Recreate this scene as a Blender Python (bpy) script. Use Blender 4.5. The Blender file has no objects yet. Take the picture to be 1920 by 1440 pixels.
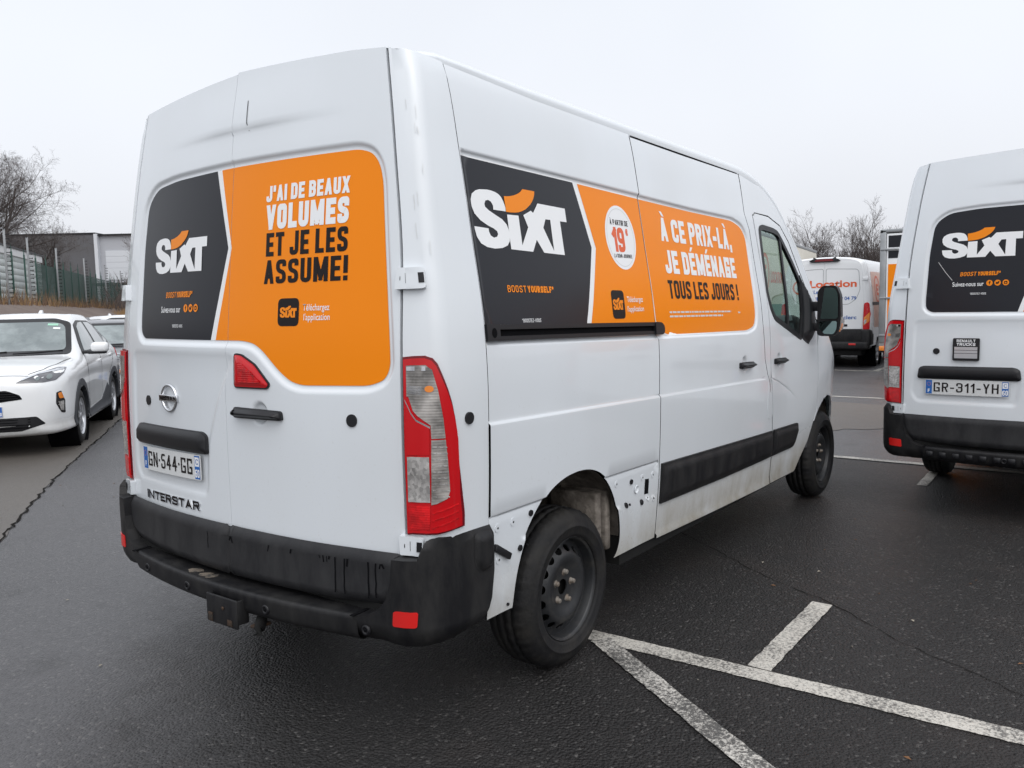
import bpy, bmesh, math, random
import numpy as np
from mathutils import Vector, Matrix
from mathutils.geometry import delaunay_2d_cdt
from mathutils.bvhtree import BVHTree

SC = bpy.context.scene
COL = SC.collection
R_ = math.radians

# ------------------------------------------------------------------ camera
cam = bpy.data.cameras.new("camera")
cam_o = bpy.data.objects.new("camera", cam)
COL.objects.link(cam_o)
_yaw, _pit, _rol = R_(36.598), R_(-5.353), R_(-1.2646)
_f = Vector((math.cos(_pit) * math.cos(_yaw), math.cos(_pit) * math.sin(_yaw), math.sin(_pit)))
_r = Vector((math.sin(_yaw), -math.cos(_yaw), 0))
_u = _r.cross(_f)
_r2 = _r * math.cos(_rol) + _u * math.sin(_rol)
_u2 = -_r * math.sin(_rol) + _u * math.cos(_rol)
m = Matrix((_r2, _u2, -_f)).transposed().to_4x4()
m.translation = Vector((-2.875, -2.8117, 1.5401))
cam_o.matrix_world = m
cam.sensor_width = 36.0
cam.lens = 36.0 * 1545.5 / 1920
cam.clip_start = 0.05
cam.clip_end = 2000
SC.camera = cam_o

# ------------------------------------------------------------------ sky, sun, exposure
SUN_EL, SUN_AZ = R_(48), math.atan2(-0.80, -0.60)      # behind the camera, to its right: the brighter part of the cloud
world = bpy.data.worlds.new("World")
SC.world = world
world.use_nodes = True
nt = world.node_tree
nt.nodes.clear()
out = nt.nodes.new("ShaderNodeOutputWorld")
sky = nt.nodes.new("ShaderNodeTexSky")
sky.sky_type = 'NISHITA'
sky.sun_disc = False
sky.sun_elevation = SUN_EL
sky.sun_rotation = math.pi / 2 - SUN_AZ
sky.dust_density = 6.0
sky.air_density = 1.0
bg1 = nt.nodes.new("ShaderNodeBackground")
bg1.inputs[1].default_value = 0.05
bw = nt.nodes.new("ShaderNodeHueSaturation")
bw.inputs['Saturation'].default_value = 0.25
nt.links.new(sky.outputs[0], bw.inputs['Color'])
nt.links.new(bw.outputs[0], bg1.inputs[0])
# the cloud deck: an even pale grey that is brighter overhead than at the horizon
tc = nt.nodes.new("ShaderNodeTexCoord")
sep = nt.nodes.new("ShaderNodeSeparateXYZ")
nt.links.new(tc.outputs['Generated'], sep.inputs[0])
ramp = nt.nodes.new("ShaderNodeValToRGB")
ramp.color_ramp.interpolation = 'EASE'
e = ramp.color_ramp.elements
e[0].position = 0.0
e[0].color = (0.70, 0.715, 0.76, 1)
e[1].position = 1.0
e[1].color = (1.22, 1.26, 1.33, 1)
e2 = ramp.color_ramp.elements.new(0.33)
e2.color = (0.725, 0.755, 0.81, 1)
nz = nt.nodes.new("ShaderNodeTexNoise")
nz.inputs['Scale'].default_value = 2.2
nz.inputs['Detail'].default_value = 3
nt.links.new(tc.outputs['Generated'], nz.inputs['Vector'])
mr = nt.nodes.new("ShaderNodeMapRange")
mr.inputs[3].default_value = 0.90
mr.inputs[4].default_value = 1.09
nt.links.new(nz.outputs[0], mr.inputs[0])
bg2 = nt.nodes.new("ShaderNodeBackground")
nt.links.new(sep.outputs[2], ramp.inputs[0])
nt.links.new(ramp.outputs[0], bg2.inputs[0])
nt.links.new(mr.outputs[0], bg2.inputs[1])
add = nt.nodes.new("ShaderNodeAddShader")
nt.links.new(bg1.outputs[0], add.inputs[0])
nt.links.new(bg2.outputs[0], add.inputs[1])
nt.links.new(add.outputs[0], out.inputs[0])

sun = bpy.data.lights.new("sun", 'SUN')
sun.energy = 0.5
sun.angle = R_(70)
sun.color = (1.0, 0.99, 0.97)
sun_o = bpy.data.objects.new("sun", sun)
COL.objects.link(sun_o)
sd_ = Vector((math.cos(SUN_EL) * math.cos(SUN_AZ), math.cos(SUN_EL) * math.sin(SUN_AZ), math.sin(SUN_EL)))
sun_o.rotation_euler = sd_.to_track_quat('Z', 'Y').to_euler()
sun_o.location = sd_ * 50

SC.view_settings.view_transform = 'Standard'
SC.view_settings.look = 'None'
SC.view_settings.gamma = 1
SC.view_settings.exposure = 0.05
SC.view_settings.use_curve_mapping = False
SC.cycles.max_bounces = 8
SC.cycles.transparent_max_bounces = 16

# ------------------------------------------------------------------ materials
MAT = {}


def nodes_of(name):
    mt = bpy.data.materials.new(name)
    mt.use_nodes = True
    return mt, mt.node_tree, mt.node_tree.nodes['Principled BSDF']


def mat(name, col, rough=0.5, metal=0.0, coat=0.0, spec=0.5, bump=None, var=None, alpha=None, emit=None):
    """plain material: optional bump (scale, distance) and colour variation (scale, second colour, low, high)"""
    mt, t, b = nodes_of(name)
    b.inputs['Base Color'].default_value = (*col, 1)
    b.inputs['Roughness'].default_value = rough
    b.inputs['Metallic'].default_value = metal
    b.inputs['Coat Weight'].default_value = coat
    b.inputs['Coat Roughness'].default_value = 0.06
    b.inputs['Specular IOR Level'].default_value = spec
    tcn = None
    if bump or var:
        tcn = t.nodes.new("ShaderNodeTexCoord")
    if bump:
        n = t.nodes.new("ShaderNodeTexNoise")
        n.inputs['Scale'].default_value = bump[0]
        n.inputs['Detail'].default_value = 4
        t.links.new(tcn.outputs['Object'], n.inputs['Vector'])
        bn = t.nodes.new("ShaderNodeBump")
        bn.inputs['Distance'].default_value = bump[1]
        bn.inputs['Strength'].default_value = 1.0
        t.links.new(n.outputs[0], bn.inputs['Height'])
        t.links.new(bn.outputs[0], b.inputs['Normal'])
    if var:
        n = t.nodes.new("ShaderNodeTexNoise")
        n.inputs['Scale'].default_value = var[0]
        n.inputs['Detail'].default_value = 6
        n.inputs['Roughness'].default_value = 0.65
        t.links.new(tcn.outputs['Object'], n.inputs['Vector'])
        rp = t.nodes.new("ShaderNodeValToRGB")
        rp.color_ramp.elements[0].position = var[2]
        rp.color_ramp.elements[1].position = var[3]
        rp.color_ramp.elements[0].color = (*col, 1)
        rp.color_ramp.elements[1].color = (*var[1], 1)
        t.links.new(n.outputs[0], rp.inputs[0])
        t.links.new(rp.outputs[0], b.inputs['Base Color'])
    if emit:
        b.inputs['Emission Color'].default_value = (*emit, 1)
        b.inputs['Emission Strength'].default_value = 1
    MAT[name] = mt
    return mt


def paint(name, col, dirt_col, zt, amount=0.85, coat=0.6):
    """gloss paint that carries road grime thrown up on the sills: patchy, streaked, strongest low down"""
    mt, t, b = nodes_of(name)
    b.inputs['Roughness'].default_value = 0.22
    b.inputs['Coat Weight'].default_value = coat
    b.inputs['Coat Roughness'].default_value = 0.04
    tcn = t.nodes.new("ShaderNodeTexCoord")
    sp = t.nodes.new("ShaderNodeSeparateXYZ")
    t.links.new(tcn.outputs['Object'], sp.inputs[0])
    n1 = t.nodes.new("ShaderNodeTexNoise")
    n1.inputs['Scale'].default_value = 3.0
    n1.inputs['Detail'].default_value = 7
    n1.inputs['Roughness'].default_value = 0.7
    mp = t.nodes.new("ShaderNodeMapping")
    mp.inputs['Scale'].default_value = (1.0, 1.0, 0.45)
    t.links.new(tcn.outputs['Object'], mp.inputs[0])
    t.links.new(mp.outputs[0], n1.inputs['Vector'])
    h = t.nodes.new("ShaderNodeMapRange")
    h.interpolation_type = 'SMOOTHSTEP'
    h.inputs[1].default_value = zt
    h.inputs[2].default_value = 0.33
    t.links.new(sp.outputs[2], h.inputs[0])
    r1 = t.nodes.new("ShaderNodeMapRange")
    r1.inputs[1].default_value = 0.20
    r1.inputs[2].default_value = 0.66
    t.links.new(n1.outputs[0], r1.inputs[0])
    mu = t.nodes.new("ShaderNodeMath")
    mu.operation = 'MULTIPLY'
    t.links.new(h.outputs[0], mu.inputs[0])
    t.links.new(r1.outputs[0], mu.inputs[1])
    # fine spatter
    n2 = t.nodes.new("ShaderNodeTexNoise")
    n2.inputs['Scale'].default_value = 95
    n2.inputs['Detail'].default_value = 2
    t.links.new(tcn.outputs['Object'], n2.inputs['Vector'])
    r2 = t.nodes.new("ShaderNodeMapRange")
    r2.inputs[1].default_value = 0.66
    r2.inputs[2].default_value = 0.76
    r2.inputs[4].default_value = 0.30
    t.links.new(n2.outputs[0], r2.inputs[0])
    h2 = t.nodes.new("ShaderNodeMapRange")
    h2.inputs[1].default_value = 1.5
    h2.inputs[2].default_value = 0.4
    t.links.new(sp.outputs[2], h2.inputs[0])
    m3 = t.nodes.new("ShaderNodeMath")
    m3.operation = 'MULTIPLY'
    t.links.new(h2.outputs[0], m3.inputs[0])
    t.links.new(r2.outputs[0], m3.inputs[1])
    ad = t.nodes.new("ShaderNodeMath")
    ad.operation = 'ADD'
    ad.use_clamp = True
    t.links.new(mu.outputs[0], ad.inputs[0])
    t.links.new(m3.outputs[0], ad.inputs[1])
    # a very faint film over the whole panel
    n3 = t.nodes.new("ShaderNodeTexNoise")
    n3.inputs['Scale'].default_value = 1.6
    n3.inputs['Detail'].default_value = 5
    t.links.new(mp.outputs[0], n3.inputs['Vector'])
    r3 = t.nodes.new("ShaderNodeMapRange")
    r3.inputs[1].default_value = 0.35
    r3.inputs[2].default_value = 0.75
    r3.inputs[4].default_value = 0.10
    t.links.new(n3.outputs[0], r3.inputs[0])
    ad2 = t.nodes.new("ShaderNodeMath")
    ad2.operation = 'ADD'
    ad2.use_clamp = True
    t.links.new(ad.outputs[0], ad2.inputs[0])
    t.links.new(r3.outputs[0], ad2.inputs[1])
    sc_ = t.nodes.new("ShaderNodeMath")
    sc_.operation = 'MULTIPLY'
    sc_.inputs[1].default_value = amount
    t.links.new(ad2.outputs[0], sc_.inputs[0])
    mx = t.nodes.new("ShaderNodeMix")
    mx.data_type = 'RGBA'
    mx.inputs[6].default_value = (*col, 1)
    mx.inputs[7].default_value = (*dirt_col, 1)
    t.links.new(sc_.outputs[0], mx.inputs[0])
    t.links.new(mx.outputs[2], b.inputs['Base Color'])
    rr = t.nodes.new("ShaderNodeMapRange")
    rr.inputs[3].default_value = 0.20
    rr.inputs[4].default_value = 0.65
    t.links.new(sc_.outputs[0], rr.inputs[0])
    t.links.new(rr.outputs[0], b.inputs['Roughness'])
    # slight ripple of pressed sheet steel
    n4 = t.nodes.new("ShaderNodeTexNoise")
    n4.inputs['Scale'].default_value = 2.6
    n4.inputs['Detail'].default_value = 1
    t.links.new(tcn.outputs['Object'], n4.inputs['Vector'])
    bn = t.nodes.new("ShaderNodeBump")
    bn.inputs['Distance'].default_value = 0.004
    bn.inputs['Strength'].default_value = 0.5
    t.links.new(n4.outputs[0], bn.inputs['Height'])
    t.links.new(bn.outputs[0], b.inputs['Normal'])
    MAT[name] = mt
    return mt


def black_plastic(name, col, scuff):
    mt, t, b = nodes_of(name)
    tcn = t.nodes.new("ShaderNodeTexCoord")
    mp = t.nodes.new("ShaderNodeMapping")
    mp.inputs['Scale'].default_value = (1, 1, 0.35)
    t.links.new(tcn.outputs['Object'], mp.inputs[0])
    n = t.nodes.new("ShaderNodeTexNoise")
    n.inputs['Scale'].default_value = 9
    n.inputs['Detail'].default_value = 8
    n.inputs['Roughness'].default_value = 0.72
    t.links.new(mp.outputs[0], n.inputs['Vector'])
    rp = t.nodes.new("ShaderNodeValToRGB")
    rp.color_ramp.elements[0].position = 0.40
    rp.color_ramp.elements[1].position = 0.80
    rp.color_ramp.elements[0].color = (*col, 1)
    rp.color_ramp.elements[1].color = (*scuff, 1)
    t.links.new(n.outputs[0], rp.inputs[0])
    t.links.new(rp.outputs[0], b.inputs['Base Color'])
    r2 = t.nodes.new("ShaderNodeMapRange")
    r2.inputs[3].default_value = 0.40
    r2.inputs[4].default_value = 0.66
    b.inputs['Specular IOR Level'].default_value = 0.30
    t.links.new(n.outputs[0], r2.inputs[0])
    t.links.new(r2.outputs[0], b.inputs['Roughness'])
    n2 = t.nodes.new("ShaderNodeTexNoise")
    n2.inputs['Scale'].default_value = 420
    t.links.new(tcn.outputs['Object'], n2.inputs['Vector'])
    bn = t.nodes.new("ShaderNodeBump")
    bn.inputs['Distance'].default_value = 0.0006
    bn.inputs['Strength'].default_value = 0.6
    t.links.new(n2.outputs[0], bn.inputs['Height'])
    t.links.new(bn.outputs[0], b.inputs['Normal'])
    MAT[name] = mt
    return mt


def glass(name, tint, refl=1.0):
    mt = bpy.data.materials.new(name)
    mt.use_nodes = True
    t = mt.node_tree
    t.nodes.clear()
    o = t.nodes.new("ShaderNodeOutputMaterial")
    tr = t.nodes.new("ShaderNodeBsdfTransparent")
    tr.inputs[0].default_value = (*tint, 1)
    gl = t.nodes.new("ShaderNodeBsdfGlossy")
    gl.inputs['Roughness'].default_value = 0.01
    gl.inputs[0].default_value = (refl, refl, refl, 1)
    fr = t.nodes.new("ShaderNodeFresnel")
    fr.inputs[0].default_value = 1.52
    mx = t.nodes.new("ShaderNodeMixShader")
    t.links.new(fr.outputs[0], mx.inputs[0])
    t.links.new(tr.outputs[0], mx.inputs[1])
    t.links.new(gl.outputs[0], mx.inputs[2])
    t.links.new(mx.outputs[0], o.inputs[0])
    MAT[name] = mt
    return mt


def ribbed_lens(name, col, scale, direction, rough=0.08, metal=0.0, dark=0.55, cells=0.16):
    mt, t, b = nodes_of(name)
    b.inputs['Base Color'].default_value = (*col, 1)
    b.inputs['Roughness'].default_value = rough
    b.inputs['Metallic'].default_value = metal
    b.inputs['Coat Weight'].default_value = 0.35
    b.inputs['Specular IOR Level'].default_value = 0.4
    b.inputs['Coat Roughness'].default_value = 0.03
    tcn = t.nodes.new("ShaderNodeTexCoord")
    v = t.nodes.new("ShaderNodeTexVoronoi")
    v.inputs['Scale'].default_value = scale
    t.links.new(tcn.outputs['Object'], v.inputs['Vector'])
    w = t.nodes.new("ShaderNodeTexWave")
    w.bands_direction = direction
    w.inputs['Scale'].default_value = scale * 0.55
    t.links.new(tcn.outputs['Object'], w.inputs['Vector'])
    ad = t.nodes.new("ShaderNodeMath")
    ad.operation = 'ADD'
    t.links.new(v.outputs[0], ad.inputs[0])
    t.links.new(w.outputs[1], ad.inputs[1])
    hs = t.nodes.new("ShaderNodeSeparateColor")
    t.links.new(v.outputs['Color'], hs.inputs[0])
    pn = t.nodes.new("ShaderNodeTexNoise")
    pn.inputs['Scale'].default_value = 14
    pn.inputs['Detail'].default_value = 3
    t.links.new(tcn.outputs['Object'], pn.inputs['Vector'])
    sm = t.nodes.new("ShaderNodeMath")
    sm.operation = 'MULTIPLY_ADD'
    sm.inputs[1].default_value = cells
    t.links.new(hs.outputs[0], sm.inputs[0])
    t.links.new(pn.outputs[0], sm.inputs[2])
    cm = t.nodes.new("ShaderNodeValToRGB")
    cm.color_ramp.elements[0].position = 0.36
    cm.color_ramp.elements[1].position = 0.36 + 0.34 + cells
    cm.color_ramp.elements[0].color = (*[c * dark for c in col], 1)
    cm.color_ramp.elements[1].color = (*[min(1, c * 1.5) for c in col], 1)
    t.links.new(sm.outputs[0], cm.inputs[0])
    t.links.new(cm.outputs[0], b.inputs['Base Color'])
    bn = t.nodes.new("ShaderNodeBump")
    bn.inputs['Distance'].default_value = 0.0020
    bn.inputs['Strength'].default_value = 0.16
    t.links.new(ad.outputs[0], bn.inputs['Height'])
    t.links.new(bn.outputs[0], b.inputs['Normal'])
    MAT[name] = mt
    return mt


def asphalt(name, base, light, rough_lo, rough_hi, stone=130, wet_scale=0.35, bump=0.004, spec=0.5):
    mt, t, b = nodes_of(name)
    b.inputs['Specular IOR Level'].default_value = spec
    tcn = t.nodes.new("ShaderNodeTexCoord")
    v = t.nodes.new("ShaderNodeTexVoronoi")
    v.inputs['Scale'].default_value = stone
    t.links.new(tcn.outputs['Object'], v.inputs['Vector'])
    n = t.nodes.new("ShaderNodeTexNoise")
    n.inputs['Scale'].default_value = wet_scale
    n.inputs['Detail'].default_value = 8
    n.inputs['Roughness'].default_value = 0.6
    t.links.new(tcn.outputs['Object'], n.inputs['Vector'])
    nf = t.nodes.new("ShaderNodeTexNoise")
    nf.inputs['Scale'].default_value = 55
    nf.inputs['Detail'].default_value = 5
    nf.inputs['Roughness'].default_value = 0.8
    t.links.new(tcn.outputs['Object'], nf.inputs['Vector'])
    rp = t.nodes.new("ShaderNodeMapRange")
    rp.inputs[1].default_value = 0.32
    rp.inputs[2].default_value = 0.70
    t.links.new(n.outputs[0], rp.inputs[0])
    # stones differ one from the next
    vc = t.nodes.new("ShaderNodeSeparateColor")
    t.links.new(v.outputs['Color'], vc.inputs[0])
    m1 = t.nodes.new("ShaderNodeMath")
    m1.operation = 'MULTIPLY_ADD'
    m1.inputs[1].default_value = 0.5
    m1.inputs[2].default_value = -0.12
    t.links.new(vc.outputs[0], m1.inputs[0])
    m2 = t.nodes.new("ShaderNodeMath")
    m2.operation = 'MULTIPLY_ADD'
    m2.inputs[1].default_value = 0.45
    t.links.new(rp.outputs[0], m2.inputs[0])
    t.links.new(m1.outputs[0], m2.inputs[2])
    m3 = t.nodes.new("ShaderNodeMath")
    m3.operation = 'MULTIPLY_ADD'
    m3.use_clamp = True
    m3.inputs[1].default_value = 0.55
    t.links.new(nf.outputs[0], m3.inputs[0])
    t.links.new(m2.outputs[0], m3.inputs[2])
    mx = t.nodes.new("ShaderNodeMix")
    mx.data_type = 'RGBA'
    mx.inputs[6].default_value = (*base, 1)
    mx.inputs[7].default_value = (*light, 1)
    t.links.new(m3.outputs[0], mx.inputs[0])
    t.links.new(mx.outputs[2], b.inputs['Base Color'])
    rr = t.nodes.new("ShaderNodeMapRange")
    rr.inputs[3].default_value = rough_lo
    rr.inputs[4].default_value = rough_hi
    t.links.new(rp.outputs[0], rr.inputs[0])
    t.links.new(rr.outputs[0], b.inputs['Roughness'])
    ha = t.nodes.new("ShaderNodeMath")
    ha.operation = 'MULTIPLY_ADD'
    ha.inputs[1].default_value = 0.8
    t.links.new(nf.outputs[0], ha.inputs[0])
    iv = t.nodes.new("ShaderNodeMath")
    iv.operation = 'SUBTRACT'
    iv.inputs[0].default_value = 1.0
    t.links.new(v.outputs[0], iv.inputs[1])
    t.links.new(iv.outputs[0], ha.inputs[2])
    bn = t.nodes.new("ShaderNodeBump")
    bn.inputs['Distance'].default_value = bump
    bn.inputs['Strength'].default_value = 0.9
    t.links.new(ha.outputs[0], bn.inputs['Height'])
    t.links.new(bn.outputs[0], b.inputs['Normal'])
    MAT[name] = mt
    return mt


def asphalt_blend(name, A, B, line_p, line_n, half_w, x_max):
    """two asphalts that run into each other along a line: the worn, greyer lane and the coarser, blacker bays"""
    mt, t, b = nodes_of(name)
    N = t.nodes.new
    L = t.links.new
    tcn = N("ShaderNodeTexCoord")
    sp = N("ShaderNodeSeparateXYZ")
    L(tcn.outputs['Object'], sp.inputs[0])

    def math_(op, x, y, z=None, clamp=False):
        n = N("ShaderNodeMath")
        n.operation = op
        n.use_clamp = clamp
        for i, q in enumerate((x, y, z)):
            if q is None:
                continue
            if isinstance(q, (int, float)):
                n.inputs[i].default_value = q
            else:
                L(q, n.inputs[i])
        return n.outputs[0]

    def noise(scale, detail, rough):
        n = N("ShaderNodeTexNoise")
        n.inputs['Scale'].default_value = scale
        n.inputs['Detail'].default_value = detail
        n.inputs['Roughness'].default_value = rough
        L(tcn.outputs['Object'], n.inputs['Vector'])
        return n.outputs[0]

    def remap(x, a, b_, c, d, smooth=False):
        n = N("ShaderNodeMapRange")
        if smooth:
            n.interpolation_type = 'SMOOTHSTEP'
        L(x, n.inputs[0])
        for i, q in enumerate((a, b_, c, d)):
            n.inputs[i + 1].default_value = q
        return n.outputs[0]
    wet = noise(.33, 8, .6)
    fine = noise(60, 5, .8)
    mid = noise(4.5, 6, .7)
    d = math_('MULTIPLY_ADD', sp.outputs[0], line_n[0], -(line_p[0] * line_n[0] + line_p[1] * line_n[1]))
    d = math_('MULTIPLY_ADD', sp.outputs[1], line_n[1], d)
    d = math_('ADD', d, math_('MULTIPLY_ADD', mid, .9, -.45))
    mk = remap(d, -half_w, half_w, 0, 1, True)  # soft edge follows where the van's shade fades out, painted as asphalt tone
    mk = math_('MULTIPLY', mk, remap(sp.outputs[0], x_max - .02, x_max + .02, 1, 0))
    v = N("ShaderNodeTexVoronoi")
    v.inputs['Scale'].default_value = 88
    L(tcn.outputs['Object'], v.inputs['Vector'])
    vc = N("ShaderNodeSeparateColor")
    L(v.outputs['Color'], vc.inputs[0])
    w1 = remap(wet, .32, .70, 0, 1)
    tone = math_('MULTIPLY_ADD', vc.outputs[0], .50, -.16)
    tone = math_('MULTIPLY_ADD', w1, .34, tone)
    tone = math_('MULTIPLY_ADD', mid, .30, tone)
    tone = math_('MULTIPLY_ADD', fine, .50, tone, True)

    def mixc(f, c1, c2):
        n = N("ShaderNodeMix")
        n.data_type = 'RGBA'
        L(f, n.inputs[0])
        for i, c in ((6, c1), (7, c2)):
            if isinstance(c, tuple):
                n.inputs[i].default_value = (*c, 1)
            else:
                L(c, n.inputs[i])
        return n.outputs[2]
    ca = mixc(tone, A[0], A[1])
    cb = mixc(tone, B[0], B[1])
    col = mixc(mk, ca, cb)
    # old oil drips and damp blotches; browner fines collected in places
    blot = noise(1.7, 5, .62)
    st = math_('MULTIPLY', remap(blot, .58, .70, 0, 1, True), .45)
    col = mixc(st, col, (.006, .0055, .0055))
    fin = math_('MULTIPLY', remap(noise(.8, 6, .7), .50, .68, 0, 1, True), math_('MULTIPLY', mk, .40))
    col = mixc(fin, col, (.040, .030, .026))
    # pale chips scattered in the surface
    chip = remap(vc.outputs[1], .955, .965, 0, 1)
    chip = math_('MULTIPLY', chip, .30)
    col = mixc(chip, col, (.22, .21, .20))
    L(col, b.inputs['Base Color'])
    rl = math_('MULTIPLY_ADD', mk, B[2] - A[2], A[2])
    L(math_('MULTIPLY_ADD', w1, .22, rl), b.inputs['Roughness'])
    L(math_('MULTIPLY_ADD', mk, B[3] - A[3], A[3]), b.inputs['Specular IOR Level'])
    h = math_('SUBTRACT', 1.0, v.outputs[0])
    h = math_('MULTIPLY_ADD', fine, .9, h)
    bn = N("ShaderNodeBump")
    bn.inputs['Strength'].default_value = .9
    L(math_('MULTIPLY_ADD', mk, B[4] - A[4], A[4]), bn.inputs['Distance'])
    L(h, bn.inputs['Height'])
    L(bn.outputs[0], b.inputs['Normal'])
    MAT[name] = mt
    return mt


def worn_paint(name, col, under, lo, hi):
    """road paint worn off the high stones"""
    mt, t, b = nodes_of(name)
    tcn = t.nodes.new("ShaderNodeTexCoord")
    v = t.nodes.new("ShaderNodeTexNoise")
    v.inputs['Scale'].default_value = 85
    v.inputs['Detail'].default_value = 4
    v.inputs['Roughness'].default_value = 0.75
    t.links.new(tcn.outputs['Object'], v.inputs['Vector'])
    n = t.nodes.new("ShaderNodeTexNoise")
    n.inputs['Scale'].default_value = 3.5
    n.inputs['Detail'].default_value = 4
    t.links.new(tcn.outputs['Object'], n.inputs['Vector'])
    ad = t.nodes.new("ShaderNodeMath")
    ad.operation = 'MULTIPLY_ADD'
    ad.inputs[1].default_value = 0.45
    t.links.new(n.outputs[0], ad.inputs[0])
    t.links.new(v.outputs[0], ad.inputs[2])
    rp = t.nodes.new("ShaderNodeMapRange")
    rp.inputs[1].default_value = lo
    rp.inputs[2].default_value = hi
    t.links.new(ad.outputs[0], rp.inputs[0])
    mx = t.nodes.new("ShaderNodeMix")
    mx.data_type = 'RGBA'
    mx.inputs[6].default_value = (*col, 1)
    mx.inputs[7].default_value = (*under, 1)
    t.links.new(rp.outputs[0], mx.inputs[0])
    t.links.new(mx.outputs[2], b.inputs['Base Color'])
    b.inputs['Roughness'].default_value = 0.6
    bn = t.nodes.new("ShaderNodeBump")
    bn.inputs['Distance'].default_value = 0.003
    t.links.new(v.outputs[0], bn.inputs['Height'])
    t.links.new(bn.outputs[0], b.inputs['Normal'])
    MAT[name] = mt
    return mt


paint("van_white", (0.695, 0.73, 0.765), (0.30, 0.265, 0.20), 0.72, 0.95)
paint("car_white", (0.77, 0.78, 0.79), (0.40, 0.38, 0.34), 0.45, 0.5)
paint("car_grey", (0.075, 0.075, 0.085), (0.12, 0.11, 0.10), 0.5, 0.5)
mat("decal_orange", (0.86, 0.235, 0.0), 0.32, spec=0.22)
mat("decal_dark", (0.014, 0.015, 0.020), 0.28, spec=0.24)
mat("decal_white", (0.80, 0.81, 0.82), 0.4, spec=0.3)
mat("decal_black", (0.010, 0.007, 0.007), 0.45, spec=0.2)
mat("print_orange", (0.84, 0.24, 0.005), 0.4, spec=0.25)
mat("print_red", (0.72, 0.11, 0.025), 0.4)
mat("print_blue", (0.02, 0.10, 0.36), 0.4)
black_plastic("bumper_plastic", (0.0065, 0.0065, 0.008), (0.032, 0.031, 0.030))
black_plastic("cladding_plastic", (0.016, 0.016, 0.018), (0.040, 0.040, 0.041))
mat("trim_black", (0.010, 0.010, 0.012), 0.42, spec=0.35)
mat("gap_dark", (0.004, 0.004, 0.005), 0.9, spec=0.1)
mat("under_dark", (0.012, 0.012, 0.012), 0.85, spec=0.2)
mat("wheelhouse", (0.20, 0.175, 0.15), 0.8, var=(5, (0.045, 0.036, 0.028), 0.38, 0.66), bump=(18, 0.02))
mat("rubber", (0.009, 0.009, 0.010), 0.66, spec=0.3, bump=(60, 0.002), var=(7, (0.026, 0.024, 0.021), 0.45, 0.78))
mat("steel_rim", (0.016, 0.017, 0.019), 0.42, var=(14, (0.04, 0.038, 0.034), 0.5, 0.8))
mat("rusty_nut", (0.20, 0.185, 0.165), 0.6, metal=0.3, var=(60, (0.15, 0.11, 0.08), 0.4, 0.7))
mat("alloy", (0.55, 0.56, 0.58), 0.28, metal=0.85)
mat("chrome", (0.62, 0.63, 0.65), 0.12, metal=1.0)
mat("lens_red", (0.50, 0.004, 0.008), 0.16, coat=0.25, spec=0.35)
mat("lens_dark_red", (0.15, 0.003, 0.008), 0.16, coat=0.25, spec=0.35)
ribbed_lens("lens_red_ribbed", (0.52, 0.005, 0.008), 70, 'Z', .14)
ribbed_lens("lens_clear", (0.34, 0.32, 0.30), 60, 'Z', 0.16, 0.25, .40, .05)
ribbed_lens("lens_crystal", (0.44, 0.425, 0.41), 90, 'X', 0.14, 0.35, .45, .35)
mat("bulb_orange", (0.75, 0.22, 0.02), 0.2, coat=0.8)
mat("reflector_red", (0.62, 0.012, 0.010), 0.3, coat=0.3)
mat("plate_white", (0.62, 0.63, 0.63), 0.45)
mat("plate_blue", (0.015, 0.12, 0.42), 0.4)
glass("window_glass", (0.60, 0.70, 0.66))
glass("windscreen_glass", (0.68, 0.78, 0.73))
mat("tinted_glass", (0.045, 0.055, 0.055), 0.03, spec=0.8)
mat("mirror_glass", (0.26, 0.36, 0.35), 0.03, metal=1.0)
mat("cab_grey", (0.05, 0.05, 0.055), 0.8)
mat("cab_panel", (0.20, 0.21, 0.21), 0.8)
asphalt("asphalt_lane", (0.036, 0.035, 0.038), (0.105, 0.101, 0.104), 0.32, 0.55, 120, 0.30, 0.006)
asphalt("asphalt_bay", (0.008, 0.0075, 0.008), (0.050, 0.047, 0.048), 0.42, 0.68, 95, 0.45, 0.012, 0.35)
asphalt("asphalt_old", (0.052, 0.046, 0.040), (0.120, 0.108, 0.096), 0.42, 0.62, 110, 0.35, 0.003)
asphalt("asphalt_patch", (0.070, 0.058, 0.050), (0.135, 0.118, 0.104), 0.45, 0.65, 110, 0.8, 0.003)
asphalt_blend("asphalt_ground", ((0.022, 0.0215, 0.0235), (0.074, 0.071, 0.074), .26, .75, .0055), ((0.0022, 0.0020, 0.0020), (0.024, 0.0218, 0.0215), .32, .42, .017), (-1.0, .35), (.75, -.66), .55, 5.5)  # second tone: blacker bay asphalt with the van's soft shade painted in
worn_paint("marking_white", (0.53, 0.505, 0.455), (0.09, 0.085, 0.08), 0.66, 0.86)
worn_paint("marking_worn", (0.56, 0.535, 0.49), (0.075, 0.072, 0.068), 0.62, 0.78)
mat("crack_dark", (0.010, 0.009, 0.008), 0.95, spec=0.1)


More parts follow.
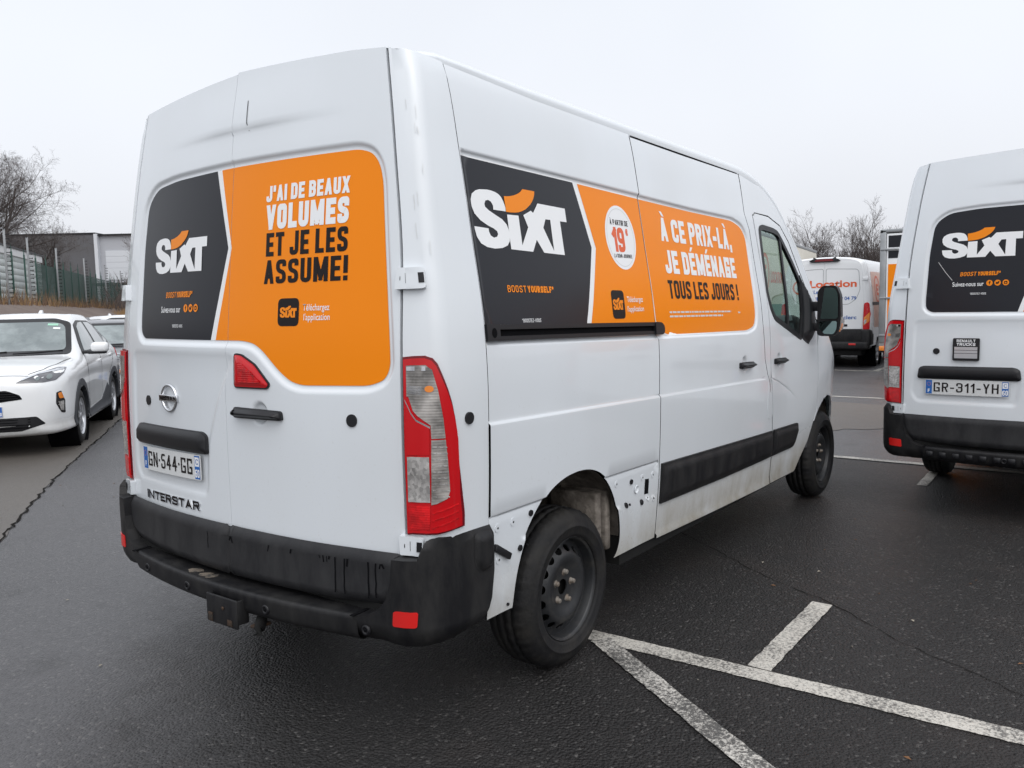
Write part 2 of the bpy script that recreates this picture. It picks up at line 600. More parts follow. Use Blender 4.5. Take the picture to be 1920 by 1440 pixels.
# ------------------------------------------------------------------ mesh building
class MB:
    def __init__(s):
        s.v, s.f, s.fm, s.fs, s.ln = [], [], [], [], []
        s.mats = []

    def mi(s, name):
        if name not in s.mats:
            s.mats.append(name)
        return s.mats.index(name)

    def add(s, verts, faces, mname, smooth=False, normals=None):
        o = len(s.v)
        k = s.mi(mname)
        s.v.extend([tuple(map(float, q)) for q in verts])
        for f in faces:
            s.f.append(tuple(int(i) + o for i in f))
            s.fm.append(k)
            s.fs.append(smooth)
            if normals is None:
                s.ln.extend([(0.0, 0.0, 0.0)] * len(f))
            else:
                s.ln.extend([tuple(map(float, normals[i])) for i in f])

    def box(s, lo, hi, mname, bevel=0.0, M=None, seg=2):
        bm = bmesh.new()
        bmesh.ops.create_cube(bm, size=1.0)
        c = [(a + b) / 2 for a, b in zip(lo, hi)]
        d = [abs(b - a) for a, b in zip(lo, hi)]
        for v in bm.verts:
            v.co = Vector((c[0] + v.co.x * d[0], c[1] + v.co.y * d[1], c[2] + v.co.z * d[2]))
        if bevel:
            bmesh.ops.bevel(bm, geom=list(bm.edges), offset=min(bevel, min(d) * 0.45), segments=seg, affect='EDGES', profile=0.5)
        if M is not None:
            bmesh.ops.transform(bm, matrix=M, verts=bm.verts)
        s.bm(bm, mname, bool(bevel))

    def bm(s, bm, mname, smooth=False):
        bm.verts.index_update()
        s.add([v.co for v in bm.verts], [[v.index for v in f.verts] for f in bm.faces], mname, smooth)
        bm.free()

    def tube(s, pts, rad, n, mname, caps=True, smooth=True):
        pts = [Vector(p) for p in pts]
        rads = rad if isinstance(rad, (list, tuple)) else [rad] * len(pts)
        V, F = [], []
        for i, p in enumerate(pts):
            d = (pts[min(i + 1, len(pts) - 1)] - pts[max(i - 1, 0)]).normalized()
            a = d.cross(Vector((0, 0, 1)) if abs(d.z) < 0.9 else Vector((1, 0, 0))).normalized()
            b = d.cross(a)
            for k in range(n):
                t = 2 * math.pi * k / n
                V.append(p + (a * math.cos(t) + b * math.sin(t)) * rads[i])
        for i in range(len(pts) - 1):
            for k in range(n):
                k2 = (k + 1) % n
                F.append((i * n + k, i * n + k2, (i + 1) * n + k2, (i + 1) * n + k))
        if caps:
            F.append(tuple(range(n)))
            F.append(tuple((len(pts) - 1) * n + k for k in reversed(range(n))))
        s.add(V, F, mname, smooth)

    def lathe(s, prof, n, mname, smooth=True, center=(0, 0, 0), axis='Y', a0=0.0, a1=2 * math.pi, rfun=None):
        """prof: (radius, offset along the axis)"""
        V, F = [], []
        full = abs(a1 - a0 - 2 * math.pi) < 1e-6
        N = n if full else n + 1
        for k in range(N):
            t = a0 + (a1 - a0) * k / n
            for j, (r, o) in enumerate(prof):
                if rfun:
                    r, o = rfun(k, j, r, o)
                if axis == 'Y':
                    V.append((center[0] + r * math.cos(t), center[1] + o, center[2] + r * math.sin(t)))
                elif axis == 'X':
                    V.append((center[0] + o, center[1] + r * math.cos(t), center[2] + r * math.sin(t)))
                else:
                    V.append((center[0] + r * math.cos(t), center[1] + r * math.sin(t), center[2] + o))
        P = len(prof)
        for k in range(n):
            k2 = (k + 1) % N
            for j in range(P - 1):
                F.append((k * P + j, k2 * P + j, k2 * P + j + 1, k * P + j + 1))
        s.add(V, F, mname, smooth)

    def build(s, name, parent=None, fix=False):
        me = bpy.data.meshes.new(name)
        me.from_pydata(s.v, [], s.f)
        for mn in s.mats:
            me.materials.append(MAT[mn])
        me.polygons.foreach_set('material_index', s.fm)
        me.polygons.foreach_set('use_smooth', s.fs)
        if any(n != (0.0, 0.0, 0.0) for n in s.ln):
            me.normals_split_custom_set(s.ln)
        me.update()
        if fix:
            b = bmesh.new()
            b.from_mesh(me)
            bmesh.ops.recalc_face_normals(b, faces=b.faces)
            b.to_mesh(me)
            b.free()
        o = bpy.data.objects.new(name, me)
        COL.objects.link(o)
        if parent:
            o.parent = parent
        return o


def thing(name, label, cat, loc=(0, 0, 0), rz=0.0, group=None):
    o = bpy.data.objects.new(name, None)
    o.empty_display_size = 0.2
    COL.objects.link(o)
    o.location = loc
    o.rotation_euler = (0, 0, rz)
    o['label'] = label
    o['category'] = cat
    if group:
        o['group'] = group
    return o


def tag(o, label=None, cat=None, group=None, kind=None):
    for k, v in (('label', label), ('category', cat), ('group', group), ('kind', kind)):
        if v:
            o[k] = v
    return o


KIDS = {}


def copy_tree(o, parent=None, skip=()):
    c = o.copy()
    COL.objects.link(c)
    if parent:
        c.parent = parent
    for ch in list(o.children):
        if ch.name.split('.')[0] not in skip:
            copy_tree(ch, c, skip)
    return c


# ------------------------------------------------------------------ 2-D helpers
def sstep(a, b, x):
    t = np.clip((x - a) / (b - a), 0, 1)
    return t * t * (3 - 2 * t)


def inside(P, poly):
    P = np.asarray(P, float)
    q = np.asarray(poly, float)
    c = np.zeros(len(P), bool)
    x, y = P[:, 0], P[:, 1]
    n = len(q)
    for i in range(n):
        x1, y1 = q[i]
        x2, y2 = q[(i + 1) % n]
        if y1 == y2:
            continue
        k = ((y1 > y) != (y2 > y)) & (x < (x2 - x1) * (y - y1) / (y2 - y1) + x1)
        c ^= k
    return c


def segdist(P, poly, closed=True):
    P = np.asarray(P, float)
    q = np.asarray(poly, float)
    d = np.full(len(P), 1e9)
    n = len(q)
    for i in range(n if closed else n - 1):
        a, b = q[i], q[(i + 1) % n]
        ab = b - a
        L = (ab ** 2).sum()
        if L < 1e-14:
            continue
        t = np.clip(((P - a) @ ab) / L, 0, 1)
        d = np.minimum(d, np.sqrt(((P - a - t[:, None] * ab) ** 2).sum(1)))
    return d


def sdf(P, poly):
    d = segdist(P, poly)
    return np.where(inside(P, poly), -d, d)


def dens(poly, seg, closed=True):
    o = []
    n = len(poly)
    for i in range(n if closed else n - 1):
        a, b = np.array(poly[i], float), np.array(poly[(i + 1) % n], float)
        k = max(1, int(math.ceil(np.linalg.norm(b - a) / seg)))
        for j in range(k):
            o.append(tuple(a + (b - a) * j / k))
    if not closed:
        o.append(tuple(poly[-1]))
    return o


def rnd(poly, r, n=4, only=None):
    """fillet the corners of a polygon"""
    o = []
    L = len(poly)
    for i in range(L):
        p = np.array(poly[i], float)
        a = np.array(poly[i - 1], float)
        b = np.array(poly[(i + 1) % L], float)
        rr = r[i] if isinstance(r, (list, tuple)) else r
        if rr <= 0 or (only and i not in only):
            o.append(tuple(p))
            continue
        da, db = a - p, b - p
        la, lb = np.linalg.norm(da), np.linalg.norm(db)
        t = min(rr, la * 0.48, lb * 0.48)
        p0, p1 = p + da / la * t, p + db / lb * t
        for k in range(n + 1):
            s_ = k / n
            o.append(tuple((1 - s_) ** 2 * p0 + 2 * s_ * (1 - s_) * p + s_ ** 2 * p1))
    return o


def offset_poly(poly, d):
    """grow (d>0) a simple polygon outward by moving the vertices along the mitred normals"""
    q = np.array(poly, float)
    area = 0.5 * sum(q[i][0] * q[(i + 1) % len(q)][1] - q[(i + 1) % len(q)][0] * q[i][1] for i in range(len(q)))
    s_ = 1 if area > 0 else -1
    o = []
    for i in range(len(q)):
        a, p, b = q[i - 1], q[i], q[(i + 1) % len(q)]
        e1, e2 = p - a, b - p
        n1 = np.array((e1[1], -e1[0])) / (np.linalg.norm(e1) + 1e-12) * s_
        n2 = np.array((e2[1], -e2[0])) / (np.linalg.norm(e2) + 1e-12) * s_
        n = n1 + n2
        k = max(0.4, (n @ n) / 2)
        o.append(tuple(p + n * d / k))
    return o


def circle(cx, cy, r, n=20, ry=None):
    return [(cx + r * math.cos(2 * math.pi * k / n), cy + (ry or r) * math.sin(2 * math.pi * k / n)) for k in range(n)]


def panel(mb, poly, surf, mname, out, holes=(), loops=(), lines=(), grid=0.05, off=0.0, rim=0.012, sc=(1, 1), seg=None, rim_mat=None):
    """sheet over a surface surf(u,v)->xyz, cut to a 2-D outline, with turned-in edges"""
    S = np.array(sc, float)
    pl = np.array(poly, float) * S
    hl = [np.array(h, float) * S for h in holes]
    seg = seg or grid
    V, E = [], []

    def put(lp, closed=True):
        q = dens(lp, seg, closed)
        o = len(V)
        V.extend(q)
        n = len(q)
        for i in range(n if closed else n - 1):
            E.append((o + i, o + (i + 1) % n))

    put(pl)
    for h in hl:
        put(h)
    lps = [np.array(l, float) * S for l in loops]
    lns = [np.array(l, float) * S for l in lines]
    for l in lps:
        put(l)
    for l in lns:
        put(l, False)
    lo, hi = pl.min(0), pl.max(0)
    if grid < max(hi - lo):
        gx = np.arange(lo[0] + grid * 0.5, hi[0], grid)
        gy = np.arange(lo[1] + grid * 0.5, hi[1], grid)
        G = np.stack(np.meshgrid(gx, gy), -1).reshape(-1, 2)
        G = G[inside(G, pl)] if len(G) else G
        if len(G):
            k = segdist(G, pl) > grid * 0.35
            for h in hl + lps:
                k &= segdist(G, h) > grid * 0.35
            for l in lns:
                k &= segdist(G, l, False) > grid * 0.35
            V.extend([tuple(g) for g in G[k]])
    res = delaunay_2d_cdt([Vector(v) for v in V], E, [], 0, 1e-6)
    P = np.array([(v.x, v.y) for v in res[0]])
    T = [f for f in res[2] if len(f) == 3]
    T = np.array(T)
    cen = P[T].mean(1)
    k = inside(cen, pl)
    for h in hl:
        k &= ~inside(cen, h)
    T = T[k]
    used = np.unique(T)
    rem = -np.ones(len(P), int)
    rem[used] = np.arange(len(used))
    P = P[used]
    T = rem[T]
    Q = P / S
    h = 8e-4
    X = surf(Q)
    du = surf(Q + np.array([h, 0]) / S) - surf(Q - np.array([h, 0]) / S)
    dv = surf(Q + np.array([0, h]) / S) - surf(Q - np.array([0, h]) / S)
    N = np.cross(du, dv)
    N /= np.linalg.norm(N, axis=1)[:, None] + 1e-12
    if (N @ np.array(out, float)).sum() < 0:
        N = -N
    X = X + N * off
    # winding
    fn = np.cross(X[T[:, 1]] - X[T[:, 0]], X[T[:, 2]] - X[T[:, 0]])
    a2 = (P[T[:, 1], 0] - P[T[:, 0], 0]) * (P[T[:, 2], 1] - P[T[:, 0], 1]) - (P[T[:, 1], 1] - P[T[:, 0], 1]) * (P[T[:, 2], 0] - P[T[:, 0], 0])
    g2 = np.sign(((fn * N[T[:, 0]]).sum(1) * np.sign(a2)).sum())
    flip = np.sign(a2) * g2 < 0
    T[flip] = T[flip][:, ::-1]
    mb.add(X, T, mname, True, N)
    if rim:
        cnt = {}
        for t in T:
            for i in range(3):
                a, b = int(t[i]), int(t[(i + 1) % 3])
                cnt[(a, b)] = 1
        be = [(a, b) for (a, b) in cnt if (b, a) not in cnt]
        Vv, F = [], []
        for a, b in be:
            o = len(Vv)
            Vv += [X[a], X[b], X[b] - N[b] * rim, X[a] - N[a] * rim]
            F.append((o + 1, o, o + 3, o + 2))
        if F:
            mb.add(Vv, F, rim_mat or mname, False)


# ------------------------------------------------------------------ lettering
def stroke(path, t, rad=0.0, cap=True):
    """ribbon of width t along a path with rounded corners"""
    pts = [np.array(p, float) for p in path]
    if rad > 0 and len(pts) > 2:
        o = [pts[0]]
        for i in range(1, len(pts) - 1):
            a, p, b = pts[i - 1], pts[i], pts[i + 1]
            la, lb = np.linalg.norm(a - p), np.linalg.norm(b - p)
            r = min(rad, la * 0.5, lb * 0.5)
            p0, p1 = p + (a - p) / la * r, p + (b - p) / lb * r
            for k in range(6):
                s_ = k / 5
                o.append((1 - s_) ** 2 * p0 + 2 * s_ * (1 - s_) * p + s_ * s_ * p1)
        o.append(pts[-1])
        q = [o[0]]
        for p in o[1:]:
            if np.linalg.norm(p - q[-1]) > 1e-5:
                q.append(p)
        pts = q
    if cap:
        d = pts[0] - pts[1]
        pts[0] = pts[0] + d / np.linalg.norm(d) * t / 2
        d = pts[-1] - pts[-2]
        pts[-1] = pts[-1] + d / np.linalg.norm(d) * t / 2
    L, Rr = [], []
    for i in range(len(pts)):
        if i == 0:
            d = pts[1] - pts[0]
            n = np.array((-d[1], d[0])) / np.linalg.norm(d)
            k = 1
        elif i == len(pts) - 1:
            d = pts[-1] - pts[-2]
            n = np.array((-d[1], d[0])) / np.linalg.norm(d)
            k = 1
        else:
            d1 = pts[i] - pts[i - 1]
            d2 = pts[i + 1] - pts[i]
            n1 = np.array((-d1[1], d1[0])) / np.linalg.norm(d1)
            n2 = np.array((-d2[1], d2[0])) / np.linalg.norm(d2)
            n = n1 + n2
            n /= np.linalg.norm(n) + 1e-9
            k = max(0.45, n @ n1)
        L.append(pts[i] + n * t / 2 / k)
        Rr.append(pts[i] - n * t / 2 / k)
    return [tuple(p) for p in L] + [tuple(p) for p in reversed(Rr)]


def clip_y(poly, y, keep_below):
    o = []
    n = len(poly)
    for i in range(n):
        a, b = poly[i], poly[(i + 1) % n]
        ia = a[1] <= y if keep_below else a[1] >= y
        ib = b[1] <= y if keep_below else b[1] >= y
        if ia:
            o.append(a)
        if ia != ib:
            s_ = (y - a[1]) / (b[1] - a[1])
            o.append((a[0] + (b[0] - a[0]) * s_, y))
    return o


# each glyph: width, list of (path, rounded?, diagonal?) in a unit box
SQ = 0.28
GLY = {
    'A': (1.06, [([(0, -.1), (.5, 1.1)], 0, 1), ([(1, -.1), (.5, 1.1)], 0, 1), ([(.2, .27), (.8, .27)], 0, 2)]),
    'B': (1, [([(0, 0), (0, 1)], 0, 0), ([(0, 1), (1, 1), (1, .52), (0, .52)], 1, 2), ([(0, .52), (1, .52), (1, 0), (0, 0)], 1, 2)]),
    'C': (1, [([(1, .82), (1, 1), (0, 1), (0, 0), (1, 0), (1, .18)], 1, 2)]),
    'D': (1, [([(0, 0), (0, 1)], 0, 0), ([(0, 1), (1, 1), (1, 0), (0, 0)], 1, 2)]),
    'E': (.84, [([(0, 0), (0, 1)], 0, 0), ([(0, 1), (1, 1)], 0, 0), ([(0, .5), (.85, .5)], 0, 0), ([(0, 0), (1, 0)], 0, 0)]),
    'F': (.8, [([(0, 0), (0, 1)], 0, 0), ([(0, 1), (1, 1)], 0, 0), ([(0, .5), (.85, .5)], 0, 0)]),
    'G': (1, [([(1, .82), (1, 1), (0, 1), (0, 0), (1, 0), (1, .42), (.62, .42)], 0, 2)]),
    'H': (1, [([(0, 0), (0, 1)], 0, 0), ([(1, 0), (1, 1)], 0, 0), ([(0, .5), (1, .5)], 0, 2)]),
    'I': (0.0, [([(.5, 0), (.5, 1)], 0, 0)]),
    'J': (.9, [([(1, 1), (1, 0), (0, 0), (0, .18)], 1, 0)]),
    'K': (1, [([(0, 0), (0, 1)], 0, 0), ([(.05, .4), (1, 1.1)], 0, 1), ([(.35, .6), (1, -.1)], 0, 1)]),
    'L': (.8, [([(0, 0), (0, 1)], 0, 0), ([(0, 0), (1, 0)], 0, 0)]),
    'M': (1.5, [([(0, 0), (0, 1)], 0, 0), ([(1, 0), (1, 1)], 0, 0), ([(.02, 1.1), (.5, .05)], 0, 1), ([(.98, 1.1), (.5, .05)], 0, 1)]),
    'N': (1.06, [([(0, 0), (0, 1)], 0, 0), ([(1, 0), (1, 1)], 0, 0), ([(0, 1.1), (1, -.1)], 0, 1)]),
    'O': (1, [([(.55, 1), (0, 1), (0, 0), (1, 0), (1, 1), (.45, 1)], 1, 2)]),
    'P': (1, [([(0, 0), (0, 1)], 0, 0), ([(0, 1), (1, 1), (1, .45), (0, .45)], 1, 2)]),
    'R': (1, [([(0, 0), (0, 1)], 0, 0), ([(0, 1), (1, 1), (1, .5), (0, .5)], 1, 2), ([(.5, .5), (1, -.12)], 0, 1)]),
    'S': (1, [([(1, .86), (1, 1), (0, 1), (0, .56), (1, .44), (1, 0), (0, 0), (0, .14)], 1, 2)]),
    'T': (.92, [([(0, 1), (1, 1)], 0, 0), ([(.5, 0), (.5, 1)], 0, 0)]),
    'U': (1, [([(0, 1), (0, 0), (1, 0), (1, 1)], 1, 0)]),
    'V': (1.06, [([(0, 1.1), (.5, -.1)], 0, 1), ([(1, 1.1), (.5, -.1)], 0, 1)]),
    'X': (1.05, [([(0, -.1), (1, 1.1)], 0, 1), ([(0, 1.1), (1, -.1)], 0, 1)]),
    'Y': (1.0, [([(0, 1.1), (.5, .42)], 0, 1), ([(1, 1.1), (.5, .42)], 0, 1), ([(.5, 0), (.5, .45)], 0, 0)]),
    'Z': (.9, [([(0, 1), (1, 1), (0, 0), (1, 0)], 0, 0)]),
    '0': (1, [([(.55, 1), (0, 1), (0, 0), (1, 0), (1, 1), (.45, 1)], 1, 2)]),
    '1': (.45, [([(1, 0), (1, 1)], 0, 0), ([(1, .98), (0, .76)], 0, 2)]),
    '3': (1, [([(0, .78), (0, 1), (1, 1), (1, .53), (.4, .53)], 1, 2), ([(.4, .53), (1, .53), (1, 0), (0, 0), (0, .24)], 1, 2)]),
    '4': (1, [([(.72, 0), (.72, .95)], 0, 0), ([(.70, 1.0), (0, .30), (1, .30)], 0, 2)]),
    '5': (1, [([(.95, 1), (.08, 1), (.04, .56), (1, .60), (1, 0), (0, 0), (0, .22)], 1, 2)]),
    '6': (1, [([(.95, 1), (0, 1), (0, 0), (1, 0), (1, .56), (0, .56)], 1, 2)]),
    '9': (1, [([(1, .44), (0, .44), (0, 1), (1, 1), (1, 0), (0, 0), (0, .1)], 1, 2)]),
    '-': (.5, [([(0, .42), (1, .42)], 0, 0)]),
    '!': (0.0, [([(.5, .36), (.5, 1)], 0, 0), ([(.5, 0), (.5, .02)], 0, 0)]),
    "'": (0.0, [([(.6, 1), (.4, .78)], 0, 0)]),
    ',': (0.0, [([(.6, .04), (.2, -.16)], 0, 3)]),
    '.': (0.0, [([(.5, 0), (.5, .02)], 0, 0)]),
    '*': (.4, [([(.5, .7), (.5, 1)], 0, 2), ([(0, .85), (1, .85)], 0, 2)]),
    '\u00b7': (0.0, [([(.5, .50), (.5, .53)], 0, 0)]),
    ' ': (.32, []),
    '\u20ac': (.8, [([(1, .74), (1, 1), (.2, 1), (.2, 0), (1, 0), (1, .26)], 1, 2), ([(0, .62), (.8, .62)], 0, 2), ([(0, .40), (.8, .40)], 0, 2)]),
}
ACC = {'\u00c0': ('A', -1), '\u00c9': ('E', 1)}


def stroke_quads(path, t, rad=0.0):
    """ribbon along a path as a run of quads"""
    pg = stroke(path, t, rad)
    n = len(pg) // 2
    L, Rr = pg[:n], list(reversed(pg[n:]))
    return [[L[i], Rr[i], Rr[i + 1], L[i + 1]] for i in range(n - 1)]


def text_polys(s, width, height, t, gw=0.34, gap=0.10, shear=0.0, accent=0.2):
    """stroke-built lettering; unit height is `height`, squeezed to the given width. Returns convex polygons (u right, v up)"""
    out_, x = [], 0.0
    for ch in s:
        acc = None
        if ch in ACC:
            ch, acc = ACC[ch]
        w, strokes = GLY[ch]
        if ch == ' ':
            x += gw * 0.62 + t * 0.2
            continue
        W = gw * w
        for path, rd, dg in strokes:
            P = [(x + t / 2 + px * W, t / 2 + py * (1 - t)) for px, py in path]
            tt = t * (0.94 if dg == 1 else 1.0)
            for pg in stroke_quads(P, tt, rd * min(gw * 0.48, 0.24)):
                if dg != 3:
                    pg = clip_y(clip_y(pg, 1.0, True), 0.0, False)
                if len(pg) > 2:
                    out_.append(pg)
        if acc is not None:
            cx = x + t / 2 + W / 2
            out_.append([(cx - acc * accent * .35 - t * .36, 1.06), (cx - acc * accent * .35 + t * .36, 1.06), (cx + acc * accent * .5 + t * .4, 1.06 + accent), (cx + acc * accent * .5 - t * .5, 1.06 + accent)])
        x += W + t + gap
    x -= gap
    k = width / x
    return [[((u + shear * v) * k, v * height) for u, v in pg] for pg in out_]


_font_cache = {}


def font_tris(s, width, height, bold=0.0, shear=0.0):
    """lettering from Blender's built-in font as triangles, scaled to width x height of the whole line"""
    cu = bpy.data.curves.new("lettering_curve", 'FONT')
    cu.body = s
    cu.size = 1.0
    cu.offset = bold
    cu.shear = shear
    cu.resolution_u = 3
    o = bpy.data.objects.new("lettering_curve", cu)
    COL.objects.link(o)
    dg = bpy.context.evaluated_depsgraph_get()
    dg.update()
    me = bpy.data.meshes.new_from_object(o.evaluated_get(dg))
    V = np.array([(v.co.x, v.co.y) for v in me.vertices])
    F = [tuple(p.vertices) for p in me.polygons]
    bpy.data.objects.remove(o)
    bpy.data.curves.remove(cu)
    bpy.data.meshes.remove(me)
    lo, hi = V.min(0), V.max(0)
    V = (V - lo) / (hi - lo) * np.array((width, height))
    return V, F


def put_tris(mb, VF, fn, mname, nrm):
    V, F = VF
    X = fn(V)
    N = np.tile(np.array(nrm, float), (len(X), 1))
    F2 = []
    for f in F:
        a, b, c = X[f[0]], X[f[1]], X[f[2]]
        F2.append(f if np.dot(np.cross(b - a, c - a), N[0]) > 0 else tuple(reversed(f)))
    mb.add(X, F2, mname, True)


# ================================================================== THE VAN: surfaces (van frame: x forward from the rear axle, y left, z up)
def pchip(xs, ys):
    xs = np.array(xs, float)
    ys = np.array(ys, float)
    h = np.diff(xs)
    d = np.diff(ys) / h
    mm = np.zeros_like(xs)
    mm[0], mm[-1] = d[0], d[-1]
    for i in range(1, len(xs) - 1):
        if d[i - 1] * d[i] > 0:
            w1, w2 = 2 * h[i] + h[i - 1], h[i] + 2 * h[i - 1]
            mm[i] = (w1 + w2) / (w1 / d[i - 1] + w2 / d[i])

    def f(x):
        x = np.clip(np.asarray(x, float), xs[0], xs[-1])
        i = np.clip(np.searchsorted(xs, x) - 1, 0, len(xs) - 2)
        t = (x - xs[i]) / h[i]
        return (2 * t**3 - 3 * t**2 + 1) * ys[i] + (t**3 - 2 * t * t + t) * h[i] * mm[i] + (-2 * t**3 + 3 * t * t) * ys[i + 1] + (t**3 - t * t) * h[i] * mm[i + 1]
    return f


Wz = pchip([.25, .45, .75, 1.0, 1.25, 1.42, 1.83, 2.08, 2.36, 2.5], [.955, .980, 1.002, 1.012, 1.016, 1.010, .953, .914, .862, .80])
xh = pchip([.3, .69, 1.0, 1.38, 1.64, 2.12, 2.44, 2.55], [-.880, -.887, -.887, -.875, -.852, -.80, -.753, -.735])
yg = pchip([.3, .9, 1.64, 2.12, 2.44, 2.55], [.88, .878, .866, .812, .756, .735])


def xr(y, z):
    return xh(z) - .085 * (1 - (y / .87) ** 2)


def Ws(x, z):
    return Wz(z) - .2 * np.clip((x - 3.45) / .95, 0, 2) ** 2


def Rc(z):
    return np.minimum(.10, Wz(z) - yg(z) - .012)


def corner(P, sgn=-1):
    s, z = P[:, 0], P[:, 1]
    R = Rc(z)
    W = Wz(z)
    g = yg(z)
    x0 = xr(g, z)
    yc = W - R
    xe = xr(yc, z) + .004
    a = np.clip(s - 1, 0, 1) * np.pi / 2
    x = np.where(s < 1, x0 + (xe - x0) * s, xe + R * (1 - np.cos(a)))
    y = np.where(s < 1, g + (yc - g) * s, yc + R * np.sin(a))
    x = np.where(s > 2, xe + R + (s - 2), x)
    y = np.where(s > 2, W, y)
    return np.stack([x, sgn * y, z], -1)


# window recess of the rear doors (y,z)
REC_R = [(.42, 2.103), (.61, 2.088), (.70, 2.025), (.728, 1.83), (.742, 1.52), (.738, 1.46), (.70, 1.432), (-.09, 1.429), (-.158, 1.419),
         (-.205, 1.394), (-.30, 1.316), (-.36, 1.280), (-.42, 1.268), (-.73, 1.275), (-.795, 1.298), (-.818, 1.345), (-.814, 1.44),
         (-.791, 1.69), (-.765, 1.98), (-.748, 2.04), (-.715, 2.082), (-.656, 2.101), (-.38, 2.104), (-.01, 2.107)]
PLT_R = rnd([(.80, 1.375), (-.045, 1.375), (.06, 1.20), (.14, 1.0), (.155, .835), (.17, .805), (.78, .805), (.815, .86)], .04)
HND_R = circle(-.20, 1.160, .052, 20)
REC_R = rnd(REC_R, .05, 4)


def rear(P):
    y, z = P[:, 0], P[:, 1]
    d = .014 * (1 - sstep(0, .028, sdf(P, REC_R)))
    s2 = sdf(P, PLT_R)
    d = d + .009 * (1 - sstep(-.02, .02, s2)) * sstep(1.45, 1.30, z)
    zc = 2.233 - .02 * np.abs(y + .05) ** 2
    fd = sstep(.62, .05, np.abs(y + .05))
    d = d - .009 * fd * sstep(zc - .010, zc + .008, z) * sstep(2.47, 2.26, z)
    r = np.hypot(y + .20, (z - 1.160))
    d = d + .022 * (1 - sstep(.022, .052, r))
    return np.stack([xr(y, z) + d, y, z], -1)


# side (x,z)
SIDE_REC_A = [(-.585, 2.083), (.80, 2.048), (.80, 1.43), (-.60, 1.44)]
SIDE_REC_B = [(.70, 2.048), (1.35, 2.031), (1.912, 2.025), (2.046, 1.996), (2.103, 1.932), (2.092, 1.459), (2.063, 1.386), (1.942, 1.363),
              (.70, 1.387)]
SIDE_REC_B = rnd(SIDE_REC_B, .05, 4)
HND_S = [(1.87, 1.172), (2.48, 1.158)]


SWEEP = [(2.20, 1.060), (2.237, 1.060), (2.349, 1.044), (2.474, 1.014), (2.606, .972), (2.745, .917), (2.87, .852)]


def side(P, sgn=-1):
    x, z = P[:, 0], P[:, 1]
    sw = 1.116 - .026 * x                                       # the swage line that runs to the front door
    d = np.zeros(len(P))
    m_ = x < .745
    dd = np.maximum(np.maximum(z - (2.083 - .0253 * (x + .585)), (1.421 - .024 * (x + .594)) - z), 0)
    d = np.where(m_, .014 * (1 - sstep(0, .022, dd)) * sstep(-.602, -.575, x), d)
    d = np.where(~m_, .014 * (1 - sstep(0, .022, sdf(P, SIDE_REC_B))) * 1.0, d)
    d = d - .007 * sstep(sw + .012, sw - .012, z) * sstep(2.55, 2.2, x) * sstep(-.80, -.72, x)
    swl = np.where(x < 2.21, 0, 1)
    d = d + .006 * (1 - sstep(.002, .009, np.abs(z - sw))) * np.where(x < 2.22, 1, 0) * sstep(-.75, -.66, x)
    near = (x > 2.1) & (x < 2.95) & (z > .7) & (z < 1.15)
    if near.any():
        sd_ = np.full(len(P), 1.0)
        sd_[near] = segdist(P[near], SWEEP, False)
        d = d + .007 * (1 - sstep(.002, .010, sd_)) * sstep(2.86, 2.6, x)
    # lower body: recessed band that carried the lost cladding, then the proud sill
    lo = .785 - .014 * np.maximum(x, 0)
    led = .660 - .06 * np.clip((x + .4) / 1.1, 0, 1)
    band = sstep(2.42, 2.36, x)
    d = d + .009 * sstep(lo + .004, lo - .006, z) * sstep(led - .01, led + .012, z) * np.where(x < .745, 1, 0)
    g = np.abs(z - lo)
    d = d + .006 * (1 - sstep(.002, .007, g)) * np.where(x < .745, 1, 0)
    sl = .400 - .0255 * np.maximum(x - .75, 0)
    d = d - .010 * sstep(sl + .006, sl - .004, z) * np.where((x > .75) & (x < 2.95), 1, 0)
    for hx_, hz_ in HND_S:
        r = np.hypot(x - hx_, z - hz_)
        d = d + .02 * (1 - sstep(.02, .055, r))
    return np.stack([x, sgn * (Ws(x, z) - d), z], -1)


def sideL(P):
    return side(P, 1)


zs = pchip([-.9, -.58, -.05, .73, 1.33, 2.09, 2.45, 2.61, 2.78, 2.91, 3.09, 3.225, 3.40, 3.6, 3.9, 4.2, 4.36, 4.44],
           [2.412, 2.405, 2.376, 2.358, 2.345, 2.333, 2.285, 2.228, 2.128, 1.995, 1.815, 1.605, 1.40, 1.25, 1.10, .93, .76, .60])
ztc = pchip([-.95, 0, 1, 2.1, 2.4, 2.7, 2.95, 3.2, 3.5, 3.8, 3.95, 4.2, 4.4, 4.5, 4.53],
            [2.475, 2.475, 2.46, 2.44, 2.42, 2.34, 2.2, 1.97, 1.66, 1.37, 1.27, 1.14, .95, .75, .60])

ARCH = [(-.44, .40), (-.43, .50), (-.405, .59), (-.367, .668), (-.317, .730), (-.255, .785), (-.19, .822), (-.10, .848), (0, .856), (.10, .846),
        (.19, .812), (.26, .758), (.318, .684), (.355, .61), (.378, .53), (.384, .46), (.365, .41), (.34, .388)]


def chaikin(pts, n=2):
    for _ in range(n):
        o = [pts[0]]
        for a, b in zip(pts[:-1], pts[1:]):
            o += [(a[0] * .75 + b[0] * .25, a[1] * .75 + b[1] * .25), (a[0] * .25 + b[0] * .75, a[1] * .25 + b[1] * .75)]
        pts = o + [pts[-1]]
    return pts


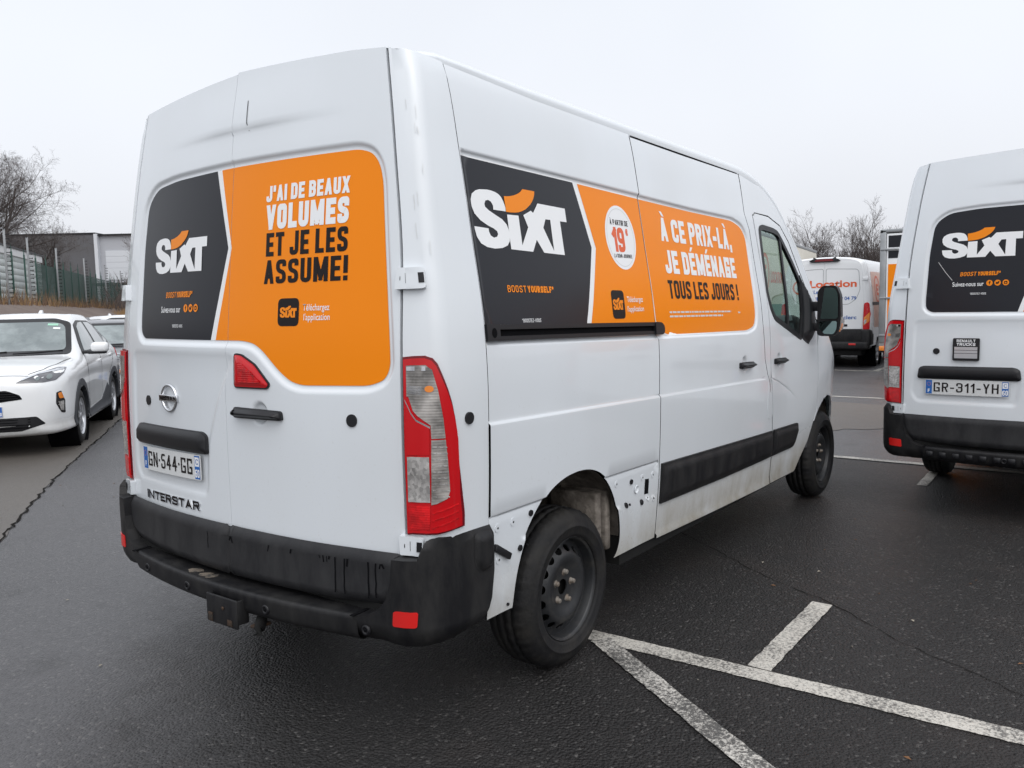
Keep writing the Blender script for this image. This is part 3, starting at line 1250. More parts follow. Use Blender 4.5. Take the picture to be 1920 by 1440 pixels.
ARCH = chaikin(ARCH, 2)
FARCH = [(3.03, .318), (3.06, .40), (3.14, .47), (3.21, .52), (3.31, .65), (3.406, .735), (3.52, .795), (3.64, .812), (3.80, .785), (3.93, .70), (4.02, .60), (4.06, .50), (4.07, .33)]
FWIN = rnd([(2.338, 1.995), (2.40, 2.008), (2.593, 1.998), (2.674, 1.984), (2.759, 1.917), (2.90, 1.785), (3.0, 1.665), (2.975, 1.45), (2.925, 1.285), (2.705, 1.348), (2.405, 1.436), (2.345, 1.50), (2.312, 1.593)], .025, 3)
SDF_ = [(2.117, 2.325), (2.106, 2.08), (2.150, 1.98), (2.172, 1.424), (2.205, 1.18), (2.235, 1.121), (2.30, 1.0), (2.365, .799), (2.400, .62), (2.405, .345)]
FD_R = [(2.250, 2.075), (2.285, 1.60), (2.300, 1.40), (2.318, 1.15), (2.345, 1.0), (2.385, .80), (2.415, .62), (2.42, .345)]

# ---- logo outline, unit box
LOGO_S = [(0.129, 0.88), (0.168, 0.888), (0.208, 0.886), (0.246, 0.872), (0.276, 0.849), (0.298, 0.81), (0.313, 0.755), (0.322, 0.70), (0.326, 0.653), (0.325, 0.598), (0.203, 0.598), (0.205, 0.661), (0.19, 0.713), (0.165, 0.733), (0.137, 0.717), (0.124, 0.665), (0.127, 0.622), (0.156, 0.578), (0.216, 0.522), (0.276, 0.47), (0.315, 0.398), (0.329, 0.323), (0.332, 0.235), (0.324, 0.147), (0.297, 0.076), (0.24, 0.028), (0.166, 0.008), (0.095, 0.02), (0.039, 0.068), (0.01, 0.159), (0.0, 0.263), (0.0, 0.311), (0.131, 0.303), (0.131, 0.251), (0.142, 0.199), (0.171, 0.171), (0.202, 0.191), (0.216, 0.231), (0.21, 0.275), (0.181, 0.311), (0.127, 0.347), (0.065, 0.41), (0.018, 0.498), (0.0, 0.598), (0.0, 0.701), (0.018, 0.789), (0.056, 0.845), (0.094, 0.873)]
LOGO_I = [(0.334, 0.554), (0.452, 0.562), (0.45, 0.1), (0.54, 0.398), (0.505, 0.582), (0.595, 0.673), (0.616, 0.641), (0.682, 0.809), (1.0, 0.801), (1.0, 0.57), (0.919, 0.57), (0.919, 0.004), (0.679, 0.012), (0.615, 0.211), (0.556, 0.012), (0.326, 0.020)]
LOGO_H = [(0.747, 0.566), (0.803, 0.57), (0.798, 0.056), (0.71, 0.422)]
LOGO_O = [(0.327, 0.833), (0.362, .84), (0.397, 0.853), (0.43, .872), (0.461, 0.896), (0.49, .925), (0.511, 0.952), (0.535, 1.0), (0.665, 1.0), (0.66, .955), (0.652, 0.916), (.638, .865), (0.621, 0.821), (.598, .77), (0.571, 0.729), (.538, .68), (0.5, 0.645), (.46, .617), (0.418, 0.602), (0.372, .594), (0.329, 0.594)]


class Face:
    """a printed face: origin + unit text direction in the 2-D coordinates of a surface"""

    def __init__(s, surf, out, udir, off=0.0015):
        s.surf, s.out, s.ud, s.off = surf, out, udir, off

    def mp(s, pts, u0, v0, slope=0.0):
        return [(u0 + s.ud * u, v0 + v + slope * u) for u, v in pts]

    def poly(s, mb, poly, mname, off, grid=.06, holes=()):
        panel(mb, poly, s.surf, mname, s.out, holes=holes, grid=grid, off=off, rim=0)

    def text(s, mb, txt, u0, v0, w, h, t, mname, off=.0026, gw=.34, gap=.10, shear=0.0, slope=0.0):
        o_ = np.array(s.out, float)
        pgs = text_polys(txt, w, h, t, gw, gap, shear)
        allp = np.array([q for pg in pgs for q in s.mp(pg, u0, v0, slope)])
        X = s.surf(allp)
        e_ = 1e-3
        N = np.cross(s.surf(allp + [e_, 0]) - X, s.surf(allp + [0, e_]) - X)
        N /= np.linalg.norm(N, axis=1)[:, None] + 1e-15
        if (N @ o_).sum() < 0:
            N = -N
        k = 0
        for i, pg in enumerate(pgs):
            n = len(pg)
            nn = N[k:k + n]
            Y = X[k:k + n] + nn * (off + (i % 23) * .00002)
            fs = []
            for j in range(1, n - 1):
                c_ = np.dot(np.cross(Y[j] - Y[0], Y[j + 1] - Y[0]), nn[0])
                if abs(c_) > 1e-10:
                    fs.append((0, j, j + 1) if c_ > 0 else (0, j + 1, j))
            if fs:
                mb.add(Y, fs, mname, True, nn)
            k += n

    def font(s, mb, txt, u0, v0, w, h, mname, off=.0026, bold=0.0, shear=0.0):
        V, F = font_tris(txt, w, h, bold, shear)

        def fn(Q):
            P = np.stack([u0 + s.ud * Q[:, 0], v0 + Q[:, 1]], -1)
            return s.surf(P) + np.array(s.out, float) * off
        put_tris(mb, (V, F), fn, mname, s.out)

    def logo(s, mb, u0, v0, w, h, off=.0028, white="decal_white", orange="print_orange", slope=0.0):
        f = lambda L: s.mp([(u * w, v * h) for u, v in L], u0, v0, slope)
        s.poly(mb, f(LOGO_S), white, off)
        s.poly(mb, f(LOGO_I), white, off + .0001, holes=[f(LOGO_H)])
        s.poly(mb, f(LOGO_O), orange, off + .0002)


def icons(F_, mb, cx, v, r, step):
    """three round social icons in orange with dark glyphs"""
    for k in range(3):
        u = cx + F_.ud * step * k
        F_.poly(mb, circle(u, v, r, 18), "print_orange", .0026)
        if k == 0:
            for pg in ([(u - F_.ud * r * .1, v - r * .55), (u + F_.ud * r * .16, v - r * .55), (u + F_.ud * r * .16, v + r * .5), (u - F_.ud * r * .1, v + r * .5)],
                       [(u - F_.ud * r * .3, v + r * .02), (u + F_.ud * r * .38, v + r * .02), (u + F_.ud * r * .38, v + r * .22), (u - F_.ud * r * .3, v + r * .22)],
                       [(u + F_.ud * r * .0, v + r * .42), (u + F_.ud * r * .4, v + r * .42), (u + F_.ud * r * .4, v + r * .62), (u + F_.ud * r * .0, v + r * .62)]):
                F_.poly(mb, pg, "decal_black", .0030)
        elif k == 1:
            F_.poly(mb, [(u + F_.ud * a * r, v + b * r) for a, b in ((-.6, -.32), (-.1, -.5), (.35, -.3), (.5, .2), (.65, .36), (.42, .5), (.1, .42), (0, .1), (-.3, .2), (-.58, .42), (-.5, 0))], "decal_black", .0030)
        else:
            F_.poly(mb, rnd([(u - r * .5, v - r * .5), (u + r * .5, v - r * .5), (u + r * .5, v + r * .5), (u - r * .5, v + r * .5)], r * .25), "decal_black", .0030)
            F_.poly(mb, circle(u, v - r * .05, r * .24, 10), "print_orange", .0034)


RF = Face(rear, (-1, 0, 0), -1)
SF = Face(side, (0, -1, 0), 1)


def pill(lo, hi, r, n=3):
    return rnd([(lo[0], lo[1]), (hi[0], lo[1]), (hi[0], hi[1]), (lo[0], hi[1])], r, n)


def hexagon_nut(mb, c, r, h, mname):
    mb.lathe([(0.001, -h), (r * .55, -h), (r * .95, -h * .85), (r, -h * .5), (r * 1.0, 0)], 8, mname, True, c, 'Y')


def build_wheel_steel(parent, x, z, yo, sgn, r=.3417):
    """black pressed steel wheel with five nuts, tyre with shoulder blocks. yo: outer face of the tyre"""
    w = thing_part('wheel', parent)
    mb = MB()
    k = -1 if sgn < 0 else 1
    # tyre profile from the outer bead to the inner bead (offset measured inward)
    prof = [(.219, .018), (.226, .006), (.236, .002), (.262, .0), (.264, -.0018), (.269, -.0018), (.271, .0005), (.288, .004), (.306, .012), (.320, .024), (.329, .034), (.3335, .042),
            (.3365, .060), (.3385, .075), (.3300, .076), (.3300, .083), (.3390, .084), (.3400, .112), (.3310, .113), (.3310, .121),
            (.3400, .122), (.3390, .150), (.3300, .151), (.3300, .158), (.3385, .159), (.3365, .176), (.329, .200), (.306, .215), (.262, .222), (.219, .205)]
    N = 144

    def rf(kk, j, r0, o):
        if 9 <= j <= 13 and (kk % 3 == 0 or kk % 6 == 1):
            r0 = r0 - (.005 if j != 9 else .003)
        if 16 <= j <= 17 and kk % 4 == 0:
            r0 -= .005
        return r0 * r / .3417, -k * o
    mb.lathe(prof, N, "rubber", True, (x, sgn * yo, z), 'Y', rfun=rf)
    # raised rings and blocks on the sidewall
    t = mb.build('tyre', w)
    mb = MB()
    prof = [(.219, .010), (.2225, .013), (.2190, .019), (.2120, .020), (.2080, .028), (.2050, .060), (.2020, .066)]
    mb.lathe(prof, 48, "steel_rim", True, (x, sgn * yo, z), 'Y', rfun=lambda kk, j, r0, o: (r0, -k * o))
    # back barrel
    mb.lathe([(.2020, .066), (.198, .12), (.20, .20)], 32, "under_dark", True, (x, sgn * yo, z), 'Y', rfun=lambda kk, j, r0, o: (r0, -k * o))
    dp = pchip([.02, .034, .05, .075, .10, .125, .145, .165, .185, .203], [.050, .050, .049, .047, .035, .026, .030, .046, .061, .066])

    def disc(P):
        rr = np.hypot(P[:, 0], P[:, 1])
        return np.stack([x + P[:, 0], sgn * yo - k * dp(rr), z + P[:, 1]], -1)
    holes = [circle(0, 0, .034, 20)]
    for i in range(16):
        a = 2 * math.pi * (i + .5) / 16
        ca, sa = math.cos(a), math.sin(a)
        holes.append([(.167 * ca + p * ca - q * sa, .167 * sa + p * sa + q * ca) for p, q in circle(0, 0, .0145, 10, .021)])
    panel(mb, circle(0, 0, .2025, 48), disc, "steel_rim", (0, sgn, 0), holes=holes, loops=[circle(0, 0, .145, 36), circle(0, 0, .12, 36), circle(0, 0, .185, 40), circle(0, 0, .10, 30), circle(0, 0, .076, 28)], grid=.03, rim=.006)
    # brake drum behind the disc
    mb.lathe([(.0, .085), (.135, .085), (.15, .095), (.15, .17)], 24, "under_dark", True, (x, sgn * yo, z), 'Y', rfun=lambda kk, j, r0, o: (r0, -k * o))
    mb.build('rim', w)
    for i in range(5):
        a = 2 * math.pi * (i + .12) / 5
        mb = MB()
        c = (x + .066 * math.cos(a), sgn * (yo - .047), z + .066 * math.sin(a))
        mb.lathe([(0.001, .018), (.006, .018), (.0095, .0165), (.0115, .012), (.0125, 0), (.019, -.001)], 8, "rusty_nut", True, c, 'Y', rfun=lambda kk, j, r0, o: (r0, k * o))
        mb.build('wheel_nut', w)
    return w


def thing_part(name, parent):
    o = bpy.data.objects.new(name, None)
    o.empty_display_size = .1
    COL.objects.link(o)
    o.parent = parent
    return o


def xrear_roof(ay):
    """x of the rear edge of the roof at |y|"""
    z = 2.436
    g = float(yg(z))
    if ay <= g:
        return float(xr(ay, z)) + .004
    S = np.linspace(0, 2, 60)
    P = corner(np.stack([S, np.full(60, z)], -1))
    return float(np.interp(ay, -P[:, 1], P[:, 0]))


def roof_z(x, ay):
    W = float(Ws(x, zs(x)))
    p = 3.0 if x < 2.2 else max(2.2, 3.0 - (x - 2.2) * .8)
    q = max(0.0, 1 - min(1, ay / W) ** p) ** (1 / p)
    return float(zs(x)) + (float(ztc(x)) - float(zs(x))) * q


def build_van_common(van):
    """everything that the two vans share"""
    body = MB()
    wind = MB()
    # ---- roof, cab top, screen and bonnet: one lofted sheet
    frac = [0, .25, .45, .6, .72, .82, .89, .94, .972, .99, 1.0]
    frac.append(1.02)                                       # tucked in behind the side panels
    fy = [-f for f in reversed(frac)] + frac[1:]
    xst = [None] + list(np.linspace(-.62, 2.1, 22)) + list(np.linspace(2.2, 4.44, 46))
    V, F = [], []
    for i, x in enumerate(xst):
        for t in fy:
            if x is None:
                W = float(Wz(2.415)) - .002
                tk_ = abs(t) > 1
                t = max(-1.0, min(1.0, t))
                ay = abs(t) * W
                xx = xrear_roof(ay)
                zz = np.interp(ay, [0, .45, .75, W], [2.460, 2.442, 2.432, 2.412])
                V.append((xx, t * W * (.985 if tk_ else 1), zz - (.03 if tk_ else 0)))
            else:
                W = float(Ws(x, zs(x))) - .001
                if abs(t) > 1:
                    V.append((x, math.copysign(W - .010, t), float(zs(x)) - .030))
                else:
                    V.append((x, t * W, roof_z(x, abs(t) * W) - (.004 if abs(t) == 1 else 0)))
    nf = len(fy)
    Fb, Fg = [], []
    for i in range(len(xst) - 1):
        for j in range(nf - 1):
            q = (i * nf + j, (i + 1) * nf + j, (i + 1) * nf + j + 1, i * nf + j + 1)
            xm = 0 if xst[i] is None else (xst[i] + xst[i + 1]) / 2
            tm = abs(fy[j] + fy[j + 1]) / 2
            if 2.83 < xm < 3.82 and tm < .90:
                Fg.append(q)
            else:
                Fb.append(q)
    body.add(V, [tuple(reversed(f)) for f in Fb], "van_white", True)
    wind.add(V, [tuple(reversed(f)) for f in Fg], "windscreen_glass", True)
    n0 = (len(xst) - 1) * nf
    end = [V[n0 + j] for j in range(nf)]
    body.add(end + [(4.46, end[-1][1] * .96, .30), (4.46, end[0][1] * .96, .30)], [tuple(range(nf)) + (nf, nf + 1)], "bumper_plastic", False)
    # ---- each side: corner pillar, quarter panel, pillar, wing
    for sg in (-1, 1):
        cs = (lambda P, sg=sg: corner(P, sg))
        ss = (lambda P, sg=sg: side(P, sg))
        o = (0, sg, 0)
        pil = [(0.0, .70), (0.0, 2.434), (.5, 2.432), (1.0, 2.427), (1.5, 2.420), (2.0, 2.411), (2.16, 2.404)]
        pilx = []
        # seam at x = -.597
        for z in np.linspace(2.395, .76, 24):
            R = float(Rc(z))
            xe = float(xr(Wz(z) - R, z)) + .004
            pilx.append((2 + (-.600 - xe - R), float(z)))
        pil[-1] = (pilx[0][0], 2.405)
        panel(body, pil + pilx + [(pilx[-1][0], .70)], cs, "van_white", (-1, sg, 0), grid=.07, sc=(.13, 1), rim=.012, loops=[])
        quarter = [(-.5965, 2.399), (-.05, 2.370), (.728, 2.352), (.733, 2.0), (.740, 1.40), (.742, 1.0), (.746, .70), (.746, .386), (.60, .388)] + list(reversed(ARCH)) + [(-.50, .402), (-.5965, .402)]
        lns = [[(-.7, 1.1342 + k), (.75, 1.0965 + k)] for k in (-.012, -.009, -.002, .002, .009, .012)]
        for dz in (.007, .002, -.002, -.007):
            lns.append([(-.6, .785 + dz), (0, .785 + dz), (.74, .7747 + dz)])
        for dz in (.012, -.01):
            lns.append([(-.6, .66 + dz), (-.4, .66 + dz), (.70, .60 + dz), (.75, .60 + dz)])
        for dz in (0, .011, .022):
            lns.append([(-.62, 2.0839 + dz), (.75, 2.0492 + dz)])
            lns.append([(-.62, 1.4216 - dz), (.75, 1.3887 - dz)])
        lns.append([(-.575, 1.38), (-.575, 2.10)])
        panel(body, quarter, ss, "van_white", o, grid=.055, rim=.007, lines=lns, rim_mat="gap_dark")
        # shadow gap above the sliding door
        panel(body, [(.745, 2.340), (2.10, 2.3165), (2.10, 2.327), (.745, 2.3515)], ss, "gap_dark", o, grid=.2, off=-.0015, rim=0)
        # B pillar
        bp = [(2.125, 2.322), (2.40, 2.283)] + [(x, float(zs(x)) - .003) for x in np.linspace(2.45, 3.4, 14)] + [(3.41, 1.35), (3.325, 1.395), (3.28, 1.402), (2.88, 1.945), (2.745, 2.048), (2.536, 2.097), (2.29, 2.10), (2.243, 2.08)] + [(a - .007, b) for a, b in FD_R] + [(a + .007, b) for a, b in reversed(SDF_)]
        panel(body, bp, ss, "van_white", o, grid=.06, rim=.014, rim_mat="gap_dark")
        wing = [(3.415, 1.345), (3.42, float(zs(3.42)) - .004)] + [(x, float(zs(x)) - .004) for x in np.linspace(3.5, 4.4, 10)] + [(4.43, .60), (4.44, .34)] + list(reversed(FARCH[4:])) + [(3.37, .755), (3.355, .96), (3.318, 1.20), (3.34, 1.34)]
        panel(body, wing, ss, "van_white", o, grid=.07, rim=.014)
        sill = [(2.935, .345), (3.00, .40), (3.05, .41), (3.03, .318), (2.9, .315), (2.90, .345)]
        # wheel housings
        for cx, ra, y0, y1 in ((-.012, .462, .62, .968), (3.60, .50, .62, .88)):
            body.lathe([(ra, sg * y1), (ra + .004, sg * (y1 - .1)), (ra - .005, sg * (y0 + .05)), (ra - .05, sg * y0), (.05, sg * y0)], 28, "wheelhouse", True, (cx, 0, .405), 'Y', a0=.04, a1=math.pi - .04)
    # sheet-metal ribs inside the near rear wheel housing
    for sg in (-1, 1):
        for dx_, w_ in ((.24, .05), (.33, .04)):
            body.box((dx_, sg * .70, .42), (dx_ + w_, sg * .95, .70), "wheelhouse", .01)
    # floor pan and inner carcass
    body.box((-.80, -.70, .36), (3.15, .70, .46), "under_dark", .02)
    body.box((3.15, -.60, .25), (4.35, .60, .60), "under_dark", .02)
    for sg in (-1, 1):
        body.box((.42, sg * .965, .33), (2.95, sg * .70, .46), "under_dark")
        body.box((-.84, sg * .955, .43), (-.47, sg * .70, .90), "under_dark")
        body.box((.46, sg * .955, .44), (2.2, sg * .75, .90), "gap_dark")
    V = []
    for x, zt_, w1, w2 in ((-.70, 2.36, .965, .80), (2.24, 2.30, .965, .80)):
        V += [(x, -w1, .90), (x, -w1, 1.42), (x, -w2, zt_), (x, w2, zt_), (x, w1, 1.42), (x, w1, .90)]
    # keep clear of the wheel housings
    body.add(V, [(0, 1, 2, 3, 4, 5), (11, 10, 9, 8, 7, 6), (1, 0, 6, 7), (2, 1, 7, 8), (3, 2, 8, 9), (4, 3, 9, 10), (5, 4, 10, 11)], "gap_dark")
    # cab inside: dashboard, floor, bulkhead lining
    body.box((3.28, -.84, .70), (3.54, .84, 1.43), "cab_grey", .06)
    body.box((3.50, -.84, .70), (3.74, .84, 1.28), "cab_grey", .04)
    body.box((2.2, -.93, .44), (3.4, .93, .62), "cab_grey")
    body.box((2.25, -.80, 1.36), (2.255, .80, 2.26), "cab_panel")
    body.build('body', van)
    wind.build('windscreen', van)
    for y in (-.50, -.02, .50):
        s_ = MB()
        s_.box((2.42, y - .24, .62), (2.95, y + .24, .84), "cab_grey", .06)
        s_.box((2.36, y - .23, .80), (2.50, y + .23, 1.42), "cab_grey", .06)
        s_.box((2.37, y - .14, 1.46), (2.46, y + .14, 1.66), "cab_grey", .04)
        s_.build('seat', van)
    s_ = MB()
    ring = [(3.18 + .17 * math.cos(t) * .45, .50 + .19 * math.sin(t), 1.34 + .17 * math.cos(t)) for t in np.linspace(0, 2 * math.pi, 25)]
    s_.tube(ring, .014, 6, "trim_black", False)
    s_.tube([(3.2, .5, 1.26), (3.4, .5, 1.1)], .03, 6, "trim_black")
    s_.build('steering_wheel', van)

    # ---- rear doors
    zz = list(np.linspace(.73, 2.435, 22))
    edge = [(float(yg(z)) - .011, z) for z in zz]
    for sg in (-1, 1):
        top = [(.60, 2.4475), (.45, 2.4535), (.20, 2.464), (.001, 2.4715)]
        if sg > 0:
            top = [(a, b - .007) for a, b in top]
        pl = [(.001, .698), (.30, .694), (.845, .694), (.862, .705)] + edge + top
        pl = [(sg * a, b) for a, b in pl]
        d = MB()
        off2 = offset_poly(REC_R, .028)
        off1 = offset_poly(REC_R, .014)
        panel(d, pl, rear, "van_white", (-1, 0, 0), grid=.05, rim=.018,
              loops=[REC_R, off1, off2, offset_poly(PLT_R, .02), offset_poly(PLT_R, -.02), PLT_R] + ([circle(-.20, 1.160, q, 20) for q in (.022, .037, .052)] if sg < 0 else []),
              lines=[[(.57, 2.233 - .02 * .38 + k), (.3, 2.233 - .0025 + k), (-.05, 2.233 + k), (-.4, 2.233 - .0025 + k), (-.65, 2.233 - .0072 + k)] for k in (-.012, .006)])
        do = d.build('rear_door', van)
        # black cladding along the foot of the door
        c = MB()

        def clad(P):
            q = np.stack([xr(P[:, 0], P[:, 1]), P[:, 0], P[:, 1]], -1)
            e_ = sdf(P, CL)
            q[:, 0] += .022 * sstep(-.030, .0, e_) - .006 * np.clip((.62 - P[:, 1]) / .1, 0, 1)
            return q
        CL = rnd([(sg * .004, .520), (sg * .55, .524), (sg * .80, .536), (sg * .862, .600), (sg * .868, .695), (sg * .45, .692), (sg * .004, .694)], [.01, .1, .12, .06, .03, .02, .01], 5)
        panel(c, CL, clad, "cladding_plastic", (-1, 0, 0), grid=.05, off=.034, rim=.045, loops=[offset_poly(CL, -.012), offset_poly(CL, -.03)])
        zz_ = [(sg * a, b) for a, b in ((.004, .521), (.30, .521), (.55, .525), (.75, .534), (.81, .55), (.845, .585))]
        SL2 = clad(np.array(zz_)) + np.array([(-.012, 0, -.004)])
        c.tube([tuple(q) for q in SL2], .0028, 5, "alloy")
        c.build('door_cladding', do)
        # number plate lamp bar, handle and blanking plug
        if sg > 0:
            b = MB()
            LB = rnd([(.775, .968), (.765, 1.045), (.735, 1.058), (.175, 1.062), (.142, 1.045), (.133, .972)], .02)
            lb = lambda P: rear(P) + np.stack([-.020 * sstep(0, .03, -sdf(P, LB)), np.zeros(len(P)), np.zeros(len(P))], -1)
            panel(b, LB, lb, "trim_black", (-1, 0, 0), grid=.04, off=.012, rim=.016, loops=[offset_poly(LB, -.012), offset_poly(LB, -.028)])
            b.build('plate_lamp_bar', do)
            p = MB()
            panel(p, circle(.656, 1.163, .0215, 18), rear, "trim_black", (-1, 0, 0), off=.005, rim=.006)
            p.build('blanking_plug', do)
        else:
            b = MB()
            HB = rnd([(-.062, 1.180), (-.330, 1.176), (-.338, 1.140), (-.060, 1.138)], .014)
            hb = lambda P: np.stack([xr(P[:, 0], P[:, 1]) - .030 * sstep(0, .022, -sdf(P, HB)) - .012, P[:, 0], P[:, 1]], -1)
            panel(b, HB, hb, "trim_black", (-1, 0, 0), grid=.03, rim=.014, loops=[offset_poly(HB, -.008), offset_poly(HB, -.016)])
            panel(b, circle(-.083, 1.160, .011, 14), hb, "gap_dark", (-1, 0, 0), grid=.02, off=.001, rim=0)
            b.build('door_handle', do)
            p = MB()
            panel(p, circle(-.662, 1.157, .0225, 18), rear, "trim_black", (-1, 0, 0), off=.005, rim=.006)
            p.build('blanking_plug', do)
            # high-level brake lamp
            l = MB()
            TR = rnd([(-.066, 1.380), (-.105, 1.377), (-.182, 1.342), (-.262, 1.270), (-.250, 1.259), (-.066, 1.258)], .012)
            panel(l, offset_poly(TR, .006), rear, "trim_black", (-1, 0, 0), off=.006, rim=.012)
            panel(l, TR, lambda P: rear(P) - np.stack([.008 * sstep(0, .02, -sdf(P, TR)), P[:, 0] * 0, P[:, 0] * 0], -1), "lens_red", (-1, 0, 0), off=.008, rim=.006, grid=.02, loops=[offset_poly(TR, -.01)])
            panel(l, rnd([(-.098, 1.35), (-.125, 1.345), (-.18, 1.315), (-.228, 1.278), (-.098, 1.274)], .01), rear, "lens_red_ribbed", (-1, 0, 0), off=.0175, rim=.001, grid=.03)
            l.build('brake_lamp', do)

    # ---- corner hinges, tail lamps
    for sg in (-1, 1):
        cs = (lambda P, sg=sg: corner(P, sg))
        o = (-1, sg * .6, 0)
        for z0, z1 in ((1.605, 1.676), (.708, .774)):
            we_ = .140 if z0 > 1 else .125
            hmb = MB()
            HP = rnd([(-1.6, z0), (1.40, z0), (1.40, z1), (-1.6, z1)], [.008] * 4, 3)
            sc = (.10, 1)
            HP2 = [(a / .10, b) for a, b in rnd([(-.10, z0), (we_, z0), (we_, z1), (-.10, z1)], .010, 3)]
            panel(hmb, HP2, cs, "van_white", o, grid=.03, off=.020, rim=.03, sc=sc)
            cz = (z0 + z1) / 2
            panel(hmb, [(a / .10, b) for a, b in circle(-.02, cz, .0075, 12)], cs, "trim_black", o, off=.0208, rim=0, sc=sc)
            panel(hmb, [(a / .10, b) for a, b in [(we_ - .065, cz - .017), (we_ - .058, cz - .017), (we_ - .058, cz + .017), (we_ - .065, cz + .017)]], cs, "trim_black", o, off=.0208, rim=0, sc=sc)
            panel(hmb, [(a / .10, b) for a, b in [(we_ - .012, cz - .017), (we_ - .0015, cz - .017), (we_ - .0015, cz + .017), (we_ - .012, cz + .017)]], cs, "trim_black", o, off=.0212, rim=0, sc=sc)
            hmb.build('door_hinge', van)
        lamp = MB()
        OUT = [(.05, 1.380), (1.28, 1.385), (1.44, 1.376), (1.53, 1.358), (1.62, 1.322), (1.74, 1.270), (1.83, 1.225), (1.92, 1.165), (1.98, 1.105), (2.008, 1.0), (2.022, .915), (2.035, .84), (2.036, .792), (1.52, .781), (.05, .776)]
        sc = (.13, 1)
        panel(lamp, OUT, cs, "lens_dark_red", o, grid=.03, off=.006, rim=.012, sc=sc)
        IN = [(.18, 1.372), (1.28, 1.377), (1.42, 1.368), (1.50, 1.350), (1.59, 1.312), (1.71, 1.262), (1.80, 1.217), (1.89, 1.157), (1.95, 1.100), (1.985, 1.0), (2.0, .915), (2.012, .84), (2.014, .800), (1.52, .789), (.18, .784)]
        panel(lamp, IN, cs, "lens_red", o, grid=.03, off=.014, rim=.006, sc=sc)
        lo_ = lamp.build('tail_lamp', van)
        c1 = MB()
        CT = rnd([(.45, 1.352), (1.30, 1.354), (1.42, 1.338), (1.52, 1.270), (1.62, 1.175), (1.71, 1.05), (1.74, .98), (1.76, .925), (1.72, .905), (1.50, .890), (1.385, .886), (1.375, 1.150), (.62, 1.246), (.45, 1.246)], .01, 2)
        panel(c1, [(.45, 1.352), (1.30, 1.354), (1.42, 1.338), (1.52, 1.270), (1.62, 1.175), (1.66, 1.11), (1.40, 1.11), (1.385, 1.155), (.60, 1.249), (.45, 1.249)], cs, "lens_clear", o, grid=.025, off=.0165, rim=.003, sc=sc)
        panel(c1, [(1.40, 1.105), (1.665, 1.105), (1.71, 1.03), (1.75, .93), (1.70, .905), (1.50, .890), (1.395, .886)], cs, "lens_clear", o, grid=.025, off=.0165, rim=.003, sc=sc)
        panel(c1, [(.50, 1.348), (1.30, 1.350), (1.30, 1.335), (.50, 1.335)], cs, "chrome", o, grid=.05, off=.0175, rim=.001, sc=sc)
        for k in range(9):
            z_ = 1.085 - k * .021
            panel(c1, [(1.42, z_), (1.69 + .006 * k, z_ - .004), (1.69 + .006 * k, z_ - .008), (1.42, z_ - .004)], cs, "lens_crystal", o, grid=.05, off=.0185, rim=.002, sc=sc)
        for k in range(7):
            z_ = 1.262 + k * .004
            panel(c1, [(.52, z_), (1.22, z_ - .004), (1.22, z_ - .0055), (.52, z_ - .0015)], cs, "chrome", o, grid=.05, off=.0178, rim=.0005, sc=sc)
        panel(c1, [(a / .13, b) for a, b in circle(1.36 * .13, 1.275, .011, 14)], cs, "bulb_orange", o, grid=.05, off=.018, rim=.003, sc=sc)
        c1.build('indicator_lens', lo_)
        c2 = MB()
        panel(c2, [(.40, 1.238), (1.36, 1.145), (1.36, 1.055), (.40, 1.052)], cs, "lens_red", o, grid=.04, off=.017, rim=.004, sc=sc)
        panel(c2, [(.30, 1.240), (1.375, 1.150), (1.375, 1.144), (.30, 1.234)], cs, "chrome", o, grid=.05, off=.0176, rim=.001, sc=sc)
        c2.build('brake_lens', lo_)
        c3 = MB()
        panel(c3, [(.42, 1.046), (1.355, 1.048), (1.375, .895), (.42, .892)], cs, "lens_crystal", o, grid=.04, off=.0168, rim=.004, sc=sc)
        c3.build('reversing_lens', lo_)
        c4 = MB()
        panel(c4, [(.42, .880), (1.375, .882), (1.37, .80), (.42, .795)], cs, "lens_red_ribbed", o, grid=.04, off=.016, rim=.002, sc=sc)
        for z_ in (.87, .845, .82):
            panel(c4, [(1.42, z_ - .012), (1.95, z_ + .012), (1.95, z_ + .008), (1.42, z_ - .016)], cs, "lens_red_ribbed", o, grid=.05, off=.0165, rim=.002, sc=sc)
        c4.build('fog_lens', lo_)
        # round plug ahead of the lamp
        p = MB()
        panel(p, circle(-.709, 1.163, .021, 18), lambda P, sg=sg: np.stack([P[:, 0], sg * Wz(P[:, 1]), P[:, 1]], -1), "trim_black", (0, sg, 0), off=.007, rim=.008)
        p.build('blanking_plug', van)

    # ---- rear bumper
    bmp = MB()

    def bump(P, sg):
        s, z = P[:, 0], P[:, 1]
        y1 = .70 + .16 * np.clip(s, 0, 1)
        x1 = -1.06 + .146 * y1 ** 2
        a = np.clip(s - 1, 0, 1) * np.pi / 2
        x = np.where(s < 1, x1, -.952 + .172 * (1 - np.cos(a)))
        y = np.where(s < 1, y1, .86 + .160 * np.sin(a))
        x = np.where(s > 2, -.78 + (s - 2), x)
        tuck = .05 * np.clip((.47 - z) / .08, 0, 1.2) ** 2 + .020 * np.clip((z - .735) / .03, 0, 1) ** 2
        inw = np.clip(s - .4, 0, 1)
        y = y - tuck * inw
        x = x + tuck * np.clip(1.6 - s, 0, 1)
        return np.stack([x, sg * y, z], -1)
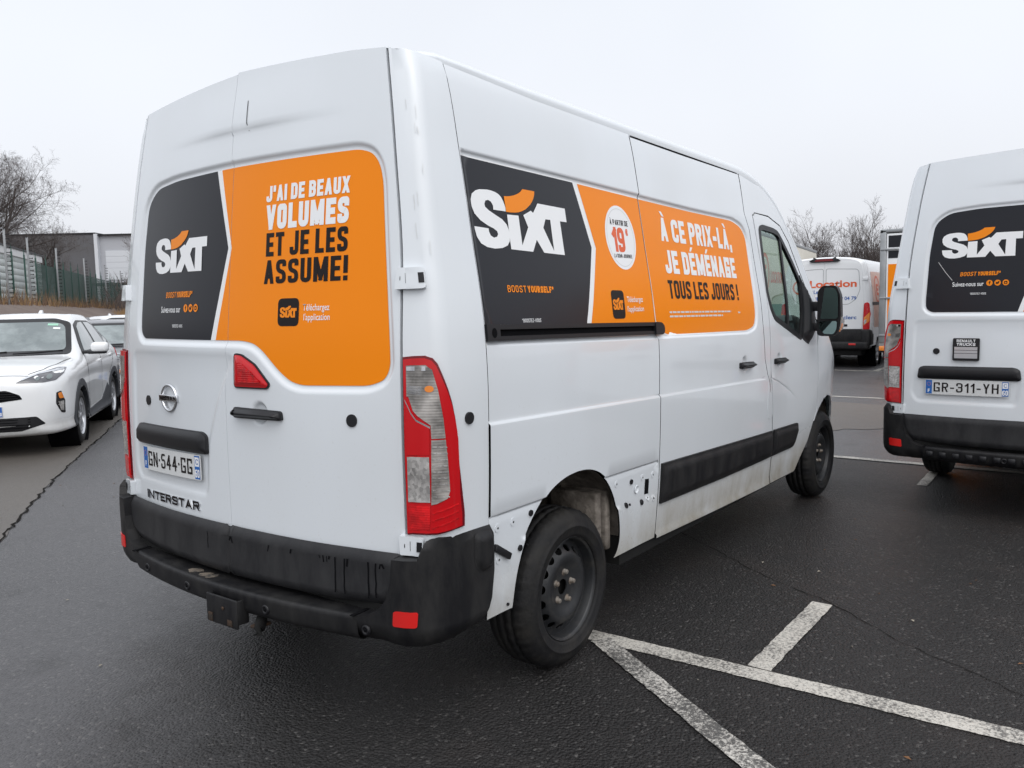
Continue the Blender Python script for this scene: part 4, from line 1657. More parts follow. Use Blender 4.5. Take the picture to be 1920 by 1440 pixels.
    for sg in (-1, 1):
        bs = (lambda P, sg=sg: bump(P, sg))
        BP = [(-.1, .397), (-.1, .487), (.30, .490), (.62, .515), (.84, .56), (.95, .62), (1.0, .700), (1.38, .703), (1.46, .745), (1.56, .765), (2.0, .767), (2.185, .762), (2.19, .68), (2.188, .60), (2.170, .50), (2.135, .43), (1.98, .402), (1.5, .395), (.6, .395)]
        panel(bmp, BP, bs, "bumper_plastic", (-1, sg, 0), grid=.05, off=0, rim=.05, sc=(.2, 1), lines=[[(-.1, .47), (2.2, .47)], [(-.1, .44), (2.2, .44)], [(1.4, .735), (2.2, .735)]])
        # swept return between the step and the outer corner
        V = []
        inner = [(-.1, .487), (.30, .490), (.62, .515), (.84, .56), (.95, .62), (1.0, .700)]
        A = bs(np.array(inner))
        B = A + np.array([[.085, -sg * .012, .004]] * len(A))
        V = [tuple(q) for q in A] + [tuple(q) for q in B]
        n = len(A)
        bmp.add(V, [(i, i + 1, n + i + 1, n + i) for i in range(n - 1)], "bumper_plastic", True)
        # ledge under the lower hinge, and the return on top of the corner
        L1 = bs(np.array([(1.0, .700), (1.2, .702), (1.38, .703)]))
        V = [tuple(q) for q in L1] + [(-.84, sg * .86, .704), (-.84, sg * .93, .704), (-.80, sg * .99, .704)]
        bmp.add(V, [(0, 1, 4, 3), (1, 2, 5, 4)], "bumper_plastic", False)
        L2 = bs(np.array([(1.46, .745), (1.56, .765), (2.0, .767), (2.185, .762)]))
        V = [tuple(q) for q in L2] + [(-.82, sg * .955, .760), (-.80, sg * .975, .770), (-.77, sg * .985, .772), (-.60, sg * .985, .768)]
        bmp.add(V, [(0, 1, 5, 4), (1, 2, 6, 5), (2, 3, 7, 6)], "bumper_plastic", False)
        # moulded half-round at the wheel-arch end
        VB = rnd([(2.075, .752), (2.188, .750), (2.188, .628), (2.15, .602), (2.11, .602), (2.075, .64)], .03)
        vb = lambda P, sg=sg: bump(P, sg) + np.stack([P[:, 0] * 0, sg * .016 * sstep(0, .03, -sdf(P, VB)), P[:, 0] * 0], -1)
        panel(bmp, VB, vb, "bumper_plastic", (0, sg, 0), grid=.02, off=.001, rim=.004, loops=[offset_poly(VB, -.012), offset_poly(VB, -.028)])
    V, F = [], []
    prof = [(.125, .484), (.018, .489), (.006, .488), (0, .482), (0, .470), (.004, .425), (.012, .405), (.03, .393), (.12, .390)]
    ys = np.linspace(-.716, .716, 25)
    for y in ys:
        x0 = -1.06 + .146 * y * y
        V += [(x0 + a, y, z) for a, z in prof]
    P_ = len(prof)
    for i in range(len(ys) - 1):
        for j in range(P_ - 1):
            F.append((i * P_ + j, i * P_ + j + 1, (i + 1) * P_ + j + 1, (i + 1) * P_ + j))
    bmp.add(V, F, "bumper_plastic", True)
    for sg in (-1, 1):
        bmp.box((-1.002, sg * .700, .489), (-.90, sg * .716, .4925), "gap_dark")
    bmp.box((-.92, -.80, .392), (-.86, .80, .52), "under_dark")
    bo = bmp.build('rear_bumper', van)
    for y in (-.75, -.29, .21, .58):
        s_ = MB()
        x0 = -1.06 + .146 * y * y + .003
        s_.lathe([(0.001, -.004), (.010, -.004), (.0105, -.006), (.016, -.006), (.019, -.003), (.0195, .004)], 18, "trim_black", True, (x0, y, .440), 'X')
        s_.lathe([(0.001, -.0065), (.006, -.0065), (.006, 0)], 12, "gap_dark", True, (x0, y, .440), 'X')
        s_.build('parking_sensor', bo)
    for sg in (-1, 1):
        s_ = MB()
        RP = [(a / .2, b) for a, b in rnd([(1.00 * .2, .471), (1.36 * .2, .474), (1.38 * .2, .527), (1.02 * .2, .524)], .008)]
        panel(s_, RP, lambda P, sg=sg: bump(P, sg), "reflector_red", (-1, sg * .5, 0), grid=.03, off=.004, rim=.006, sc=(.2, 1))
        s_.build('reflector', bo)

    # ---- sliding door (right), plain panel (left), front doors
    for sg in (-1, 1):
        ss = (lambda P, sg=sg: side(P, sg))
        o = (0, sg, 0)
        d = MB()
        SD = [(.735, 2.340), (1.33, 2.328), (2.112, 2.318)] + SDF_[1:] + [(1.5, .362), (.752, .382), (.752, .70), (.748, 1.02), (.746, 1.40), (.739, 2.0)]
        lns = [[(.73, 1.097 + k), (2.21, 1.0585 + k)] for k in (-.012, -.009, -.002, .002, .009, .012)] + [ [(.75, .406), (2.4, .364)], [(.75, .396), (2.4, .354)]]
        panel(d, SD, ss, "van_white", o, grid=.055, rim=.016, rim_mat="gap_dark", lines=lns, loops=[SIDE_REC_B, offset_poly(SIDE_REC_B, .011), offset_poly(SIDE_REC_B, .022)] + [circle(1.87, 1.172, q, 18) for q in (.02, .037, .055)])
        do = d.build('sliding_door' if sg < 0 else 'side_panel', van)

        def rubf(P, RB):
            q = side(P, sg)
            q[:, 1] += sg * (.016 * sstep(0, .05, -sdf(P, RB)))
            return q
        RB = [(.766, .757), (1.49, .733), (2.360, .705), (2.385, .62), (2.385, .535), (1.56, .540), (.766, .556)]
        b = MB()
        panel(b, RB, lambda P: rubf(P, RB), "bumper_plastic", o, grid=.06, off=.012, rim=.014, loops=[offset_poly(RB, -.025), offset_poly(RB, -.05)])
        b.build('rubbing_strip', do)
        if sg < 0:
            h = MB()
            HB = rnd([(1.775, 1.186), (1.985, 1.180), (1.985, 1.143), (1.775, 1.149)], .013)
            panel(h, HB, lambda P: np.stack([P[:, 0], sg * (Ws(P[:, 0], P[:, 1]) + .012 + .028 * sstep(0, .02, -sdf(P, HB))), P[:, 1]], -1), "trim_black", o, grid=.03, rim=.02, loops=[offset_poly(HB, -.008), offset_poly(HB, -.016)])
            h.build('door_handle', do)
            fl = MB()
            panel(fl, rnd([(2.262, 1.03), (2.352, .90), (2.362, .79), (2.285, .79), (2.262, .85)], .01), ss, "van_white", o, grid=.05, off=.002, rim=.004)
            fl.build('fuel_flap', do)
        f = MB()
        FD = [(2.256, 2.07), (2.30, 2.094), (2.536, 2.088), (2.742, 2.039), (2.872, 1.937), (3.272, 1.393), (3.308, 1.20), (3.346, .96), (3.362, .755), (3.29, .65), (3.19, .52), (3.12, .472), (3.04, .412), (2.96, .34), (2.43, .345)] + list(reversed(FD_R[1:-1]))
        FD = [(a, b) for a, b in FD]
        lns = [[(a, b + k) for a, b in SWEEP] for k in (-.011, -.003, .003, .011)]
        panel(f, FD, ss, "van_white", o, grid=.055, holes=[offset_poly(FWIN, .018)], rim=.016, lines=lns, loops=[circle(2.48, 1.158, q, 18) for q in (.02, .037, .055)])
        fo = f.build('front_door', van)
        s_ = MB()
        panel(s_, offset_poly(FWIN, .022), ss, "trim_black", o, holes=[offset_poly(FWIN, -.012)], grid=.2, seg=.05, off=.003, rim=.02)
        panel(s_, [(2.693, 1.99), (2.720, 1.985), (2.672, 1.345), (2.640, 1.36)], ss, "trim_black", o, grid=.1, off=.001, rim=.012)
        s_.build('window_seal', fo)
        g = MB()
        panel(g, offset_poly(FWIN, .0), ss, "window_glass", o, grid=.08, off=-.008, rim=0)
        g.build('window', fo)
        b = MB()
        RB2 = rnd([(2.405, .704), (2.90, .690), (2.92, .63), (2.87, .555), (2.82, .530), (2.402, .533)], [.004, .02, .03, .04, .03, .004])
        panel(b, RB2, lambda P: rubf(P, RB2), "bumper_plastic", o, grid=.06, off=.012, rim=.014, loops=[offset_poly(RB2, -.025), offset_poly(RB2, -.05)])
        b.build('rubbing_strip', fo)
        h = MB()
        HB2 = rnd([(2.375, 1.172), (2.575, 1.168), (2.575, 1.131), (2.375, 1.135)], .013)
        panel(h, HB2, lambda P: np.stack([P[:, 0], sg * (Ws(P[:, 0], P[:, 1]) + .012 + .028 * sstep(0, .02, -sdf(P, HB2))), P[:, 1]], -1), "trim_black", o, grid=.03, rim=.02, loops=[offset_poly(HB2, -.008), offset_poly(HB2, -.016)])
        h.build('door_handle', fo)
        # mirror
        mr_ = MB()
        SL = [(3.0, 1.715), (3.10, 1.60), (3.16, 1.545), (3.185, 1.50), (3.195, 1.31), (3.08, 1.232), (2.985, 1.262), (2.93, 1.285), (2.972, 1.45), (3.0, 1.66)]
        panel(mr_, SL, lambda P: side(P, sg) + np.stack([P[:, 0] * 0, sg * .035 * sstep(0, .06, -sdf(P, SL)), P[:, 0] * 0], -1), "trim_black", o, grid=.03, off=.006, rim=.02, loops=[offset_poly(SL, -.02), offset_poly(SL, -.045)])
        for z0, z1 in ((1.462, 1.530), (1.322, 1.378)):
            mr_.box((3.08, sg * .98, z0), (3.17, sg * 1.14, z1), "trim_black", .012)
        mo = mr_.build('door_mirror', fo)
        hd = MB()
        HM = rnd([(sg * 1.078, 1.300), (sg * 1.10, 1.287), (sg * 1.195, 1.287), (sg * 1.222, 1.32), (sg * 1.238, 1.42), (sg * 1.232, 1.57), (sg * 1.205, 1.638), (sg * 1.11, 1.638), (sg * 1.078, 1.60)], .02, 3)

        def shell(P):
            e_ = -sdf(P, HM)
            return np.stack([3.13 + .10 * sstep(-.005, .075, e_) + 0 * P[:, 0], P[:, 0], P[:, 1]], -1)
        panel(hd, HM, shell, "trim_black", (1, 0, 0), grid=.02, rim=0, loops=[offset_poly(HM, -.02), offset_poly(HM, -.045)])
        rimp = [np.array(q) for q in dens(HM, .02)]
        V, F = [], []
        for q in rimp:
            V += [(3.13, q[0], q[1]), (3.075, q[0], q[1])]
        n = len(rimp)
        F = [(2 * i, 2 * ((i + 1) % n), 2 * ((i + 1) % n) + 1, 2 * i + 1) for i in range(n)]
        hd.add(V, F, "trim_black", True)
        fl_ = lambda P: np.stack([3.078 + 0 * P[:, 0], P[:, 0], P[:, 1]], -1)
        panel(hd, HM, fl_, "trim_black", (-1, 0, 0), grid=.1, rim=0)
        hd.build('mirror_housing', mo)
        gl = MB()
        tilt = lambda P: np.stack([3.070 - (np.abs(P[:, 0]) - 1.16) * .16 + (P[:, 1] - 1.5) * .02, P[:, 0], P[:, 1]], -1)
        panel(gl, rnd([(sg * 1.092, 1.408), (sg * 1.222, 1.408), (sg * 1.222, 1.575), (sg * 1.195, 1.624), (sg * 1.118, 1.624), (sg * 1.092, 1.59)], .02), tilt, "mirror_glass", (-1, 0, 0), grid=.2, rim=.003)
        tilt2 = lambda P: np.stack([3.070 - (np.abs(P[:, 0]) - 1.16) * .10 + (P[:, 1] - 1.35) * -.1, P[:, 0], P[:, 1]], -1)
        panel(gl, rnd([(sg * 1.092, 1.305), (sg * 1.19, 1.300), (sg * 1.212, 1.335), (sg * 1.217, 1.392), (sg * 1.092, 1.392)], .015), tilt2, "mirror_glass", (-1, 0, 0), grid=.2, rim=.003)
        gl.build('mirror_glass', mo)
        il = MB()
        panel(il, rnd([(3.085, 1.33), (3.15, 1.33), (3.155, 1.40), (3.10, 1.425), (3.08, 1.40)], .012), lambda P: np.stack([P[:, 0], sg * (1.236 - .02 * np.clip((1.37 - P[:, 1]) / .05, 0, 1) ** 2) + 0 * P[:, 0], P[:, 1]], -1), "lens_clear", o, grid=.03, off=.006, rim=.008)
        panel(il, rnd([(3.068, 1.325), (3.068, 1.375)] + [(3.095, 1.375), (3.10, 1.325)], .005), lambda P: np.stack([P[:, 0], sg * (1.234 - .02 * np.clip((1.37 - P[:, 1]) / .05, 0, 1) ** 2) + 0 * P[:, 0], P[:, 1]], -1), "bulb_orange", o, grid=.03, off=.0145, rim=.003)
        il.build('indicator_lamp', mo)
        # sliding door rail under the window recess
        if sg < 0:
            rl = MB()
            for (za, zb, dp, mn) in ((1.477, 1.460, .018, "trim_black"), (1.460, 1.436, .006, "gap_dark"), (1.436, 1.420, .016, "trim_black")):
                P0 = [(-.592, za), (.74, za - .027), (.74, zb - .027), (-.592, zb)]
                panel(rl, P0, lambda P: np.stack([P[:, 0], -(Wz(P[:, 1]) - .012), P[:, 1]], -1), mn, o, grid=.2, off=dp, rim=.012)
            panel(rl, [(-.594, 1.479), (-.52, 1.477), (-.52, 1.419), (-.594, 1.420)], lambda P: np.stack([P[:, 0], -(Wz(P[:, 1]) - .012), P[:, 1]], -1), "trim_black", o, grid=.2, off=.021, rim=.014)
            panel(rl, circle(-.555, 1.447, .015, 14, .018), lambda P: np.stack([P[:, 0], -(Wz(P[:, 1]) - .012), P[:, 1]], -1), "gap_dark", o, grid=.2, off=.0215, rim=0)
            panel(rl, rnd([(.70, 1.452), (.765, 1.448), (.792, 1.43), (.792, 1.40), (.77, 1.389), (.70, 1.392)], .012), lambda P: np.stack([P[:, 0], -(Wz(P[:, 1]) - .012), P[:, 1]], -1), "trim_black", o, grid=.2, off=.024, rim=.016)
            rl.build('door_rail', van)

    # ---- wheels
    for x in (0.0, 3.682):
        for sg in (-1, 1):
            build_wheel_steel(van, x, .3417, .972 if x < 1 else .968, sg)


def number_plate(parent, text, u0, v0, w=.52, h=.105, slope=0.0, name='number_plate'):
    """French plate: blue ends, country letter, departement number"""
    sx = lambda P: np.stack([xr(P[:, 0], P[:, 1]) * 0 - .935 - .0 * P[:, 0], P[:, 0], P[:, 1]], -1)
    b = MB()
    f = Face(lambda P: np.stack([xr(P[:, 0], np.full(len(P), .91)) - .004, P[:, 0], P[:, 1]], -1), (-1, 0, 0), -1)
    R = [(u0, v0), (u0 - w, v0 + slope), (u0 - w, v0 + h + slope), (u0, v0 + h)]
    panel(b, rnd(R, .008), f.surf, "plate_white", f.out, grid=.1, off=.004, rim=.004)
    k = slope / w
    q = lambda a, c: (u0 - a, v0 + c + k * a)
    f.poly(b, [q(.004, .004), q(.045, .004), q(.045, h - .004), q(.004, h - .004)], "plate_blue", .0046)
    f.poly(b, [q(w - .043, .004), q(w - .004, .004), q(w - .004, h - .004), q(w - .043, h - .004)], "plate_blue", .0046)
    f.poly(b, [q(w - .040, h * .54), q(w - .008, h * .54), q(w - .008, h - .010), q(w - .040, h - .010)], "decal_white", .0050)
    for i in range(12):
        a = 2 * math.pi * i / 12
        cx, cy = .0245 + .012 * math.cos(a), h * .70 + .012 * math.sin(a)
        f.poly(b, [q(cx - .002, cy), q(cx, cy - .002), q(cx + .002, cy), q(cx, cy + .002)], "print_orange", .0050)
    f.text(b, "F", u0 - .018, v0 + .014 + k * .018, .013, .024, .22, "decal_white", .0050, gw=.5, slope=-k)
    f.text(b, "60", u0 - w + .041, v0 + .010 + k * (w - .03), .034, .034, .20, "decal_white", .0052, gw=.36, slope=k)
    f.text(b, "C", u0 - w + .033, v0 + h * .62 + k * (w - .03), .018, .022, .14, "print_blue", .0054, gw=.5, slope=k)
    f.text(b, text, u0 - .056, v0 + .020 + k * .056, w - .118, h - .040, .135, "decal_black", .0052, gw=.40, gap=.17, slope=k)
    return b.build(name, parent)


def clip_x(poly, x, keep_below):
    return [(b, a) for a, b in clip_y([(b, a) for a, b in poly], x, keep_below)]


def dress_rear(van, kind):
    """printed film on the rear doors"""
    doors = [c for c in van.children if c.name.startswith('rear_door')]
    dR, dL = doors[0], doors[1]
    WIN = offset_poly(REC_R, -.004)
    if kind == 1:
        chev = [(.104, 2.2), (.110, 2.100), (.016, 1.793), (.117, 1.434), (.12, 1.2)]
        chev_o = [(.070, 2.2), (.078, 2.100), (-.006, 1.792), (.083, 1.434), (.086, 1.2)]
    else:
        chev = [(.070, 2.2), (.078, 2.12), (.055, 1.80), (.172, 1.434), (.175, 1.2)]
        chev_o = [(.035, 2.2), (.043, 2.12), (.02, 1.80), (.140, 1.434), (.143, 1.2)]
    L = clip_x(WIN, .0010, False)
    Rr = clip_x(WIN, -.0010, True)

    def side_of(poly, line, left):
        # keep the part of poly at larger y (left) or smaller y than a broken line given top to bottom
        big = 3.0 if left else -3.0
        reg = list(line) + [(big, line[-1][1]), (big, line[0][1])]
        return reg
    # the film is cut along the chevron with triangles chosen by their centre
    dm = MB()
    cut(dm, L, chev, True, "decal_dark", .0012)
    RF.logo(dm, .599, 1.712, .436, .172, .0028) if kind == 1 else RF.logo(dm, .645, 1.792, .485, .185, .0028)
    if kind == 1:
        RF.text(dm, "BOOST", .488, 1.609, .088, .0245, .16, "print_orange", gw=.42, gap=.16, shear=.15)
        RF.text(dm, "YOURSELF*", .394, 1.609, .130, .0245, .26, "print_orange", gw=.42, gap=.12, shear=.10)
        RF.font(dm, "Suivez-nous sur", .530, 1.547, .172, .027, "decal_white", bold=.01)
        icons(RF, dm, .314, 1.5635, .0165, .040)
        RF.text(dm, "*BOOSTEZ-VOUS", .424, 1.484, .088, .0125, .14, "decal_white", gw=.42, gap=.16)
    else:
        RF.text(dm, "BOOST", .524, 1.676, .098, .026, .16, "print_orange", gw=.42, gap=.16, shear=.15)
        RF.text(dm, "YOURSELF*", .416, 1.676, .135, .026, .26, "print_orange", gw=.42, gap=.12, shear=.10)
        RF.font(dm, "Suivez-nous sur", .570, 1.609, .192, .030, "decal_white", bold=.01)
        icons(RF, dm, .343, 1.627, .019, .048)
        RF.text(dm, "*BOOSTEZ-VOUS", .459, 1.552, .098, .0135, .14, "decal_white", gw=.42, gap=.16)
        RF.poly(dm, stroke([(.664, 1.772), (.640, 1.738), (.617, 1.706), (.573, 1.652)], .003, 0), "plate_white", .0016)
    dm.build('dark_film', dL)
    wm = MB()
    cut(wm, L, chev, False, "decal_white", .0009)
    wm.build('white_stripe', dL)
    om = MB()
    cut(om, clip_y(L, 1.792, False), chev_o, False, "decal_orange", .0016)
    cut(om, clip_y(L, 1.792, True), chev_o, False, "decal_orange", .0016)
    om.build('orange_film', dL)
    rm = MB()
    cut(rm, Rr, chev_o, False, "decal_orange", .0016)
    if kind == 1:
        cut(rm, Rr, chev_o, True, "decal_white", .0013)
        RF.text(rm, "J'AI DE BEAUX", -.207, 1.950, .413, .059, .225, "decal_white")
        RF.text(rm, "VOLUMES", -.210, 1.846, .410, .092, .25, "decal_white", gw=.36)
        RF.text(rm, "ET JE LES", -.215, 1.747, .405, .087, .19, "decal_black", gw=.30)
        RF.text(rm, "ASSUME!", -.208, 1.645, .416, .088, .18, "decal_black", gw=.30)
        RF.poly(rm, rnd([(-.291, 1.487), (-.400, 1.487), (-.400, 1.589), (-.291, 1.589)], .022, 5), "decal_black", .0024)
        RF.logo(rm, -.303, 1.518, .086, .043, .0030, "print_orange", "print_orange")
        RF.font(rm, "T\u00e9l\u00e9chargez", -.420, 1.535, .127, .031, "decal_white", bold=.008)
        RF.font(rm, "l'application", -.425, 1.500, .125, .032, "decal_white", bold=.008)
    rm.build('orange_film', dR)


def cut(mb, poly, line, left, mname, off):
    """film on the rear doors: the part of a polygon on one side of a broken line (run top to bottom)"""
    S = [np.array(p) for p in line]
    q = [np.array(p) for p in poly]
    ys = np.array([p[1] for p in S])[::-1]
    xs = np.array([p[0] for p in S])[::-1]
    f = lambda p: (p[0] - np.interp(p[1], ys, xs)) * (1 if left else -1)
    pts = dens([tuple(p) for p in q], .01)
    o = []
    n = len(pts)
    for i in range(n):
        a, b = pts[i], pts[(i + 1) % n]
        fa, fb = f(a), f(b)
        if fa >= 0:
            o.append(a)
        if (fa >= 0) != (fb >= 0):
            t = fa / (fa - fb)
            p = (a[0] + (b[0] - a[0]) * t, a[1] + (b[1] - a[1]) * t)
            o.append(p)
            if fa >= 0:
                # leaving: walk the line to the other crossing
                o.append(('X', p))
    # replace the marker with the line vertices between the two crossings
    if any(isinstance(k[0], str) for k in o):
        i = [j for j, k in enumerate(o) if isinstance(k[0], str)][0]
        o = o[i:] + o[:i]
        p0 = o[0][1]
        body = [k for k in o[1:] if not isinstance(k[0], str)]
        p1 = body[0]
        mids = [tuple(s_) for s_ in S if min(p0[1], p1[1]) < s_[1] < max(p0[1], p1[1])]
        mids.sort(key=lambda s_: -s_[1] if p0[1] > p1[1] else s_[1])
        o = [p0] + mids + body
        # drop the duplicate start
        if np.linalg.norm(np.array(o[-1]) - np.array(o[0])) < 1e-9:
            o = o[:-1]
    if len(o) > 2:
        panel(mb, o, rear, mname, (-1, 0, 0), grid=.06, seg=.03, off=off, rim=0)


def dress_side(van):
    qp = [c for c in van.children if c.name.startswith('body')][0]
    sdoor = [c for c in van.children if c.name.startswith('sliding_door')][0]
    dm = MB()
    dk = [(-.588, 2.077), (.153, 2.060), (.236, 1.787), (.112, 1.462), (-.588, 1.479)]
    wh = [(-.588, 2.083), (.7315, 2.050), (.738, 1.447), (-.588, 1.479)]
    orr = [(.190, 2.058), (.7315, 2.043), (.738, 1.447), (.148, 1.461), (.272, 1.786)]
    SF.poly(dm, wh, "decal_white", .0008)
    SF.poly(dm, dk, "decal_dark", .0015)
    SF.logo(dm, -.561, 1.752, .620, .245, .003, slope=-.012)
    SF.text(dm, "BOOST", -.420, 1.594, .118, .0255, .15, "print_orange", gw=.42, gap=.16, slope=-.012)
    SF.text(dm, "YOURSELF*", -.292, 1.593, .178, .0255, .27, "print_orange", gw=.42, gap=.12, slope=-.012)
    SF.text(dm, "*BOOSTEZ-VOUS", -.352, 1.480, .124, .014, .14, "decal_white", gw=.42, gap=.16, slope=-.012)
    dm.build('dark_film', qp)
    om = MB()
    SF.poly(om, orr, "decal_orange", .0016)
    SF.poly(om, circle(.511, 1.845, .139, 40, .147), "decal_white", .0022)
    ring = circle(.511, 1.845, .126, 40, .134)
    SF.poly(om, ring, "plate_white", .0024, holes=[circle(.511, 1.845, .1225, 40, .1305)])
    SF.text(om, "\u00c0 PARTIR DE", .426, 1.901, .168, .0245, .17, "decal_black", gw=.36)
    SF.text(om, "19", .430, 1.778, .112, .113, .21, "print_red", gw=.36, gap=.05)
    SF.text(om, "\u20ac", .560, 1.856, .022, .033, .20, "print_red", gw=.42)
    SF.text(om, "LA DEMI-JOURNEE", .425, 1.752, .168, .017, .17, "decal_black", gw=.36)
    SF.poly(om, rnd([(.338, 1.477), (.452, 1.475), (.456, 1.602), (.340, 1.604)], .024, 5), "decal_black", .0024)
    SF.logo(om, .348, 1.515, .092, .054, .0030, "print_orange", "print_orange")
    SF.font(om, "T\u00e9l\u00e9chargez", .482, 1.541, .152, .034, "decal_white", bold=.008)
    SF.font(om, "l'application", .477, 1.498, .158, .034, "decal_white", bold=.008)
    om.build('orange_film', qp)
    rm = MB()
    do = [(.741, 2.042), (1.345, 2.027), (1.905, 2.020), (2.038, 1.990), (2.095, 1.930), (2.086, 1.459), (2.056, 1.392), (1.942, 1.369), (.868, 1.386), (.825, 1.398), (.800, 1.418), (.786, 1.447), (.748, 1.449)]
    do = rnd(do, [0] + [.05] * 8 + [.03] * 4 + [0, 0], 4)[:]
    SF.poly(rm, [(max(a, .7415), b) for a, b in offset_poly(do, .006)], "decal_white", .0009)
    SF.poly(rm, do, "decal_orange", .0016)
    SF.text(rm, "\u00c0 CE PRIX-L\u00c0,", .930, 1.852, .925, .118, .215, "decal_white", gw=.36, slope=-.008)
    SF.text(rm, "JE D\u00c9M\u00c9NAGE", .930, 1.690, .930, .118, .225, "decal_white", gw=.38, slope=-.013)
    SF.text(rm, "TOUS LES JOURS !", .926, 1.563, .918, .093, .18, "decal_black", gw=.34, slope=-.016)
    rnd_ = random.Random(3)
    for row, (x1, z) in enumerate(((1.705, 1.491), (1.580, 1.470))):
        x = .905
        while x < x1:
            w = rnd_.uniform(.02, .06)
            SF.poly(rm, [(x, z - .012 * (x - .9)), (min(x + w, x1), z - .012 * (x + w - .9)), (min(x + w, x1), z - .012 * (x + w - .9) + .009), (x, z - .012 * (x - .9) + .009)], "plate_white", .0022)
            x += w + .008
    SF.poly(rm, [(1.811, 1.474), (1.843, 1.473), (1.843, 1.482), (1.811, 1.483)], "plate_white", .0022)
    rm.build('orange_film', sdoor)
    # fixings left where the cladding is missing
    for x, z in ((-.543, .735), (-.447, .737), (-.542, .616), (.340, .732), (.592, .717), (.700, .712), (.706, .594), (.648, .608)):
        fx = MB()
        panel(fx, circle(x, z, .016, 16), side, "van_white", (0, -1, 0), grid=.1, off=.0022, rim=.002)
        SF.poly(fx, circle(x, z, .0045, 8), "trim_black", .0028)
        fx.build('washer', qp)
    for x, z in ((-.335, .747), (-.412, .629), (.477, .718), (.430, .616), (.578, .600), (-.474, .425), (-.365, .629), (.462, .612)):
        r = .0125 if z > .5 else .006
        if (x, z) in ((-.365, .629), (.462, .612)):
            r = .005
        fx = MB()
        panel(fx, circle(x, z, r, 12), side, "trim_black", (0, -1, 0), grid=.1, off=.006, rim=.008)
        fx.build('rubber_plug', qp)
    fx = MB()
    SF.poly(fx, [(.618, .704), (.660, .700), (.660, .626), (.618, .630)], "gap_dark", .001)
    fx.build('mounting_slot', qp)
    fx = MB()
    panel(fx, circle(.532, .672, .024, 18), lambda P: side(P) + np.stack([P[:, 0] * 0, .012 * (1 - (np.hypot(P[:, 0] - .532, P[:, 1] - .672) / .024) ** 2), P[:, 0] * 0], -1), "van_white", (0, -1, 0), grid=.01, off=.008, rim=.004)
    fx.build('pressed_dimple', qp)
    st = MB()
    st.box((-.045, -.012, -.013), (.06, .004, .013), "trim_black", .003, Matrix.Translation((-.535, -1.005, .648)) @ Matrix.Rotation(R_(32), 4, 'Y'))
    st.build('loose_strap', qp)


def badge_ring(van):
    dL = [c for c in van.children if c.name.startswith('rear_door')][1]
    b = MB()
    cy, cz = .437, 1.186
    x0 = float(xr(cy, cz)) + .004
    pts = [(x0 - .012, cy + .058 * math.cos(t), cz + .060 * math.sin(t)) for t in np.linspace(0, 2 * math.pi, 37)]
    V, F = [], []
    for i in range(36):
        t = 2 * math.pi * i / 36
        for r, o in ((.059, .0), (.058, -.006), (.0545, -.009), (.049, -.007), (.047, 0)):
            V.append((x0 + o, cy + r * math.cos(t), cz + r * 1.03 * math.sin(t)))
    for i in range(36):
        for j in range(4):
            F.append((i * 5 + j, ((i + 1) % 36) * 5 + j, ((i + 1) % 36) * 5 + j + 1, i * 5 + j + 1))
    b.add(V, F, "chrome", True)
    b.box((x0 - .011, cy - .068, cz - .0145), (x0, cy + .068, cz + .0145), "chrome", .003)
    fl = Face(lambda P: np.stack([x0 - .0112 + 0 * P[:, 0], P[:, 0], P[:, 1]], -1), (-1, 0, 0), -1)
    fl.text(b, "NISSAN", cy + .061, cz - .0095, .122, .019, .22, "decal_black", .0006, gw=.75, gap=.22)
    b.build('badge', dL)
    t = MB()
    fz = Face(lambda P: np.stack([xr(P[:, 0], P[:, 1]) - .002, P[:, 0], P[:, 1]], -1), (-1, 0, 0), -1)
    for pg in text_polys("INTERSTAR", .482, .038, .24, .95, .20):
        panel(t, fz.mp(pg, .700, .722, .018), fz.surf, "decal_black", fz.out, grid=.05, off=.003, rim=.004, rim_mat="chrome")
    t.build('model_lettering', dL)


def tow_bracket(van):
    bo = [c for c in van.children if c.name.startswith('rear_bumper')][0]
    b = MB()
    b.box((-1.085, -.165, .345), (-1.074, .030, .458), "bumper_plastic", .006)
    b.box((-1.08, .022, .36), (-1.02, .030, .455), "bumper_plastic", .003)
    b.box((-1.08, -.165, .36), (-1.03, -.157, .455), "bumper_plastic", .003)
    b.box((-1.0872, -.135, .352), (-1.0848, -.105, .376), "rust", .001)
    b.box((-1.0872, -.010, .350), (-1.0848, .018, .385), "rust", .001)
    b.lathe([(.001, -.003), (.007, -.003), (.007, 0)], 10, "rust", True, (-1.0855, -.08, .415), 'X')
    b.tube([(-1.0, -.20, .37), (-1.04, -.24, .355), (-1.05, -.245, .33)], .022, 8, "under_dark")
    b.box((-1.05, -.235, .350), (-.98, -.195, .362), "rust", .004)
    b.build('tow_bracket', bo)


